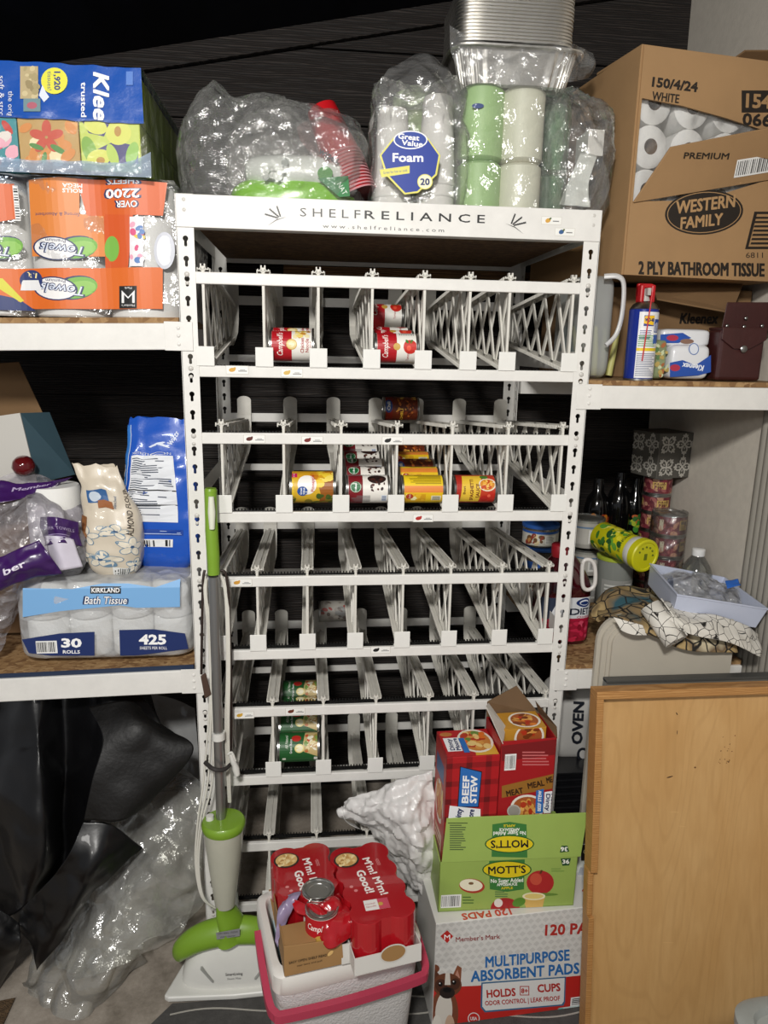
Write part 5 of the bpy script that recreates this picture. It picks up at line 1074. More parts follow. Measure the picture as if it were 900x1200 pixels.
# damask box
db = thing('damask_box', 'grey damask patterned gift box on top of the tall stack of cans', 'box', (1.375, .5, zs + .001), (0, 0, rad(14)))
M = MB(); M.box((-.062, -.06, 0), (.062, .06, .125)); obj('box_body', M, pl('dark_grey_print', C('55524c'), .6), db, local=True, bevel=.002)
M = MB(); M.box((-.064, -.062, .105), (.064, .062, .14)); obj('box_lid', M, pl('dark_grey_print', C('55524c'), .6), db, local=True, bevel=.002)
def damask(w, h):
    S = []
    for cx in (-.031, .031):
        for cy in (.035, .105):
            for a in range(0, 360, 90):
                for sg in (-1, 1):
                    for j in range(5):
                        an = rad(a + 45 * (cx * cy > 0) + sg * (6 + j * j * 3.2)); rr_ = .009 + .0078 * j - .0008 * j * j
                        S.append(EL(cx + rr_ * cos(an), cy + rr_ * sin(an), .0058 - .0004 * j, .0026, 'b5b1a8', a + 45 * (cx * cy > 0) + sg * (20 + 26 * j), 9))
                an = rad(a + 45 + 45 * (cx * cy > 0)); S.append(EL(cx + .027 * cos(an), cy + .027 * sin(an), .008, .0036, 'b5b1a8', math.degrees(an), 9)); S.append(EL(cx + .012 * cos(an), cy + .012 * sin(an), .004, .002, 'b5b1a8', math.degrees(an), 9))
            S.append(EL(cx, cy, .005, .005, 'b5b1a8'))
    return S
decal('damask_print', db, damask(0, 0), plane((0, -.062, 0), (1, 0, 0), (0, 0, 1)), clip=(-.061, .002, .061, .139), h0=.0006)
decal('damask_print', db, damask(0, 0), plane((-.064, 0, 0), (0, -1, 0), (0, 0, 1)), clip=(-.06, .002, .06, .139), h0=.0006)
# dark bottles at the back
for (px, r_, top_, nm_, lb, cols) in ((697, .042, 560, 'dark_bottle', 'dark bottle with an orange flame pattern at the back of the lower right deck', ['b5451c', 'd8842a', '8a2a14']), (722, .042, 553, 'dark_bottle', 'tall plain black bottle between the flame and leaf patterned ones', []), (741, .032, 560, 'dark_bottle', 'black bottle with green and yellow leaf pattern beside the tall can stack', ['3f8a2c', 'a8b82a', 'c8602a', '2a6a2c'])):
    t = thing(nm_, lb, 'bottle', (at(px, 620, .64).x, .64, DZ)); zt_ = at(px, top_, .64).z - DZ
    M = MB(); M.lathe([(0, 0), (r_ - .004, 0), (r_, .006), (r_, zt_ * .72), (r_ * .8, zt_ * .82), (r_ * .42, zt_ * .88), (r_ * .42, zt_), (0, zt_)], 28); obj('glass', M, pl('black_gloss', C('0b0b0c'), .12, coat=.5), t, local=True, smooth=50)
    if cols: decal('print', t, BLOBS(-.045, .1, .045, zt_ * .68, 60, cols, .012, 3), cylmap(r_), cut=(.008, None), clip=(-.05, .1, .05, zt_ * .7))
# tubs and jars
CLP = film('clear_tub_plastic', (.88, .90, .88), haze=.07, gloss=.8, rough=.06, bs=5, bump=.05)
def tub(name, label, px, pyt, pyb, y, r_, body, prints, lidcol=None, fill=None, zbase=None, group=None):
    x = at(px, pyt, y).x; z1 = at(px, pyt, y).z; z0 = at(px, pyb, y).z if zbase is None else zbase; h = z1 - z0
    t = thing(name, label, 'tub' if 'tub' in name else 'jar', (x, y, z0), group=group)
    M = MB(); M.lathe([(0, 0), (r_ * .93, 0), (r_ * .97, .004), (r_, h * .9), (r_ * .97, h), (0, h)], 32); obj('tub_body', M, body, t, local=True, smooth=45)
    if fill: M = MB(); M.lathe([(0, .003), (r_ * .88, .004), (r_ * .9, h * .8), (0, h * .8)], 28); obj('contents', M, fill, t, local=True, smooth=45)
    M = MB(); M.lathe([(r_ * 1.0, h - .006), (r_ * 1.04, h - .005), (r_ * 1.04, h + .003), (r_, h + .005), (r_ * .85, h + .005), (r_ * .82, h + .001), (0, h + .001)], 32); obj('lid', M, _m(lidcol) if lidcol else CLP, t, local=True, smooth=45)
    if prints: decal('print', t, prints(h, r_), cylmap(r_ * .995), cut=(.008, None), h0=.0008)
    return t
NUT = pl('mixed_nuts', C('9a6a3c'), .7, bump=.8, bs=60, var=.5, dist=.01)
lb1 = lambda h, r: [RC(-.09, h * .1, .09, h * .75, 'c9c6bc'), RC(-.09, h * .68, .09, h * .8, '2a5aa8'), RC(-.002, h * .2, .035, h * .62, 'e9e8e2'), LINES(0, h * .24, .033, h * .58, 6, '8a8a8a', 3), BLOBS(-.06, h * .2, -.01, h * .6, 18, ['6a4a2c', 'b8844a', '8a3a2c', 'd8c8a0'], .008, 4)]
lb2 = lambda h, r: [RC(-.09, h * .15, .09, h * .8, 'bdbab2'), RC(-.012, h * .2, .028, h * .7, 'e6e5e0'), BAR(-.008, h * .25, .02, h * .6, '3a3a3a', 10, 'e9e8e4'), RC(-.09, h * .74, .09, h * .8, '6a88a8')]
tub('nut_tub', 'upper tub of mixed nuts seen behind the rack, blue stripe on its label', 634, 614, 636, .45, .055, CLP, lb1, '2a5aa8', NUT, zbase=at(634, 637, .45).z)
tub('nut_tub', 'lower tub of mixed nuts standing under the other nut tub', 634, 640, 668, .45, .055, CLP, lb1, '2a5aa8', NUT, zbase=DZ)
t_ = at(687, 660, .5); 
tub('lidded_tub', 'topmost pale labelled tub with a clear lid, back of the lower right deck', 688, 607, 638, .5, .055, pl('pale_tub', C('b5b2aa'), .4), lb2, None, None, zbase=at(688, 638, .5).z)
tub('lidded_tub', 'middle pale labelled tub under the topmost one', 687, 643, 668, .5, .055, pl('pale_tub', C('b5b2aa'), .4), lb2, None, None, zbase=at(687, 669, .5).z)
tub('lidded_tub', 'bottom pale labelled tub standing on the deck behind the juice bottle', 687, 674, 700, .5, .055, pl('pale_tub', C('b5b2aa'), .4), lb2, None, None, zbase=DZ)
tub('wide_jar', 'glass jar with a yellow-green lid under the lemonade canister', 722, 652, 690, .36, .054, pl('grey_glass', C('8a8d88'), .12, coat=.4), lambda h, r: [RC(-.06, h * .08, .05, h * .66, '9a9a96'), LINES(-.05, h * .1, .0, h * .6, 8, 'd5d5d0', 4), RC(.012, h * .15, .036, h * .6, 'd8d8d4')], 'a8b83a', None, zbase=DZ)
# lemonade canister lying across
p0 = at(757, 652, .20); p1 = at(704, 640, .38); p1.z = p0.z + .012; ax = (p0 - p1).normalized(); Lc = (p0 - p1).length; r_ = .044
lc2 = thing('drink_canister', 'yellow lemonade powder canister lying on its side, yellow lid towards the viewer', 'canister', tuple(p1), tuple(ax.to_track_quat('Z', 'Y').to_euler()))
M = MB(); M.lathe([(0, 0), (r_ - .001, 0), (r_, .002), (r_, Lc - .03), (0, Lc - .03)], 36); obj('canister', M, pl('yellow_print', C('d8d41c'), .4), lc2, local=True, smooth=40)
M = MB(); M.lathe([(r_ + .0004, Lc - .045), (r_ + .001, Lc - .044), (r_ + .001, Lc - .024), (r_, Lc - .022)], 36); obj('seal_band', M, pl('pale_band', C('d8d8d0'), .4), lc2, local=True, smooth=40)
M = MB(); M.lathe([(r_ + .001, Lc - .024), (r_ + .004, Lc - .022), (r_ + .004, Lc - .003), (r_ + .001, Lc), (r_ - .004, Lc), (r_ - .006, Lc - .003), (0, Lc - .003)], 36); obj('lid', M, pl('yellow_plastic', C('d2cf1e'), .35, coat=.2), lc2, local=True, smooth=40)
M = MB(); M.box((-.004, -.012, Lc - .004), (.006, .006, Lc - .0015)); [M.cyl((.026 * cos(rad(a)), .026 * sin(rad(a)), Lc - .003), (.026 * cos(rad(a)), .026 * sin(rad(a)), Lc - .001), .003, n=8) for a in range(0, 180, 30)]; obj('lid_marks', M, pl('olive_marks', C('6f7a1c'), .5), lc2, local=True)['kind'] = 'stuff'
S = [BLOBS(-.138, .01, .138, Lc - .06, 90, ['3f7a2c', '6aa83a', 'e9e43a', 'f4f07a', '2a5a2a'], .012, 6), [TX('LEMONADE', u, Lc - .062, .010, '2f5a2a', .07, bold=.04) for u in (-.10, 0, .10)]]
decal('print', lc2, S, cylmap(r_), cut=(.008, None), clip=(-pi * r_, .004, pi * r_, Lc - .047))
# juice bottle
yj = .12; xj = at(667, 700, yj).x; zj1 = at(665, 655, yj).z
jb = thing('juice_bottle', 'large dark red cranberry juice bottle with a moulded white handle', 'bottle', (xj, yj + .06, DZ))
hj = zj1 - DZ; JR = pl('cranberry_juice', C('3d0812'), .12, coat=.6, bump=.05); wj2 = .145; dj = .11
def jf(u, v):
    a = 2 * pi * u; k = 1.0 if v < .62 else max(.3, 1 - ((v - .62) / .38) ** 1.6 * .7); k *= .93 + .07 * min(1, v * 12)
    return V((wj2 / 2 * k * sq(cos(a), .5), dj / 2 * k * sq(sin(a), .5), hj * v + .0005))
M = MB(); M.grid(jf, 48, 28, cu=True); M.add([jf(i / 48, 0) for i in range(48)], [tuple(range(48))]); obj('bottle', M, JR, jb, local=True, smooth=50)
M = MB(); M.lathe([(.024, hj - .01), (.026, hj), (.026, hj + .022), (.023, hj + .025), (0, hj + .025)], 24, 0, Matrix.Translation((-.01, 0, 0))); obj('cap', M, pl('red_bottle_cap', C('8a1420'), .4), jb, local=True, smooth=50)
hp = [at(683, 660, .10), at(691, 656, .10), at(697, 664, .10), at(697, 684, .10), at(690, 691, .10), at(683, 686, .10)]
M = MB(); M.tube(smoothpts(hp, 6, True), .0055, 10); obj('handle', M, pl('white_handle', C('d8d4d0'), .35), jb, smooth=60)
def jm(u, v, h):
    c = jf(.75 + u / (wj2 * 2.6), min(.999, max(0, v / hj))); return c + V((0, -1, 0)) * (h + .0006)
S = [RC(-.07, hj * .30, .07, hj * .55, 'dfe2e6'), RC(-.07, hj * .28, .07, hj * .31, 'b0183a'), RC(-.07, hj * .04, .07, hj * .28, 'a01834'), BLOBS(-.06, hj * .06, .06, hj * .26, 40, ['c8284a', '8a1028', 'd8506a'], .008, 3), PG([(-.07, hj * .3), (-.03, hj * .3), (-.005, hj * .55), (-.07, hj * .55)], '2a3448'), EL(.028, hj * .49, .022, .013, '16306a'), EL(.028, hj * .49, .016, .008, 'e8ecf4'), EL(.028, hj * .485, .014, .005, '16306a'),
     TX('DIET', .022, hj * .39, .019, '1a2438', .048, bold=.05), TX('CRANBERRY', .034, hj * .325, .006, 'b0183a', .05, bold=.02)]
decal('print', jb, S, jm, cut=(.01, .02), clip=(-.072, 0.002, .072, hj))
# water bottle
wtb = thing('water_bottle', 'clear water bottle with a white cap behind the white tray', 'bottle', (at(817, 660, .2).x, .2, DZ)); zt_ = at(817, 645, .2).z - DZ
M = MB(); M.lathe([(0, 0), (.04, 0), (.043, .006), (.043, zt_ - .065), (.036, zt_ - .045), (.02, zt_ - .02), (.0155, zt_ - .014), (.0155, zt_ - .004)], 28); film_obj('bottle', M, CLP, wtb, local=True)
M = MB(); M.lathe([(.017, zt_ - .014), (.0175, zt_ - .012), (.0175, zt_ + .004), (.015, zt_ + .006), (0, zt_ + .006)], 24); obj('cap', M, pl('white_cap', C('e9e9e8'), .35), wtb, local=True, smooth=50)
# beige tote standing in front of the deck
BEI = pl('beige_plastic', C('bdb6a8'), .45, bump=.05, bs=40, var=.04)
a_ = at(702, 760, -.06); b_ = at(866, 722, -.06); zt_ = at(780, 722, -.06).z
tt = thing('storage_tote', 'beige plastic tote standing on end in front of the lower right shelf', 'tote', ((a_.x + b_.x) / 2, -.02, 0))
def rr(x0, x1, z0, z1, rl, rrr, n=8):
    return [(x0, z0), (x1, z0)] + [(x1 - rrr + rrr * cos(rad(90 * i / n)), z1 - rrr + rrr * sin(rad(90 * i / n))) for i in range(n + 1)] + [(x0 + rl - rl * sin(rad(90 * i / n)), z1 - rl + rl * cos(rad(90 * i / n))) for i in range(n + 1)]
for k, (ins, yy, th) in enumerate(((0, -.045, .012), (.010, -.055, .012), (.022, -.06, .008), (.030, -.068, .012))):
    M = MB(); M.ext([rr(a_.x + ins, b_.x - ins * .3, .003, zt_ - ins, .07 - ins, .02)], th, Matrix(((1, 0, 0, 0), (0, 0, 1, yy), (0, 1, 0, 0), (0, 0, 0, 1)))); obj('rim_step' if k < 3 else 'face_panel', M, BEI, tt, bevel=.003)
# patterned cloth
m, nt, b = nmat('crackle_print_cloth'); v = _coord(nt, (1, 1, 1)); vo = nt.nodes.new('ShaderNodeTexVoronoi'); vo.feature = 'DISTANCE_TO_EDGE'; vo.inputs['Scale'].default_value = 26; nt.links.new(v, vo.inputs['Vector'])
n = _noise(nt, v, 7, 3, .5); base = _ramp(nt, n, [(.36, C('2f5560')), (.42, C('8a7452')), (.5, C('b59c6c')), (.56, C('6e5a44')), (.62, C('cfc3a4'))]); ln = _ramp(nt, vo.outputs['Distance'], [(.03, (1, 1, 1)), (.06, (0, 0, 0))])
nt.links.new(_mixc(nt, ln, base, C('1d1a18')), b.inputs['Base Color']); b.inputs['Roughness'].default_value = .85; CLO = m
m, nt, b = nmat('white_crackle_cloth'); v = _coord(nt, (1, 1, 1)); vo = nt.nodes.new('ShaderNodeTexVoronoi'); vo.feature = 'DISTANCE_TO_EDGE'; vo.inputs['Scale'].default_value = 42; nt.links.new(v, vo.inputs['Vector']); ln = _ramp(nt, vo.outputs['Distance'], [(.015, (1, 1, 1)), (.035, (0, 0, 0))])
nt.links.new(_mixc(nt, ln, C('dcd8cf'), C('1d1a18')), b.inputs['Base Color']); b.inputs['Roughness'].default_value = .85; CLW = m
cl_ = thing('folded_cloth', 'folded crackle-printed brown, teal and white cloth draped over the beige tote', 'cloth', (1.2, 0, .9))
for nm_, mt, pts in (('cloth_fold', CLO, [[at(712, 700, .22), at(750, 690, .22), at(790, 700, .2), at(840, 715, .15)], [at(700, 718, .02), at(745, 705, .02), at(790, 720, -.02), at(850, 735, -.03)], [at(726, 724, -.08), at(755, 735, -.09), at(800, 745, -.09), at(862, 752, -.08)], [at(735, 733, -.09), at(758, 742, -.10), at(805, 762, -.10), at(865, 765, -.09)]]),
                     ('cloth_fold', CLO, [[at(690, 712, .1), at(716, 688, .12), at(760, 688, .1)], [at(693, 722, .06), at(720, 702, .04), at(765, 712, .0)], [at(700, 728, .03), at(735, 722, -.02), at(775, 735, -.05)]]),
                     ('white_cloth_fold', CLW, [[at(778, 705, -.02), at(820, 718, -.06), at(862, 728, -.07), at(890, 742, -.04)], [at(775, 718, -.10), at(815, 733, -.12), at(858, 746, -.11), at(893, 762, -.09)], [at(772, 727, -.11), at(812, 744, -.13), at(855, 753, -.12), at(892, 770, -.10)]]),
                     ('white_cloth_fold', CLW, [[at(718, 722, -.09), at(735, 728, -.10), at(752, 732, -.10)], [at(728, 738, -.10), at(742, 744, -.11), at(756, 744, -.10)]])):
    M, _ = sheet(pts, 44, 24, .006, 16, 3, ridge=.003); obj(nm_, M, mt, cl_, smooth=70, solid=.003)
# rolled end
p0 = at(771, 722, -.09); p1 = at(789, 748, -.13); M = MB(); ax = (p1 - p0).normalized(); q_ = ax.to_track_quat('Z', 'Y').to_matrix().to_4x4(); Lr = (p1 - p0).length
sp = []
for i in range(60):
    a = i / 59 * 4.4 * pi; r_ = .012 + .019 * i / 59; sp.append((r_ * cos(a), r_ * sin(a)))
vs = [(x, y, z) for z in (-.03, Lr + .01) for x, y in sp]; M.add(vs, [(i, i + 1, 60 + i + 1, 60 + i) for i in range(59)], 0, Matrix.Translation(p0) @ q_); obj('rolled_cloth_end', M, CLW, cl_, smooth=70, solid=.0025)
# tray
A_, B2, C_, D_ = at(762, 661, .17), at(794, 697, -.07), at(900, 714, -.06), at(885, 686, .13)
C_.x = min(C_.x, 1.43); D_ = A_ + (C_ - B2); D_.x = min(D_.x, 1.435)
ty_ = thing('plastic_tray', 'shallow pale blue-white plastic tray tilted on the printed cloth', 'tray', ((A_.x + C_.x) / 2, .05, B2.z - .06))
nrm = (C_ - B2).cross(A_ - B2).normalized(); cen = (A_ + B2 + C_ + D_) / 4; TRM = pl('pale_blue_plastic', C('c5cce0'), .4)
def inset(k, dz): return [p + (cen - p) * k - nrm * dz for p in (A_, B2, C_, D_)]
R0, R1_, R2, R3, R4 = inset(-.02, .002), inset(-.02, -.002), inset(.03, -.002), inset(.10, .052), inset(.07, .056); R5 = inset(.0, .001)
M = MB(); M.add(R0 + R1_ + R2 + R3 + R4 + R5, [(0, 1, 5, 4), (1, 2, 6, 5), (2, 3, 7, 6), (3, 0, 4, 7), (4, 5, 9, 8), (5, 6, 10, 9), (6, 7, 11, 10), (7, 4, 8, 11), (8, 9, 13, 12), (9, 10, 14, 13), (10, 11, 15, 14), (11, 8, 12, 15), (12, 13, 14, 15), (19, 18, 17, 16), (16, 17, 21, 20), (17, 18, 22, 21), (18, 19, 23, 22), (19, 16, 20, 23), (20, 21, 1, 0), (21, 22, 2, 1), (22, 23, 3, 2), (23, 20, 0, 3)]); obj('tray_shell', M, TRM, ty_, bevel=.0015)
pm = inset(.15, .045); pt2 = inset(.2, -.012)
M, _ = sheet([[pm[0], (pt2[0] + pt2[3]) / 2, pm[3]], [(pt2[0] + pt2[1]) / 2, cen + nrm * .012, (pt2[2] + pt2[3]) / 2], [pm[1], (pt2[1] + pt2[2]) / 2 - nrm * .02, pm[2]]], 60, 50, .012, 22, 5, ridge=.008)
o = film_obj('crumpled_bag', M, film('tray_bag_film', (.95, .95, .95), haze=.25, gloss=.8, rough=.12, bs=30, bump=.9)); _props(o, 'crumpled clear plastic bag lying in the pale tray', 'plastic bag')
M, _ = sheet([[at(850, 680, .0), at(865, 678, .0)], [at(852, 690, -.02), at(868, 686, -.02)]], 12, 8, .004, 40, 2); _props(obj('blue_scrap', M, pl('blue_scrap', C('2a62b8'), .4), smooth=60, solid=.0008), 'scrap of blue printed film on the bag in the pale tray', 'scrap')
# ================================================================ floor level, left
rug = thing('striped_rug', 'dark grey rug with wavy pale stripes under the steam mop and cooler', 'rug', (.3, -.3, 0))
r0 = atz(203, 1171, .006); r1 = atz(150, 1240, .006)
M = MB(); M.ext([[(r1.x - .25, r1.y - .28), (1.3, -.9), (1.3, r0.y - .012), (r0.x, r0.y - .012)]], .006, Matrix.Translation((0, 0, .0005))); obj('rug_body', M, pl('charcoal_rug', C('4b4947'), .95, bump=.8, bs=160, var=.25), rug)
for k in range(7):
    y_ = r0.y - .045 - .042 * k; pts = []
    for i in range(60):
        x = r0.x - .02 + i * .02 - .0; pts.append((x, y_ + .012 * sin(i * .32 + k) + .02 * (i / 60)))
    pts = [p for p in pts if p[0] > r0.x + .01 - (r0.y - p[1]) * .55]; poly = pts + [(x, y - .0045) for x, y in pts[::-1]]
    decal('rug_stripe', rug, [([p for p in poly], [(i, i + 1, len(poly) - 2 - i, len(poly) - 1 - i) for i in range(len(pts) - 1)], pl('pale_yarn', C('a8a49c'), .9, bump=.6, bs=200))], lambda u, v, h: V((u, v, .0066 + h)), local=False)
M = MB(); gx = atz(12, 1170, 0); M.grid(lambda u, v: V((-.75 + u * (gx.x + .765), -.8 + v * .66 + .05 * u, .008 + .01 * abs(nz((u * 60, v * 60, 0), 1)))), 60, 60)
_props(obj('shag_carpet', M, pl('brown_shag', C('6b543a'), .95, bump=1.0, bs=260, var=.5, dist=.01), smooth=80), 'brown shaggy carpet at the far lower left corner', 'carpet')
# clear sheeting heap
CS = film('clear_sheeting', (.90, .90, .86), haze=.17, gloss=.65, rough=.15, bs=9, bump=.9)
sht = thing('clear_sheeting', 'crumpled heap of clear plastic sheeting on the floor beside the black tarp', 'plastic sheet', (-.2, 0, 0))
M, _ = sheet([[at(120, 870, .30), at(180, 880, .22), at(222, 905, .15), at(240, 930, .10)], [at(80, 960, .26), at(150, 945, .12), at(210, 960, .06), at(243, 1010, .05)], [at(40, 1060, .18), at(110, 1020, .06), at(175, 1015, -.02), at(238, 1060, .0)],
              [at(10, 1130, .10), at(70, 1095, .0), at(140, 1075, -.06), at(205, 1090, -.03)], [atz(28, 1150, .01), atz(60, 1165, .03), at(110, 1150, -.13), at(165, 1110, -.08)], [atz(30, 1165, .002), atz(72, 1193, .002), atz(112, 1185, .004), atz(170, 1125, .01)]], 150, 160, .006, 12, 3, ridge=.009, fs2=15)
film_obj('outer_sheet', M, CS, sht)
M, _ = sheet([[at(150, 900, .33), at(200, 900, .28), at(238, 925, .2)], [at(110, 1000, .2), at(170, 985, .12), at(238, 1010, .1)], [at(60, 1090, .16), at(130, 1060, .06), at(220, 1080, .06)], [atz(50, 1150, .01), atz(120, 1140, .01), atz(205, 1100, .02)]], 80, 80, .014, 11, 8, ridge=.012)
film_obj('inner_sheet', M, film('clear_sheeting_inner', (.92, .92, .88), haze=.25, gloss=.4, rough=.2, bs=9, bump=.8), sht)
M, _ = sheet([[at(176, 812, .5), at(206, 820, .45), at(228, 830, .4)], [at(188, 850, .4), at(212, 868, .35), at(232, 880, .3)], [at(205, 905, .3), at(222, 910, .25), at(236, 915, .2)]], 30, 30, .008, 12, 5); film_obj('upper_fold', M, film('grey_sheeting', (.75, .76, .76), haze=.5, gloss=.5, bs=9), sht)
# black tarp
TARP = pl('black_tarp', C('0b0b0d'), .34, bump=.35, bs=12, coat=.15, dist=.006)
tp = thing('black_tarp', 'black plastic tarp hanging in heavy folds under the lower left shelf', 'tarp', (-.4, .1, 0))
M, _ = sheet([[at(-60, 812, .2), at(-10, 812, .14), at(40, 812, .06), at(75, 812, .12), at(120, 812, .06), at(165, 815, .10)], [at(-60, 880, .1), at(-10, 880, .06), at(45, 880, -.02), at(78, 880, .09), at(128, 872, .0), at(190, 862, .03)],
              [at(-60, 950, .05), at(-5, 950, .02), at(48, 950, -.06), at(74, 955, .06), at(110, 940, -.04), at(150, 938, .01)], [at(-60, 1010, .04), at(0, 1010, .0), at(48, 1005, -.08), at(74, 1010, .03), at(95, 985, -.03), at(108, 968, .02)], [at(-60, 1080, .02), at(-5, 1080, -.02), at(30, 1065, -.06), at(55, 1070, -.0), at(70, 1040, -.02), at(85, 1010, .02)]], 100, 90, .012, 7, 2, ridge=.010)
obj('hanging_fold', M, TARP, tp, smooth=70, solid=.001)
M, _ = sheet([[at(105, 830, .04), at(150, 822, .04), at(176, 835, .08)], [at(120, 865, -.04), at(165, 852, -.03), at(204, 858, .02)], [at(108, 915, -.08), at(160, 905, -.06), at(226, 882, -.02)], [at(98, 962, -.09), at(140, 962, -.09), at(170, 948, -.05)]], 60, 50, .006, 9, 4, ridge=.004)
obj('dusty_flap', M, pl('dusty_tarp', C('0c0b0b'), .55, bump=.8, bs=90, var=.5, dist=.0015), tp, smooth=70, solid=.001)
M, _ = sheet([[at(98, 963, -.06), at(130, 966, -.05), at(168, 995, -.02)], [at(75, 1010, -.10), at(105, 1020, -.11), at(120, 1040, -.08)], [at(30, 1060, -.06), at(70, 1080, -.12), at(85, 1085, -.10)], [at(8, 1075, -.02), at(35, 1110, -.08), at(42, 1138, -.10)]], 60, 60, .010, 10, 6, ridge=.010)
obj('lower_flap', M, TARP, tp, smooth=70, solid=.001)
M, _ = sheet([[at(-60, 1060, -.02), at(-10, 1062, -.05), at(22, 1082, -.05)], [at(-60, 1100, -.08), at(-10, 1105, -.10), at(24, 1108, -.08)], [atz(-60, 1170, .01), atz(-12, 1165, .01), atz(12, 1140, .01)]], 36, 30, .008, 12, 9); obj('floor_bunch', M, TARP, tp, smooth=70, solid=.001)
# a dim plastic box behind the left post
# ---------------------------------------------------------------- steam mop
MOPG = pl('lime_green_plastic', C('7ba12d'), .38, coat=.1, bump=.03); MOPW = pl('mop_white_plastic', C('dddcd6'), .35, coat=.2, bump=.03, var=.04)
mop = thing('steam_mop', 'upright lime green and white steam mop leaning on the left rack post', 'mop', (.06, -.08, .007))
ph = at(247, 572, -.03); pm_ = at(250, 668, -.045); pbm = at(259, 960, -.085)
axm = (ph - pbm).normalized()
M = MB(); M.tube([at(250, 676, -.046), pbm], .0115, 18); obj('pole', M, pl('brushed_pole', C('9b9a98'), .3, .8, bump=.05), mop, smooth=60)
M = MB(); M.tube(smoothpts([ph, at(247, 582, -.031), at(248, 620, -.038), at(250, 655, -.044), at(250.5, 673, -.046)], 5), [.0125] * 2 + [.0145] * 8 + [.015] * 6 + [.0142] * 5, 18, flat=.9); obj('grip', M, MOPG, mop, smooth=50)
M = MB(); M.tube([at(247.5, 582, -.050), at(248, 600, -.052), at(248.5, 620, -.054)], [.006, .0085, .006], 14); obj('grip_inlay', M, pl('pale_inlay', C('dfe2cf'), .4), mop, smooth=60)
for py in (862, 960):
    p = at(256 if py < 900 else 259, py, -.072 if py < 900 else -.085)
    if py < 900: M = MB(); M.tube([p - axm * .009, p + axm * .009], .0155, 18); obj('pole_clip', M, MOPW, mop, smooth=50)
capc = at(262, 967, -.09); up = axm
T_ = Matrix.Translation(at(264, 1060, -.105)) @ (at(262, 967, -.09) - at(264, 1060, -.105)).to_track_quat('Z', 'Y').to_matrix().to_4x4(); Lt = (at(262, 967, -.09) - at(264, 1060, -.105)).length
M = MB(); M.lathe([(.0, 0), (.024, .0), (.027, .02), (.036, Lt * .45), (.046, Lt * .85), (.048, Lt - .005)], 32, 0, T_); obj('water_tank', M, pl('translucent_tank', C('b9b8a8'), .3, coat=.2, var=.05), mop, smooth=50)
M = MB(); M.lathe([(0, Lt - .008), (.049, Lt - .008), (.052, Lt), (.052, Lt + .010), (.048, Lt + .015), (0, Lt + .018)], 36, 0, T_); obj('tank_lid', M, MOPG, mop, smooth=45)
M = MB(); M.lathe([(0, Lt + .014), (.010, Lt + .015), (.009, Lt + .026), (0, Lt + .027)], 20, 0, T_ @ Matrix.Translation((.032 if (T_ @ V((1, 0, 0)) - T_ @ V((0, 0, 0))).x < 0 else -.032, 0, 0))); obj('filler_cap', M, MOPW, mop, smooth=50)
nk = at(264, 1060, -.105); cxh = .082
M = MB(); M.tube(smoothpts([nk + V((0, 0, .012)), nk + V((.001, 0, -.02)), V((cxh - .004, -.105, nk.z - .06)), V((cxh, -.100, nk.z - .09))], 4), [.024, .0245, .025, .026, .028, .03, .032, .034, .036, .038, .041, .045, .048], 22, flat=.62); obj('neck', M, MOPG, mop, smooth=60)
zc_ = nk.z - .085
M = MB(); pts = smoothpts([V((cxh - .142, -.085, zc_ - .075)), V((cxh - .128, -.095, zc_ - .045)), V((cxh - .085, -.1, zc_ - .012)), V((cxh - .02, -.102, zc_ + .006)), V((cxh + .05, -.1, zc_ + .0)), V((cxh + .1, -.095, zc_ - .03)), V((cxh + .142, -.085, zc_ - .075))], 6)
M.tube(pts, [.017 + .017 * sin(pi * i / (len(pts) - 1)) for i in range(len(pts))], 16, flat=.7, up=(0, 0, 1)); obj('yoke', M, MOPG, mop, smooth=60)
F = PF((0, -.1345, 0)); F.put('rating_label', mop, [F.PG([(253, 1093), (281, 1088), (281, 1097), (254, 1101)], '8e8e90'), F.TX('120V 60Hz 1500W', 267, 1093, 2.2, '303034', 24, rot=6), F.TX('steam cleaner', 267, 1097, 2, '303034', 18, rot=6)])
hb = [(-.175, -.13), (-.168, -.138), (.168, -.138), (.175, -.13), (.135, .0), (.10, .02 - .035), (-.10, -.015), (-.135, -.005)]
hb = [(x + cxh, y + .0) for x, y in [(-.172, -.128), (-.16, -.136), (.0, -.142), (.16, -.136), (.172, -.128), (.135, -.02), (.12, -.008), (-.12, -.008), (-.135, -.02)]]
M = MB(); M.ext([hb], .016, Matrix.Translation((0, -.0, .007))); obj('head_base', M, MOPW, mop, bevel=.005, seg=3)
M = MB()
def hd_(u, v):
    a = 2 * pi * u; k = 1 - .55 * v ** 2.2; x = .135 * k * sq(cos(a), .7); y = .052 * k * sq(sin(a), .7)
    return V((cxh + x, -.072 + y, .023 + (zc_ - .045) * v * (1 - .12 * abs(x) / .135)))
M.grid(hd_, 48, 14, cu=True); M.add([hd_(i / 48, 1) for i in range(48)], [tuple(range(48))]); obj('head_shell', M, MOPW, mop, smooth=50)
M = MB(); [M.hexa([V((cxh + s * .05, -.128, .05)), V((cxh + s * .054, -.128, .05)), V((cxh + s * .054, -.118, .05)), V((cxh + s * .05, -.118, .05)), V((cxh + s * .078, -.122, .085)), V((cxh + s * .082, -.122, .085)), V((cxh + s * .082, -.112, .085)), V((cxh + s * .078, -.112, .085))]) for s in (-1, 1)]; obj('head_ribs', M, pl('grey_rib', C('9a9a96'), .4), mop)
def hmap(x, z, h):
    v = min(max((z - .023) / (zc_ - .045), 0), 1); k = 1 - .55 * v ** 2.2; c = min(abs(x) / (.135 * k), .98); sn = (1 - c ** (2 / .7)) ** .35; return V((cxh + x, -.072 - .052 * k * sn - h - .0012, z))
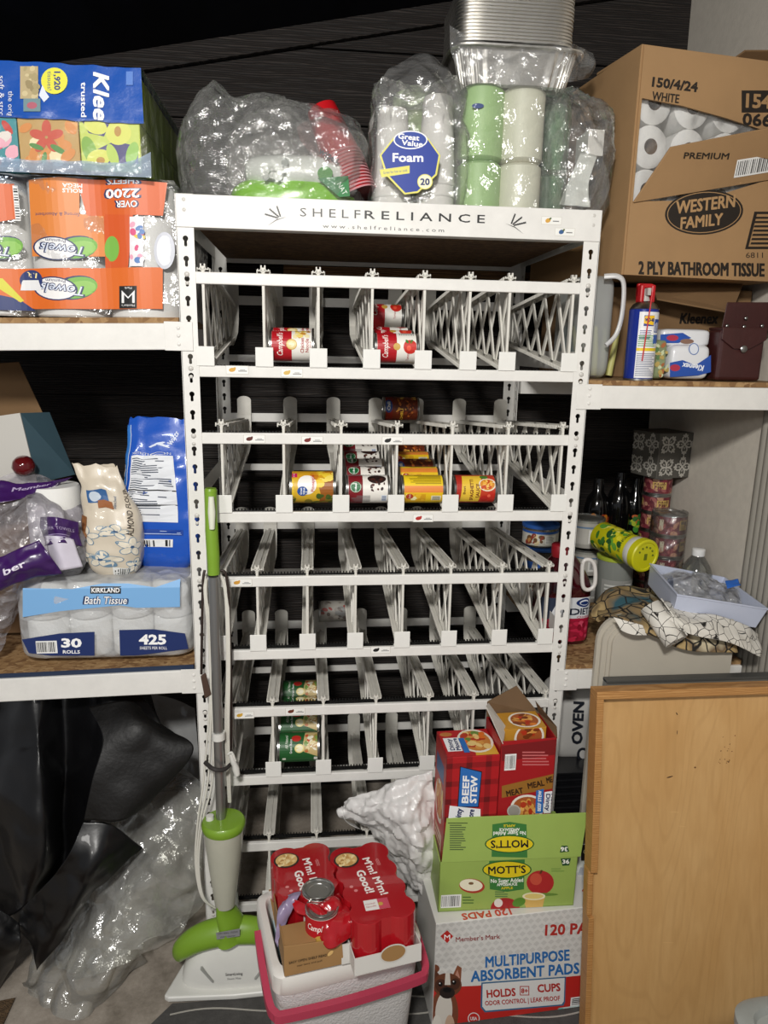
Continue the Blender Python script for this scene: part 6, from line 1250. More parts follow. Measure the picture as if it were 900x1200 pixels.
decal('lettering', mop, [TX('SmartLiving', .0, .066, .0075, '2a2a2c', .042, bold=.02), TX('Steam Mop', .0, .054, .0055, '6a6a6c', .034)], hmap, cut=(.006, .006), local=False)
cord = pl('white_cord', C('d9d6cc'), .45); dcord = pl('dark_brown_cord', C('2e211c'), .5)
M = MB()
for k, off in enumerate((0, 5, 10)):
    pts = [at(239 + off * .3, 672 + k * 3, -.03), at(240 + off * .2, 700, -.04), at(245 + off * .4, 760, -.045), at(250 - off, 900, -.06), at(238 - off * .6, 960, -.07), at(233 - off * .4, 1010, -.075), at(238 - off * .2, 1050, -.08), at(252, 1064, -.07)]; M.tube(smoothpts(pts), .0026, 7)
    pts = [at(258 + off * .4, 672 + k * 3, -.03), at(264 + off * .3, 700, -.03), at(266 + off * .3, 780, -.04), at(264 + off * .4, 860, -.05), at(268 + off * .2, 940, -.05)]; M.tube(smoothpts(pts), .0026, 7)
obj('power_cord', M, cord, mop, smooth=60)
M = MB(); M.tube(smoothpts([at(240, 668, -.03), at(238, 680, -.035), at(237, 720, -.04), at(236, 790, -.045)]), .0032, 7); M.tube(smoothpts([at(258, 668, -.03), at(266, 680, -.03), at(270, 760, -.03), at(271, 860, -.03), at(268, 900, -.03)]), .0032, 7); obj('dark_cord', M, dcord, mop, smooth=60)
M = MB(); a_ = at(239, 802, -.05); M.hexa([at(235, 792, -.055), at(241, 788, -.055), at(241, 788, -.045), at(235, 792, -.045), at(240, 819, -.055), at(248, 814, -.055), at(248, 814, -.045), at(240, 819, -.045)]); obj('cord_tab', M, pl('brown_rubber', C('4a352a'), .6), mop, bevel=.002)
M = MB(); M.tube(smoothpts([at(240, 893, -.08), at(250, 901, -.105), at(262, 902, -.1), at(270, 896, -.08)]), .005, 8, flat=.5); obj('cord_tie', M, pl('dark_strap', C('2b2725'), .7), mop, smooth=60)
M = MB(); M.tube([at(270, 884, -.06), at(276, 900, -.06), at(278, 908, -.06)], [.004, .009, .007], 10); M.tube(smoothpts([at(267, 884, -.06), at(272, 882, -.06), at(276, 892, -.06)]), .0025, 7); obj('plug', M, MOPW, mop, smooth=50)

# ---------------------------------------------------------------- cooler
ca_ = rad(13); CW, CD, CH = .322, .245, .383; c0_ = atz(320, 1150, CH); U2 = V((cos(ca_), sin(ca_), 0)); B2_ = V((-sin(ca_), cos(ca_), 0))
cc_ = c0_ + U2 * CW / 2 + B2_ * CD / 2; cl2 = thing('cooler', 'white textured cooler with red carrying handle, filled with cases of soup', 'cooler', (cc_.x, cc_.y, .0075), (0, 0, ca_))
CWH = pl('pebbled_white_plastic', C('cfccca'), .5, bump=.8, bs=210, dist=.003, var=.03); CWR = pl('cooler_rim_plastic', C('dcd8d2'), .45, bump=.1, bs=60)
def rbox(w, d, e=.22, n=48): return [(w / 2 * sq(cos(2 * pi * i / n), e), d / 2 * sq(sin(2 * pi * i / n), e)) for i in range(n)]
def loft(M, loops, cap0=True, cap1=False):
    n = len(loops[0]); vs = [p for l in loops for p in l]; fs = [(j * n + i, j * n + (i + 1) % n, (j + 1) * n + (i + 1) % n, (j + 1) * n + i) for j in range(len(loops) - 1) for i in range(n)]
    if cap0: fs.append(tuple(range(n - 1, -1, -1)))
    if cap1: fs.append(tuple((len(loops) - 1) * n + i for i in range(n)))
    M.add(vs, fs)
Hc = CH - .0075
def L3(w, d, z, e=.22): return [(x, y, z) for x, y in rbox(w, d, e)]
M = MB(); loft(M, [L3(CW * .80, CD * .80, 0), L3(CW * .82, CD * .82, .004), L3(CW * .97, CD * .97, Hc - .045), L3(CW * .97, CD * .97, Hc - .03)]); obj('cooler_body', M, CWH, cl2, local=True, smooth=45)
M = MB(); loft(M, [L3(CW * .97, CD * .97, Hc - .05), L3(CW, CD, Hc - .045), L3(CW, CD, Hc - .006), L3(CW - .01, CD - .01, Hc), L3(CW - .036, CD - .036, Hc), L3(CW - .044, CD - .044, Hc - .008), L3(CW - .06, CD - .06, Hc - .15), L3(CW - .07, CD - .07, Hc - .155)], False, True); obj('rim', M, CWR, cl2, local=True, smooth=45)
HR = pl('raspberry_plastic', C('b03a52'), .42, coat=.1)
M = MB(); w2, d2 = CW / 2 + .006, CD / 2 + .012; zh = Hc - .075
hpts = [(-w2, d2 * .25, zh + .045), (-w2 - .002, -d2 * .2, zh + .03), (-w2, -d2 + .03, zh + .006), (-w2 + .008, -d2 + .006, zh), (-w2 + .03, -d2 - .002, zh - .002), (0, -d2 - .006, zh - .004), (w2 - .03, -d2 - .002, zh - .002), (w2 - .008, -d2 + .006, zh), (w2, -d2 + .03, zh + .006), (w2 + .002, -d2 * .2, zh + .03), (w2, d2 * .25, zh + .045)]
sp2 = smoothpts(hpts, 5); vs = []; th, tw = .007, .0095
for i, p in enumerate(sp2):
    t = (sp2[min(i + 1, len(sp2) - 1)] - sp2[max(i - 1, 0)]).normalized(); o_ = t.cross(V((0, 0, 1))).normalized(); u_ = V((0, 0, 1))
    for a, b in ((-1, -1), (1, -1), (1, 1), (-1, 1)): vs.append(p + o_ * a * th + u_ * b * tw)
n = len(sp2); M.add(vs, [(i * 4 + j, i * 4 + (j + 1) % 4, (i + 1) * 4 + (j + 1) % 4, (i + 1) * 4 + j) for i in range(n - 1) for j in range(4)] + [(3, 2, 1, 0), tuple((n - 1) * 4 + j for j in range(4))]); obj('carry_handle', M, HR, cl2, local=True, bevel=.003)
M = MB(); M.box((-CW / 2 + .035, -.02, Hc - .15), (-.02, CD / 2 - .04, Hc - .05)); _ = None
_b = obj('blue_carton', M, pl('pale_blue_card', C('b9d0d6'), .5), None, local=True); _b.location = cl2.location; _b.rotation_euler = cl2.rotation_euler; _props(_b, 'pale blue carton inside the cooler at its left rim', 'box')
# soup cases
CRED = pl('red_shrink_wrap', C('a8161f'), .2, bump=.25, bs=30, coat=.5, dist=.003)
def case_outline(w, l, r, i=0):
    """outline around 2 x 4 cans: four bumps along each side, two at each end"""
    pts = []
    for k in range(4):
        cy = -l / 2 + r + k * (l - 2 * r) / 3
        for a in range(-42, 43, 14): pts.append((w / 2 - r + r * cos(rad(a)) - i, cy + r * sin(rad(a))))
    for k in range(2):
        cx = (w / 2 - r) * (1 - 2 * k)
        for a in range(48, 133, 14): pts.append((cx + r * cos(rad(a)), l / 2 - r + r * sin(rad(a)) - i))
    q = [(-x, -y) for x, y in pts]; return pts + q
def mk_case(name, label, origin, rz, pitch, w=.134, l=.262, h=.104):
    from mathutils import Euler
    t = thing(name, label, 'soup case', origin, (pitch, 0, rz)); return t
zc1 = CH - .006
def casemat(fl, fr, bl): pass
F5 = atz(418, 1082, .512); F6 = atz(493, 1073, .512); B5 = atz(394, 990, .49); ang = math.atan2(F6.y - F5.y, F6.x - F5.x) + rad(7)
hC_ = .104
mid = (F5 + F6) / 2 + V((-sin(ang), cos(ang), 0)) * .125; 
rc = mk_case('soup_case', 'intact red-wrapped case of eight soup cans on the right side of the cooler', (mid.x, mid.y, .500 - hC_), ang, rad(-4))
M = MB(); M.ext([case_outline(.134, .25, .034)], hC_ - .006); obj('red_wrap', M, CRED, rc, local=True, bevel=.007, seg=3)
for k in range(8):
    M = MB(); M.lathe([(0, 0), (.028, 0), (.0295, .001), (.0295, .004), (.028, .005), (0, .003)], 20, 0, Matrix.Translation((-.0335 + .067 * (k % 2), -.09 + .06 * (k // 2), hC_ - .0115))); obj('can_end', M, METAL, rc, local=True, smooth=40)
M = MB(); zt3 = .034
M.box((-.069, -.129, -.003), (.069, -.127, zt3)); M.box((-.069, -.127, -.003), (-.067, .127, zt3)); M.box((.067, -.127, -.003), (.069, .127, zt3)); M.box((-.069, -.129, -.004), (.069, .129, -.0025)); obj('white_tray', M, pl('white_card_tray', C('d3d0ca'), .6), rc, local=True)
decal('tray_window', rc, [EL(.01, .028, .028, .02, 'c8c4bc', 0), EL(.01, .028, .025, .017, '9a7548', 0)], plane((0, -.1297, 0), (1, 0, 0), (0, 0, 1)))
cf = plane((0, 0, hC_ - .006), (1, 0, 0), (0, 1, 0))
def soupprint(x0=0):
    S = [EL(-.033, .078, .028, .026, '2a2420'), EL(-.033, .079, .024, .022, 'd8b070'), BLOBS(-.050, .062, -.016, .094, 24, ['e9cc90', 'b88844', 'f0dca8', 'c89a58'], .006, 4), TX("M'm! M'm!", .013, .010, .017, 'f4ece8', .125, bold=.05, rot=-87), TX('Good!', -.012, -.002, .019, 'f4ece8', .075, bold=.05, rot=-87), LINES(.028, .04, .036, .07, 3, 'd88a8a', 3, True),
         PG([(-.034, -.088), (.016, -.092), (.018, -.062), (-.032, -.058)], 'e9e4e0'), PG([(-.006, -.09), (.016, -.092), (.018, -.062), (-.004, -.06)], 'c84a60'), TX('Chicken', -.02, -.07, .005, 'a81822', .02), TX('Noodle', -.02, -.078, .005, 'a81822', .02), EL(.0, -.076, .005, .005, 'caa24a'), EL(-.044, -.01, .004, .004, 'd88a8a'), EL(-.038, -.024, .004, .004, 'd88a8a')]
    return S
decal('print', rc, soupprint(), cf, h0=.0008)
# torn case
F5 = atz(343, 1093, .505); F6 = atz(408, 1085, .505); ang2 = ang + rad(-1)
mid = (atz(340, 1085, .5) + atz(412, 1078, .5)) / 2 + V((-sin(ang2), cos(ang2), 0)) * .128 + V((-.004, 0, 0))
tcs = mk_case('soup_case', 'torn open red-wrapped case of soup cans on the left side of the cooler', (mid.x, mid.y, .492 - hC_), ang2, rad(-4))
M = MB(); po = [p for p in case_outline(.134, .25, .034) if p[1] > -.028]; po = sorted(po, key=lambda p: math.atan2(p[1] - .05, p[0])); po += []
ii = min(range(len(po)), key=lambda i: abs(math.atan2(po[i][1] - .05, po[i][0]) + pi / 2)); po2 = [p for p in po]
# close the torn edge with a ragged line
left = [p for p in po if p[0] < 0]; right = [p for p in po if p[0] >= 0]
rag = [(-.05, -.045), (-.03, -.03), (-.012, -.058), (.01, -.05), (.022, -.032), (.045, -.05)]
ring = sorted(po, key=lambda p: (math.atan2(p[1] - .04, p[0]) + pi / 2) % (2 * pi)); ring = rag[3:] + ring + rag[:3]
M.ext([ring], hC_ - .006); obj('red_wrap', M, CRED, tcs, local=True, bevel=.004)
decal('print', tcs, soupprint(), cf, clip=(-.064, -.028, .064, .12), h0=.0008)
CBR = pl('brown_box_board', C('a07a4c'), .75, bump=.2, bs=30, var=.08)
M = MB(); M.hexa([(-.069, -.13, -.004), (.05, -.13, -.004), (.05, -.128, -.004), (-.069, -.128, -.004), (-.069, -.132, .064), (.045, -.134, .056), (.045, -.132, .056), (-.069, -.130, .064)]); M.box((-.069, -.13, -.004), (-.067, .03, .060)); M.box((-.069, -.13, -.004), (.069, .129, -.0025)); obj('brown_tray', M, CBR, tcs, local=True, bevel=.0008)
M = MB(); M.box((-.067, -.127, .055), (-.005, -.068, .058)); obj('brown_divider', M, CBR, tcs, local=True)
M = MB(); M.box((.045, -.131, -.004), (.069, -.129, .04)); M.box((.067, -.129, -.004), (.069, .129, .04)); obj('white_tray_edge', M, pl('white_card_tray', C('d3d0ca'), .6), tcs, local=True)
decal('tray_print', tcs, [TX('EASY OPEN SHELF READY', -.02, .028, .0055, '3a2c1c', .08, bold=.02), TX('tear here and pull', -.02, .018, .004, '3a2c1c', .05), EL(.022, .03, .007, .004, 'd8b070', 40)], plane((0, -.1335, 0), (1, 0, 0), (0, 0, 1)))
def tcw(x, y, z):
    from mathutils import Euler
    return WM[tcs.name] @ V((x, y, z))
ctn = None
for (cx, cy, dz, lb) in ((.014, -.042, .006, 'soup can with its bright tin lid exposed in the torn case'), (.012, -.092, .002, 'white labelled soup can at the torn front of the left case')):
    L = .101; q_ = tcw(cx, cy, dz)
    c = mk_can('case_soup_can', lb, .033, L, 'e9e4dc', [RC(-.11, L * .5, .11, L, 'b3121f'), TX("Campbell's", 0, L * .76, .013, 'fbf6ee', .056, shear=.3, bold=.01), EL(0, L * .5, .011, .011, 'caa24a'), TX('Chicken', 0, L * .3, .008, 'a81822', .034, bold=.02), TX('Noodle', 0, L * .18, .008, 'a81822', .03, bold=.02)], 'soup cans in the torn case') if ctn is None else copy_tree(ctn, label=lb)
    ctn = ctn or c; c.location = q_ ; c.rotation_euler = (rad(-4), 0, ang2 - .3)
REDF = pl('red_torn_wrap', C('a8161f'), .2, bump=.25, bs=30, coat=.5, dist=.003)
M, _ = sheet([[tcw(-.045, -.052, .1), tcw(-.02, -.07, .108), tcw(.02, -.078, .108), tcw(.06, -.05, .1)], [tcw(-.035, -.075, .085), tcw(-.005, -.09, .112), tcw(.035, -.095, .108), tcw(.069, -.09, .095)], [tcw(-.012, -.095, .08), tcw(.012, -.115, .095), tcw(.042, -.125, .085), tcw(.07, -.128, .08)], [tcw(.0, -.12, .065), tcw(.015, -.14, .048), tcw(.045, -.136, .05), tcw(.064, -.134, .052)]], 60, 50, .006, 26, 4, ridge=.006)
obj('torn_wrap', M, REDF, tcs, smooth=60, solid=.0008)
M, _ = sheet([[tcw(-.06, -.04, .09), tcw(-.05, -.035, .1), tcw(-.02, -.04, .108)], [tcw(-.072, -.06, .07), tcw(-.055, -.055, .09), tcw(-.03, -.055, .1)], [tcw(-.08, -.075, .03), tcw(-.074, -.08, .02), tcw(-.068, -.07, .03)]], 30, 30, .005, 30, 7, ridge=.004)
obj('lilac_wrap_underside', M, pl('lilac_film', C('8d7f9c'), .3, bump=.3, bs=30), tcs, smooth=60, solid=.0008)
# white grocery bag
WB = pl('white_grocery_film', C('dad8d6'), .32, bump=.3, bs=60, coat=.15, dist=.004)
gb = thing('grocery_bag', 'crumpled white plastic grocery bag hanging between the rack and the stew boxes', 'plastic bag', (.5, -.05, .3))
M, _ = sheet([[at(402, 940, -.03), at(440, 925, -.06), at(475, 912, -.08), at(506, 905, -.1)], [at(396, 955, -.04), at(440, 948, -.10), at(478, 945, -.13), at(510, 940, -.1)], [at(430, 972, -.03), at(452, 985, -.08), at(484, 985, -.15), at(512, 985, -.12)], [at(450, 1000, -.02), at(468, 1010, -.08), at(488, 1015, -.13), at(508, 1020, -.12)], [at(462, 1030, -.02), at(476, 1038, -.06), at(490, 1045, -.10), at(502, 1055, -.10)]], 64, 60, .010, 34, 5, ridge=.007, fs2=17)
obj('bag_skin', M, WB, gb, smooth=24, solid=.0006)
M, _ = sheet([[at(400, 945, -.045), at(405, 962, -.06), at(422, 972, -.06)], [at(395, 950, -.03), at(398, 958, -.02), at(415, 966, -.02)]], 20, 10, .003, 20, 3); obj('bag_handle', M, WB, gb, smooth=65, solid=.0006)

# ---------------------------------------------------------------- boxes on the right
PZ = .30
pf0 = atz(511, 1083, PZ); pf1 = atz(686, 1063, PZ); ap = math.atan2(pf1.y - pf0.y, pf1.x - pf0.x); UP = V((cos(ap), sin(ap), 0)); BP = V((-sin(ap), cos(ap), 0)); PW, PD = .44, .19
pads = thing('absorbent_pad_box', 'white and red box of absorbent pads with a puppy picture, on the floor', 'box', tuple(V((pf0.x, pf0.y, .0075))), (0, 0, ap))
M = MB(); M.box((0, 0, 0), (PW, PD, PZ - .0075)); obj('carton', M, pl('white_print_card', C('dcdad6'), .5), pads, local=True, bevel=.002)
F = PF((pf0.x, pf0.y, .0075), UP); S = []
qz = V((0, 0, 1))
for i in range(24):
    for j in range(9):
        u = i * .0185 + (j % 2) * .0092; v = .155 + j * .0165; S.append(PG([(u, v - .0075), (u + .0082, v), (u, v + .0075), (u - .0082, v)], 'cdcbc7'))
rd = 'c22a24'
S += [F.PG([(490, 1158), (560, 1155), (700, 1141), (700, 1230), (490, 1240)], rd), F.PG([(516, 1097), (524, 1090), (531, 1097), (524, 1105)], rd), F.TX('M', 524, 1098, 6, 'ffffff', 7, bold=.01), F.TX("Member's Mark", 560, 1099, 5.5, '8f3030', 52, bold=.02, rot=4), F.TX('120 PADS', 674, 1088, 13, 'b5312b', 72, bold=.05, shear=.1, rot=3),
      F.TX('MULTIPURPOSE', 618, 1123, 13, '2a6cb0', 100, bold=.04, shear=.1, rot=5), F.TX('ABSORBENT PADS', 615, 1139, 13, '2a6cb0', 128, bold=.04, shear=.1, rot=4.5), F.PG([(564, 1151), (663, 1144), (662, 1174), (660, 1178), (568, 1186), (563, 1180)], '3a6a90'), F.PG([(565.5, 1152.5), (661.5, 1145.5), (660.5, 1173), (658, 1176.5), (569, 1184), (565, 1179)], 'e6e4e2'),
      F.TX('HOLDS', 587, 1163, 9.5, 'b5312b', 34, bold=.05, rot=4), F.RC(609, 1155, 620, 1166, 'b5312b'), F.RC(610, 1156, 619, 1165, 'e6e4e2'), F.TX('8+', 614.5, 1160.5, 6, 'b5312b', 8, bold=.04), F.TX('CUPS', 643, 1157, 9.5, 'b5312b', 27, bold=.05, rot=4), F.TX('ODOR CONTROL | LEAK PROOF', 612, 1172, 5.5, 'b5312b', 88, bold=.03, rot=4),
      F.EL(555, 1193, 7, 7, 'e6e4e2'), F.EL(555, 1193, 6, 6, rd), F.TX('USA', 555, 1193, 4, 'e6e4e2', 8, bold=.03), F.BAR(669, 1169, 684, 1186, 4, 9, False), F.PG([(640, 1197), (655, 1181), (690, 1176), (690, 1197)], 'cfe0de'), F.PG([(640, 1197), (655, 1181), (660, 1181), (648, 1197)], '6ab8b0'), F.TX('DELUXE', 612, 1197, 3.5, 'e8c8c4', 16)]
S += [F.EL(520, 1190, 17, 32, '7a4630', -4), F.EL(520, 1186, 10, 24, 'd9d2c8', -4), F.EL(509, 1135, 6, 5, '7a4630'), F.PG([(506, 1150), (510, 1136), (518, 1146)], '5a3424'), F.PG([(529, 1146), (536, 1131), (541, 1134), (540, 1150)], '8a5238'), F.PG([(532, 1146), (536, 1136), (539, 1146)], 'c08a78'), F.EL(524, 1154, 17, 14, '6b3f2a'), F.EL(517, 1155, 7, 8, '4a2c20', 20), F.EL(533, 1153, 6, 7, '4a2c20', -20), F.PG([(522, 1140), (527, 1140), (528, 1154), (521, 1154)], 'd9d2c8'), F.EL(524, 1163, 9, 7, '2a201c'), F.EL(524, 1160, 5, 3, '0c0a0a'), F.EL(516, 1153, 2.6, 2.8, '0c0a0a'), F.EL(532, 1151, 2.6, 2.8, '0c0a0a'), F.EL(515.3, 1152, .8, .8, 'f0f0f0'), F.EL(531.3, 1150, .8, .8, 'f0f0f0'), F.EL(512, 1205, 6, 16, 'e0dad0'), F.EL(527, 1205, 6, 16, 'c8a890')]
F.put('front_print', pads, S, clip=(.001, .001, PW - .001, PZ - .0085))
decal('top_print', pads, [TX('120 PADS', .125, .012, .02, 'c8503a', .12, bold=.05, rot=180), PG([(PW - .06, .05), (PW - .045, .035), (PW - .03, .05), (PW - .045, .065)], rd)], plane((0, 0, PZ - .0075), (1, 0, 0), (0, 1, 0)))
# apple sauce box
mf0 = atz(513, 1069, PZ + .001); mf1 = atz(672, 1061, PZ + .001); am = math.atan2(mf1.y - mf0.y, mf1.x - mf0.x); UM = V((cos(am), sin(am), 0)); BM_ = V((-sin(am), cos(am), 0)); MW = (mf1 - mf0).length; MH = .135; MD = .17
asb = thing('applesauce_box', 'green applesauce box with its lid standing open, holding two stew boxes', 'box', tuple(mf0), (0, 0, am))
AG = pl('apple_green_card', C('9bb45a'), .45, var=.05); KR = CARD
def mw(x, y, z): return mf0 + UM * x + BM_ * y + V((0, 0, z))
for nm_, pts, th in (('front_panel', [mw(0, 0, 0), mw(MW, 0, 0), mw(MW, 0, MH), mw(0, 0, MH)], -.003), ('side_panel', [mw(0, MD, 0), mw(0, 0, 0), mw(0, 0, MH), mw(0, MD, MH)], -.003), ('side_panel', [mw(MW, 0, 0), mw(MW, MD, 0), mw(MW, MD, MH), mw(MW, 0, MH)], -.003), ('back_panel', [mw(0, MD, 0), mw(MW, MD, 0), mw(MW, MD, MH), mw(0, MD, MH)], .003), ('bottom_panel', [mw(0, 0, .0005), mw(MW, 0, .0005), mw(MW, MD, .0005), mw(0, MD, .0005)], .003)):
    obj(nm_, slab(pts, th), AG, asb, bevel=.0008)
lft = [mw(.004, -.002, MH + .001), mw(MW + .006, -.002, MH + .001), mw(MW + .020, .012, MH + .108), mw(.014, .012, MH + .108)]
obj('raised_lid', slab(lft, -.003), AG, asb, bevel=.0008)
F = PF(mw(0, 0, 0), UM); F2 = PF(lft[0], (lft[1] - lft[0]), (lft[3] - lft[0]))
def motts(F, cx, cy, rot, k):
    s = 1 if rot < 90 else -1
    return [F.PG([(cx - 21, cy - s * 16), (cx + 21, cy - s * 17), (cx + 20, cy + s * 22), (cx, cy + s * 25), (cx - 20, cy + s * 22)], '3c7a3a'), F.EL(cx, cy - s * 1, 29, 10.5, '1f5a2a'), F.EL(cx, cy - s * 1, 27.5, 9.3, 'e0c81e'), F.TX("MOTT'S", cx, cy - s * 1, 9, '16161a', 44, bold=.035, rot=rot), F.TX('No Sugar Added', cx, cy + s * 11.5, 4.6, 'f2f4e8', 38, bold=.03, rot=rot), F.TX('APPLESAUCE', cx, cy + s * 16, 3.4, 'f2f4e8', 24, bold=.03, rot=rot), F.TX('APPLE', cx, cy + s * 20.5, 3, 'e0c81e', 14, bold=.02, rot=rot)]
S = motts(F, 594, 1020, 2, 1) + [F.EL(553, 1038, 15, 8.5, 'b03a2a', -6), F.EL(552, 1037, 13.5, 7, 'f1ead0', -6), F.EL(552, 1035, 3, 1.6, '7a5a3a'), F.EL(633, 1034, 16, 14, 'b02a2a'), F.EL(628, 1030, 7, 7, 'c8503c'), F.PG([(632, 1023), (634, 1019), (636, 1020), (634, 1024)], '5a3a20'), F.EL(636, 1048, 18, 1.8, '6a8a3a'), F.PG([(612, 1050), (639, 1049), (635, 1066), (617, 1066)], 'd8b060'), F.EL(625.5, 1050, 13.5, 4.5, 'efe6c0'), F.EL(625.5, 1050, 11, 3.2, 'e2c878'), F.EL(592, 1064, 17, 12, 'a82828'), F.EL(584, 1058, 5, 5, 'e8e0d8'), F.EL(608, 1057, 8, 5, '5a8a2c', 20),
     F.BAR(517, 1049, 540, 1063, 4, 12), F.LN(542, 1050, 556, 1060, 3, '5a7a3a'), F.PG([(657, 1006), (669, 1005.5), (667, 1014), (659, 1014.5)], '1f4a2a'), F.TX('36', 663, 1009.5, 5, 'f2f4e8', 8, bold=.05), F.LN(580, 1044, 596, 1052, 3, '5a7a4a'), F.LN(646, 1017, 662, 1022, 2, '7a9a4a')]
F.put('front_print', asb, S, clip=(.001, .001, MW - .001, MH - .001))
S = motts(F2, 597, 988, 181, 1) + [F2.LN(527, 966, 547, 997, 12, '4a5a3a'), F2.RC(525, 964, 548, 965, '3a4a2a'), F2.PG([(656, 999), (667, 998), (665, 991), (658, 991)], '1f4a2a'), F2.TX('36', 661, 995, 5, 'f2f4e8', 8, bold=.05, rot=180)]
F2.put('lid_print', asb, S)
# stew boxes
def stew_box(name, label, o, ang_, w, d, h, tilt):
    from mathutils import Euler
    return thing(name, label, 'box', tuple(o), (tilt, 0, ang_))
PLAID = 'a81a20'
m, nt, b = nmat('red_plaid_card'); v = _coord(nt, (1, 1, 1)); sx = nt.nodes.new('ShaderNodeSeparateXYZ'); nt.links.new(v, sx.inputs[0])
def stripes(sock, f, th):
    m1 = nt.nodes.new('ShaderNodeMath'); m1.operation = 'MULTIPLY'; nt.links.new(sock, m1.inputs[0]); m1.inputs[1].default_value = f
    m2 = nt.nodes.new('ShaderNodeMath'); m2.operation = 'FRACT'; nt.links.new(m1.outputs[0], m2.inputs[0])
    m3 = nt.nodes.new('ShaderNodeMath'); m3.operation = 'LESS_THAN'; nt.links.new(m2.outputs[0], m3.inputs[0]); m3.inputs[1].default_value = th; return m3.outputs[0]
ad = nt.nodes.new('ShaderNodeMath'); ad.operation = 'ADD'; nt.links.new(stripes(sx.outputs[0], 22, .3), ad.inputs[0]); nt.links.new(stripes(sx.outputs[2], 22, .3), ad.inputs[1])
hf_ = nt.nodes.new('ShaderNodeMath'); hf_.operation = 'MULTIPLY'; nt.links.new(ad.outputs[0], hf_.inputs[0]); hf_.inputs[1].default_value = .45
nt.links.new(_mixc(nt, hf_.outputs[0], C('b01c22'), C('5c1216')), b.inputs['Base Color']); b.inputs['Roughness'].default_value = .4; RPL = m
bz = PZ + .006
def box_thing(name, label, w, d, h, o, ang_, mat):
    t = thing(name, label, 'box', tuple(o), (0, 0, ang_)); M = MB(); M.box((0, 0, 0), (w, d, h)); obj('carton', M, mat, t, local=True, bevel=.0015); return t
yS = mw(0, .012, 0).y
sa0 = at(524, 888, yS); sa1 = at(586, 891, yS + .004); sw = (sa1.x - sa0.x); sh = sa0.z - bz
s1 = box_thing('stew_box', 'closed red plaid beef stew box standing upright in the green box', sw, .115, sh, V((sa0.x, yS, bz)), rad(2), RPL)
U3 = V((cos(rad(2)), sin(rad(2)), 0)); F = PF(V((sa0.x, yS, bz)), U3)
S = [F.PG([(539, 898), (565, 904), (561, 946), (536, 946)], '16161a') , F.PG([(540, 899), (564, 905), (560, 945), (537, 945)], '2c6cb8'), F.TX('BEEF', 545.5, 925, 8, 'f4f4f4', 32, bold=.06, rot=87), F.TX('STEW', 555, 925, 8, 'f4f4f4', 32, bold=.06, rot=87), F.PG([(527, 944), (563, 948), (563, 962), (525, 962)], 'eef0f2'), F.TX('Dinty', 537, 955, 7, '1c2a5c', 16, bold=.05, rot=80), F.TX('Moore', 551, 957, 7, '1c2a5c', 18, bold=.05, rot=80)]
F.put('front_print', s1, S, clip=(.001, .001, sw - .001, sh - .001))
tf = plane((0, 0, sh), (sw / 100, 0, 0), (0, .115 / 100, 0))
decal('top_print', s1, [RC(2, 2, 98, 98, 'b01c22'), PG([(55, 2), (98, 2), (98, 40), (60, 40)], 'd8a83c'), EL(66, 55, 34, 44, 'e8e2d4'), EL(66, 55, 29, 38, 'c8843c'), BLOBS(44, 30, 86, 85, 26, ['d89a4a', 'b5381c', 'e8c880', '7a4a20', 'e0701c', '6a8a3a'], 9, 3), RC(6, 20, 34, 70, 'eef0f2'), TX('Dinty', 16, 45, 9, '1c2a5c', 42, bold=.05, rot=90), TX('Moore', 27, 45, 9, '1c2a5c', 44, bold=.05, rot=90), RC(35, 12, 46, 66, '2c6cb8'), EL(15, 84, 12, 8, 'b8743a')], tf)
decal('side_print', s1, [RC(2, 2, 98, 98, 'a82a26'), EL(50, 62, 36, 14, 'd8d0c4'), EL(50, 62, 30, 11, 'b8743a'), BLOBS(20, 52, 80, 72, 20, ['d89a4a', 'b5381c', 'e8c880'], 6, 3), RC(15, 78, 80, 90, '3a5a8a'), RC(20, 20, 80, 44, 'c8a890'), LINES(24, 22, 76, 42, 6, '8a2a26', 3)], plane((0, .115, 0), (0, -.115 / 100, 0), (0, 0, sh / 100)))
sb0 = at(587, 873, yS + .012); sb1 = at(654, 865, yS + .012); sw2 = sb1.x - sb0.x; sh2 = at(620, 868, yS + .012).z - bz; d2_ = .115
s2 = thing('stew_box', 'opened red beef stew box with raised flaps, right one in the green box', 'box', (sb0.x, yS + .012, bz), (0, 0, rad(3)))
SB_ = WM[s2.name]; sd = lambda x, y, z: SB_ @ V((x, y, z))
SRED = pl('red_card', C('a61c22'), .4, var=.05); 
for nm_, pts, th in (('front_panel', [sd(0, 0, 0), sd(sw2, 0, 0), sd(sw2, 0, sh2), sd(0, 0, sh2)], -.002), ('side_panel', [sd(0, d2_, 0), sd(0, 0, 0), sd(0, 0, sh2), sd(0, d2_, sh2)], -.002), ('side_panel', [sd(sw2, 0, 0), sd(sw2, d2_, 0), sd(sw2, d2_, sh2), sd(sw2, 0, sh2)], -.002), ('back_panel', [sd(0, d2_, 0), sd(sw2, d2_, 0), sd(sw2, d2_, sh2), sd(0, d2_, sh2)], .002)): obj(nm_, slab(pts, th), SRED, s2)
BRI = pl('brown_card_inside', C('6b5238'), .8, var=.1)
obj('brown_flap', slab([sd(0, d2_, sh2), sd(sw2, d2_, sh2), sd(sw2 * .62, d2_ + .03, sh2 + .062), sd(.0, d2_ + .0, sh2 + .04)], .002), BRI, s2)
obj('brown_flap', slab([sd(sw2, 0, sh2), sd(sw2, d2_, sh2), sd(sw2 - .012, d2_, sh2 + .035), sd(sw2 + .01, 0.03, sh2 + .012)], .002), BRI, s2)
wf = [at(569, 828, yS - .01), at(572, 824, yS + .04), at(592, 851, yS + .06), at(589, 872, yS + .012)]
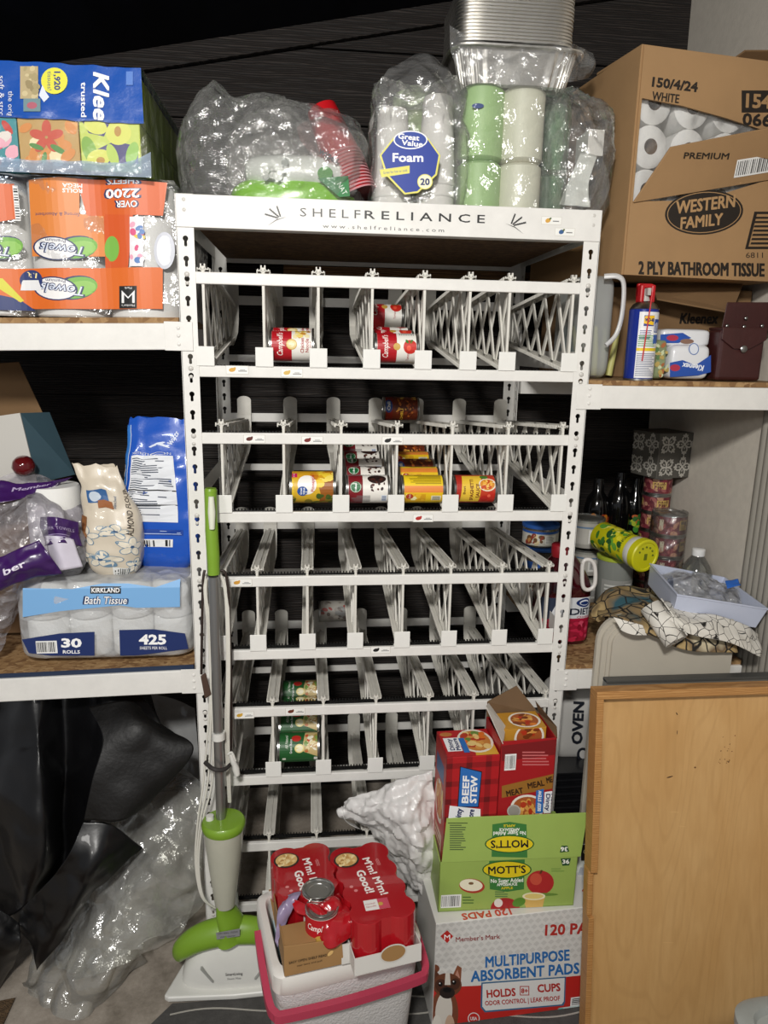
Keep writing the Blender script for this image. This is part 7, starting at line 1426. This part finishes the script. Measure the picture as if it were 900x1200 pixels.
obj('white_flap', slab([wf[3], wf[2], wf[1], wf[0]], .0015), pl('white_flap_card', C('e0dcd4'), .5), s2)
ix0, ix1 = .012, sw2 - .014
ib = thing('stew_carton', 'small carton with a bowl of stew picture inside the open stew box', 'box', tuple(sd(ix0, .03, sh2 - .05)), (0, 0, rad(3)))
M = MB(); M.box((0, 0, 0), (ix1 - ix0, .075, .062)); obj('carton', M, pl('mustard_card', C('c08a2c'), .5), ib, local=True, bevel=.001)
decal('print', ib, [RC(0, 0, 100, 100, 'c08a2c'), EL(62, 50, 36, 46, 'e9e4d8'), EL(62, 50, 31, 40, 'a85a2c'), BLOBS(38, 20, 86, 80, 28, ['d89a4a', 'b5381c', 'e8b060', '7a3a18', 'e0802c'], 9, 6)], plane((0, 0, .062), ((ix1 - ix0) / 100, 0, 0), (0, .075 / 100, 0)))
decal('print', ib, [EL(62, 60, 34, 60, 'e9e4d8'), EL(62, 62, 29, 50, 'a85a2c'), BLOBS(40, 60, 84, 98, 20, ['d89a4a', 'b5381c', 'e8b060', '7a3a18'], 8, 6)], plane((0, 0, 0), ((ix1 - ix0) / 100, 0, 0), (0, 0, .062 / 100)), clip=(2, 2, 98, 98))
F = PF(V((sb0.x, yS + .012, bz)), V((cos(rad(3)), sin(rad(3)), 0)))
S = [F.PG([(588, 874), (654, 866), (654, 884), (588, 892)], '7c1a1e'), F.BAR(592, 884, 604, 902, 4, 12), F.LN(612, 880, 648, 898, 5, 'c86a6a', 3), F.PG([(588, 921), (652, 906), (652, 923), (588, 935)], '9a6a2a'), F.TX('MEAT', 603, 928, 7, '3a2010', 20, bold=.05, rot=12), F.TX('MEAL', 628, 919, 7, '3a2010', 20, bold=.05, rot=12), F.TX('MEAL', 647, 913, 7, '3a2010', 14, bold=.05, rot=12), F.EL(618, 946, 20, 15, 'e9e4d8'), F.EL(618, 946, 17, 12.5, 'a85a2c'), F.BL(606, 938, 630, 956, 22, ['d89a4a', 'b5381c', 'e8b060'], 3.5, 3), F.EL(602, 950, 8, 7.5, 'b8b4ac'), F.EL(602, 950, 6.5, 6, '9a968e'), F.PG([(628, 926), (637, 924), (636, 952), (627, 953)], '2c6cb8'), F.TX('BEEF STEW', 632, 938, 4, 'f4f4f4', 24, bold=.04, rot=87), F.PG([(638, 928), (652, 926), (651, 952), (637, 953)], 'eef0f2'), F.TX('Dinty', 642, 940, 5, '1c2a5c', 20, bold=.05, rot=-92), F.TX('Moore', 648, 940, 5, '1c2a5c', 20, bold=.05, rot=-92)]
F.put('front_print', s2, S, clip=(.001, .001, sw2 - .001, sh2 - .001))
# oven bag, black trays, small bag behind
ob = thing('oven_bag', 'grey-white sack with big dark OVEN lettering behind the rack foot', 'sack', (1.05, .2, .3)); yo = .12
a_ = at(655, 895, yo); b_ = at(700, 812, yo)
obj('sack', pillow((a_.x + b_.x) / 2 + .02, yo + .075, (a_.z + b_.z) / 2, .18, .15, (b_.z - a_.z), .4, .4, 40, 24, .004, 12, 5), pl('grey_sack_film', C('c4c2be'), .35, bump=.4, bs=18, var=.05), ob, smooth=60)
F = PF((0, yo - .003, 0)); F.put('lettering', ob, [F.TX('OVEN', 677, 847, 13, '20232c', 50, bold=.06, rot=87), F.EL(683, 884, 7, 8, '20232c'), F.EL(683, 884, 4, 5, 'c4c2be')])
BT = pl('black_tray_plastic', C('17171a'), .3, coat=.2); zt_ = at(670, 905, .05).z; zb3 = .004; ntr = 22; dzt = (zt_ - zb3) / ntr
for k in range(ntr):
    t = MB(); z = zb3 + dzt * k; x0 = RW + .008; M = MB(); M.box((x0 + .006, .06, z), (x0 + .22, .30, z + dzt * .55)); M.box((x0, .052, z + dzt * .55), (x0 + .228, .308, z + dzt * .85))
    o = obj('food_tray', M, BT, None, bevel=.0008, seg=1); _props(o, ('topmost black plastic tray of the stack under the grey sack' if k == ntr - 1 else ('bottom black plastic tray of the stack on the floor' if k == 0 else 'black plastic tray inside the tall stack under the grey sack')), 'tray', 'stacked black plastic trays behind the stew boxes')
sbx = thing('snack_pouch', 'small black and white printed pouch squeezed beside the wooden panel', 'pouch', tuple(at(683, 1040, -.12))); 
M, _ = sheet([[at(678, 990, -.10), at(692, 988, -.11)], [at(674, 1015, -.11), at(694, 1012, -.12)], [at(668, 1042, -.12), at(694, 1048, -.13)]], 16, 24, .003, 20, 3); obj('pouch', M, WHT, sbx, smooth=60, solid=.006)
F = PF((0, -.128, 0)); F.put('print', sbx, [F.RC(681, 990, 692, 1008, '1a1a1c'), F.TX('O', 686, 998, 5, 'e8e0a0', 5), F.PG([(672, 1038), (680, 1016), (690, 1018)], 'b8bcc4'), F.TX('TX', 683, 1030, 6, '1a1a1c', 8)])
# ---------------------------------------------------------------- wooden panel
yt = -.245; pt_ = at(700, 811, yt); lean = rad(7.5)
hp_ = pt_.z / cos(lean)
wpn = thing('cabinet_panel', 'large birch plywood panel with raised edge frame leaning at the lower right', 'panel', (1.05, yt - .08, 0), (0, 0, 0))
DN = V((0, -sin(lean), -cos(lean))); IN = V((0, cos(lean), -sin(lean)))
o_ = pt_
def wq(x, d, n): return o_ + V((x, 0, 0)) + DN * d + IN * n
PWd = .47; hp_ = (o_.z - .002) / cos(lean)
def pbox(name, x0, x1, d0, d1, n0, n1, mat, **k):
    M = MB(); M.hexa([wq(x0, d1, n0), wq(x1, d1, n0), wq(x1, d1, n1), wq(x0, d1, n1), wq(x0, d0, n0), wq(x1, d0, n0), wq(x1, d0, n1), wq(x0, d0, n1)]); return obj(name, M, mat, wpn, **k)
pbox('face_board', .014, PWd, .016, hp_, .026, .036, PLY)
pbox('top_edge', 0, PWd, 0, .018, 0, .04, PLYDK, bevel=.0015)
hn0, hn1 = .42, .53
pbox('side_edge', 0, .016, .018, hn0, 0, .04, PLYDK, bevel=.001); pbox('side_edge', -.002, .012, hn0, hn1, .010, .04, PLYDK, bevel=.004); pbox('side_edge', 0, .013, hn1, hp_, 0.004, .04, PLYDK, bevel=.001)
fp = lambda u, v, h: wq(u, v, .026 - h)
S = BLOBS(.30, .12, .345, .19, 16, ['6a4422', '8a5a30', '3a2818'], .0016, 3) + [EL(.20, .066, .004, .0012, '3a2a1c', 60, 8), EL(.203, .11, .0008, .005, '3a2a1c', 0, 8), EL(.19, .215, .008, .0016, '4a3420', -12, 8), EL(.25, .195, .0025, .002, '6a4422'), EL(.205, .30, .012, .0006, 'd8b078', 4), EL(.205, .62, .014, .0006, 'd8b078', 5), EL(.225, .335, .01, .0005, 'd8b078', 8)]
decal('scuff_marks', wpn, S, fp, local=False)
# grey board behind it
gbd = thing('grey_board', 'dark grey board edge standing behind the birch panel', 'board', (1.2, -.1, 0)); q0 = at(708, 795, -.115); M = MB(); M.box((q0.x, -.13, .002), (1.43, -.108, q0.z)); obj('board', M, pl('grey_laminate', C('6a6a66'), .4, var=.05), gbd, bevel=.0015)
M = MB(); M.box((q0.x, -.1325, q0.z - .006), (1.43, -.107, q0.z + .001)); obj('edge_strip', M, pl('dark_grey_edge', C('4a4a48'), .4), gbd, bevel=.001)
# grey bin corner close to the camera
gc = at(846, 1168, -.78); gbn = thing('grey_bin', 'rounded corner of a grey plastic bin at the lower right edge', 'bin', (gc.x + .2, -.7, 0))
M = MB(); GP_ = pl('grey_bin_plastic', C('8d8f8a'), .35, coat=.2, bump=.1, var=.12)
def gl(k, z, e=.3): return [(gc.x + .18 + (.18 - k) * sq(cos(2 * pi * i / 48), e), -.90 + (.12 - k) * sq(sin(2 * pi * i / 48), e), z) for i in range(48)]
loft(M, [gl(.03, .002), gl(.012, gc.z - .03), gl(.012, gc.z - .02), gl(.0, gc.z - .018), gl(0, gc.z - .004), gl(.006, gc.z), gl(.02, gc.z), gl(.024, gc.z - .01), gl(.03, gc.z - .012)], True, True); obj('bin_body', M, GP_, gbn, smooth=45)
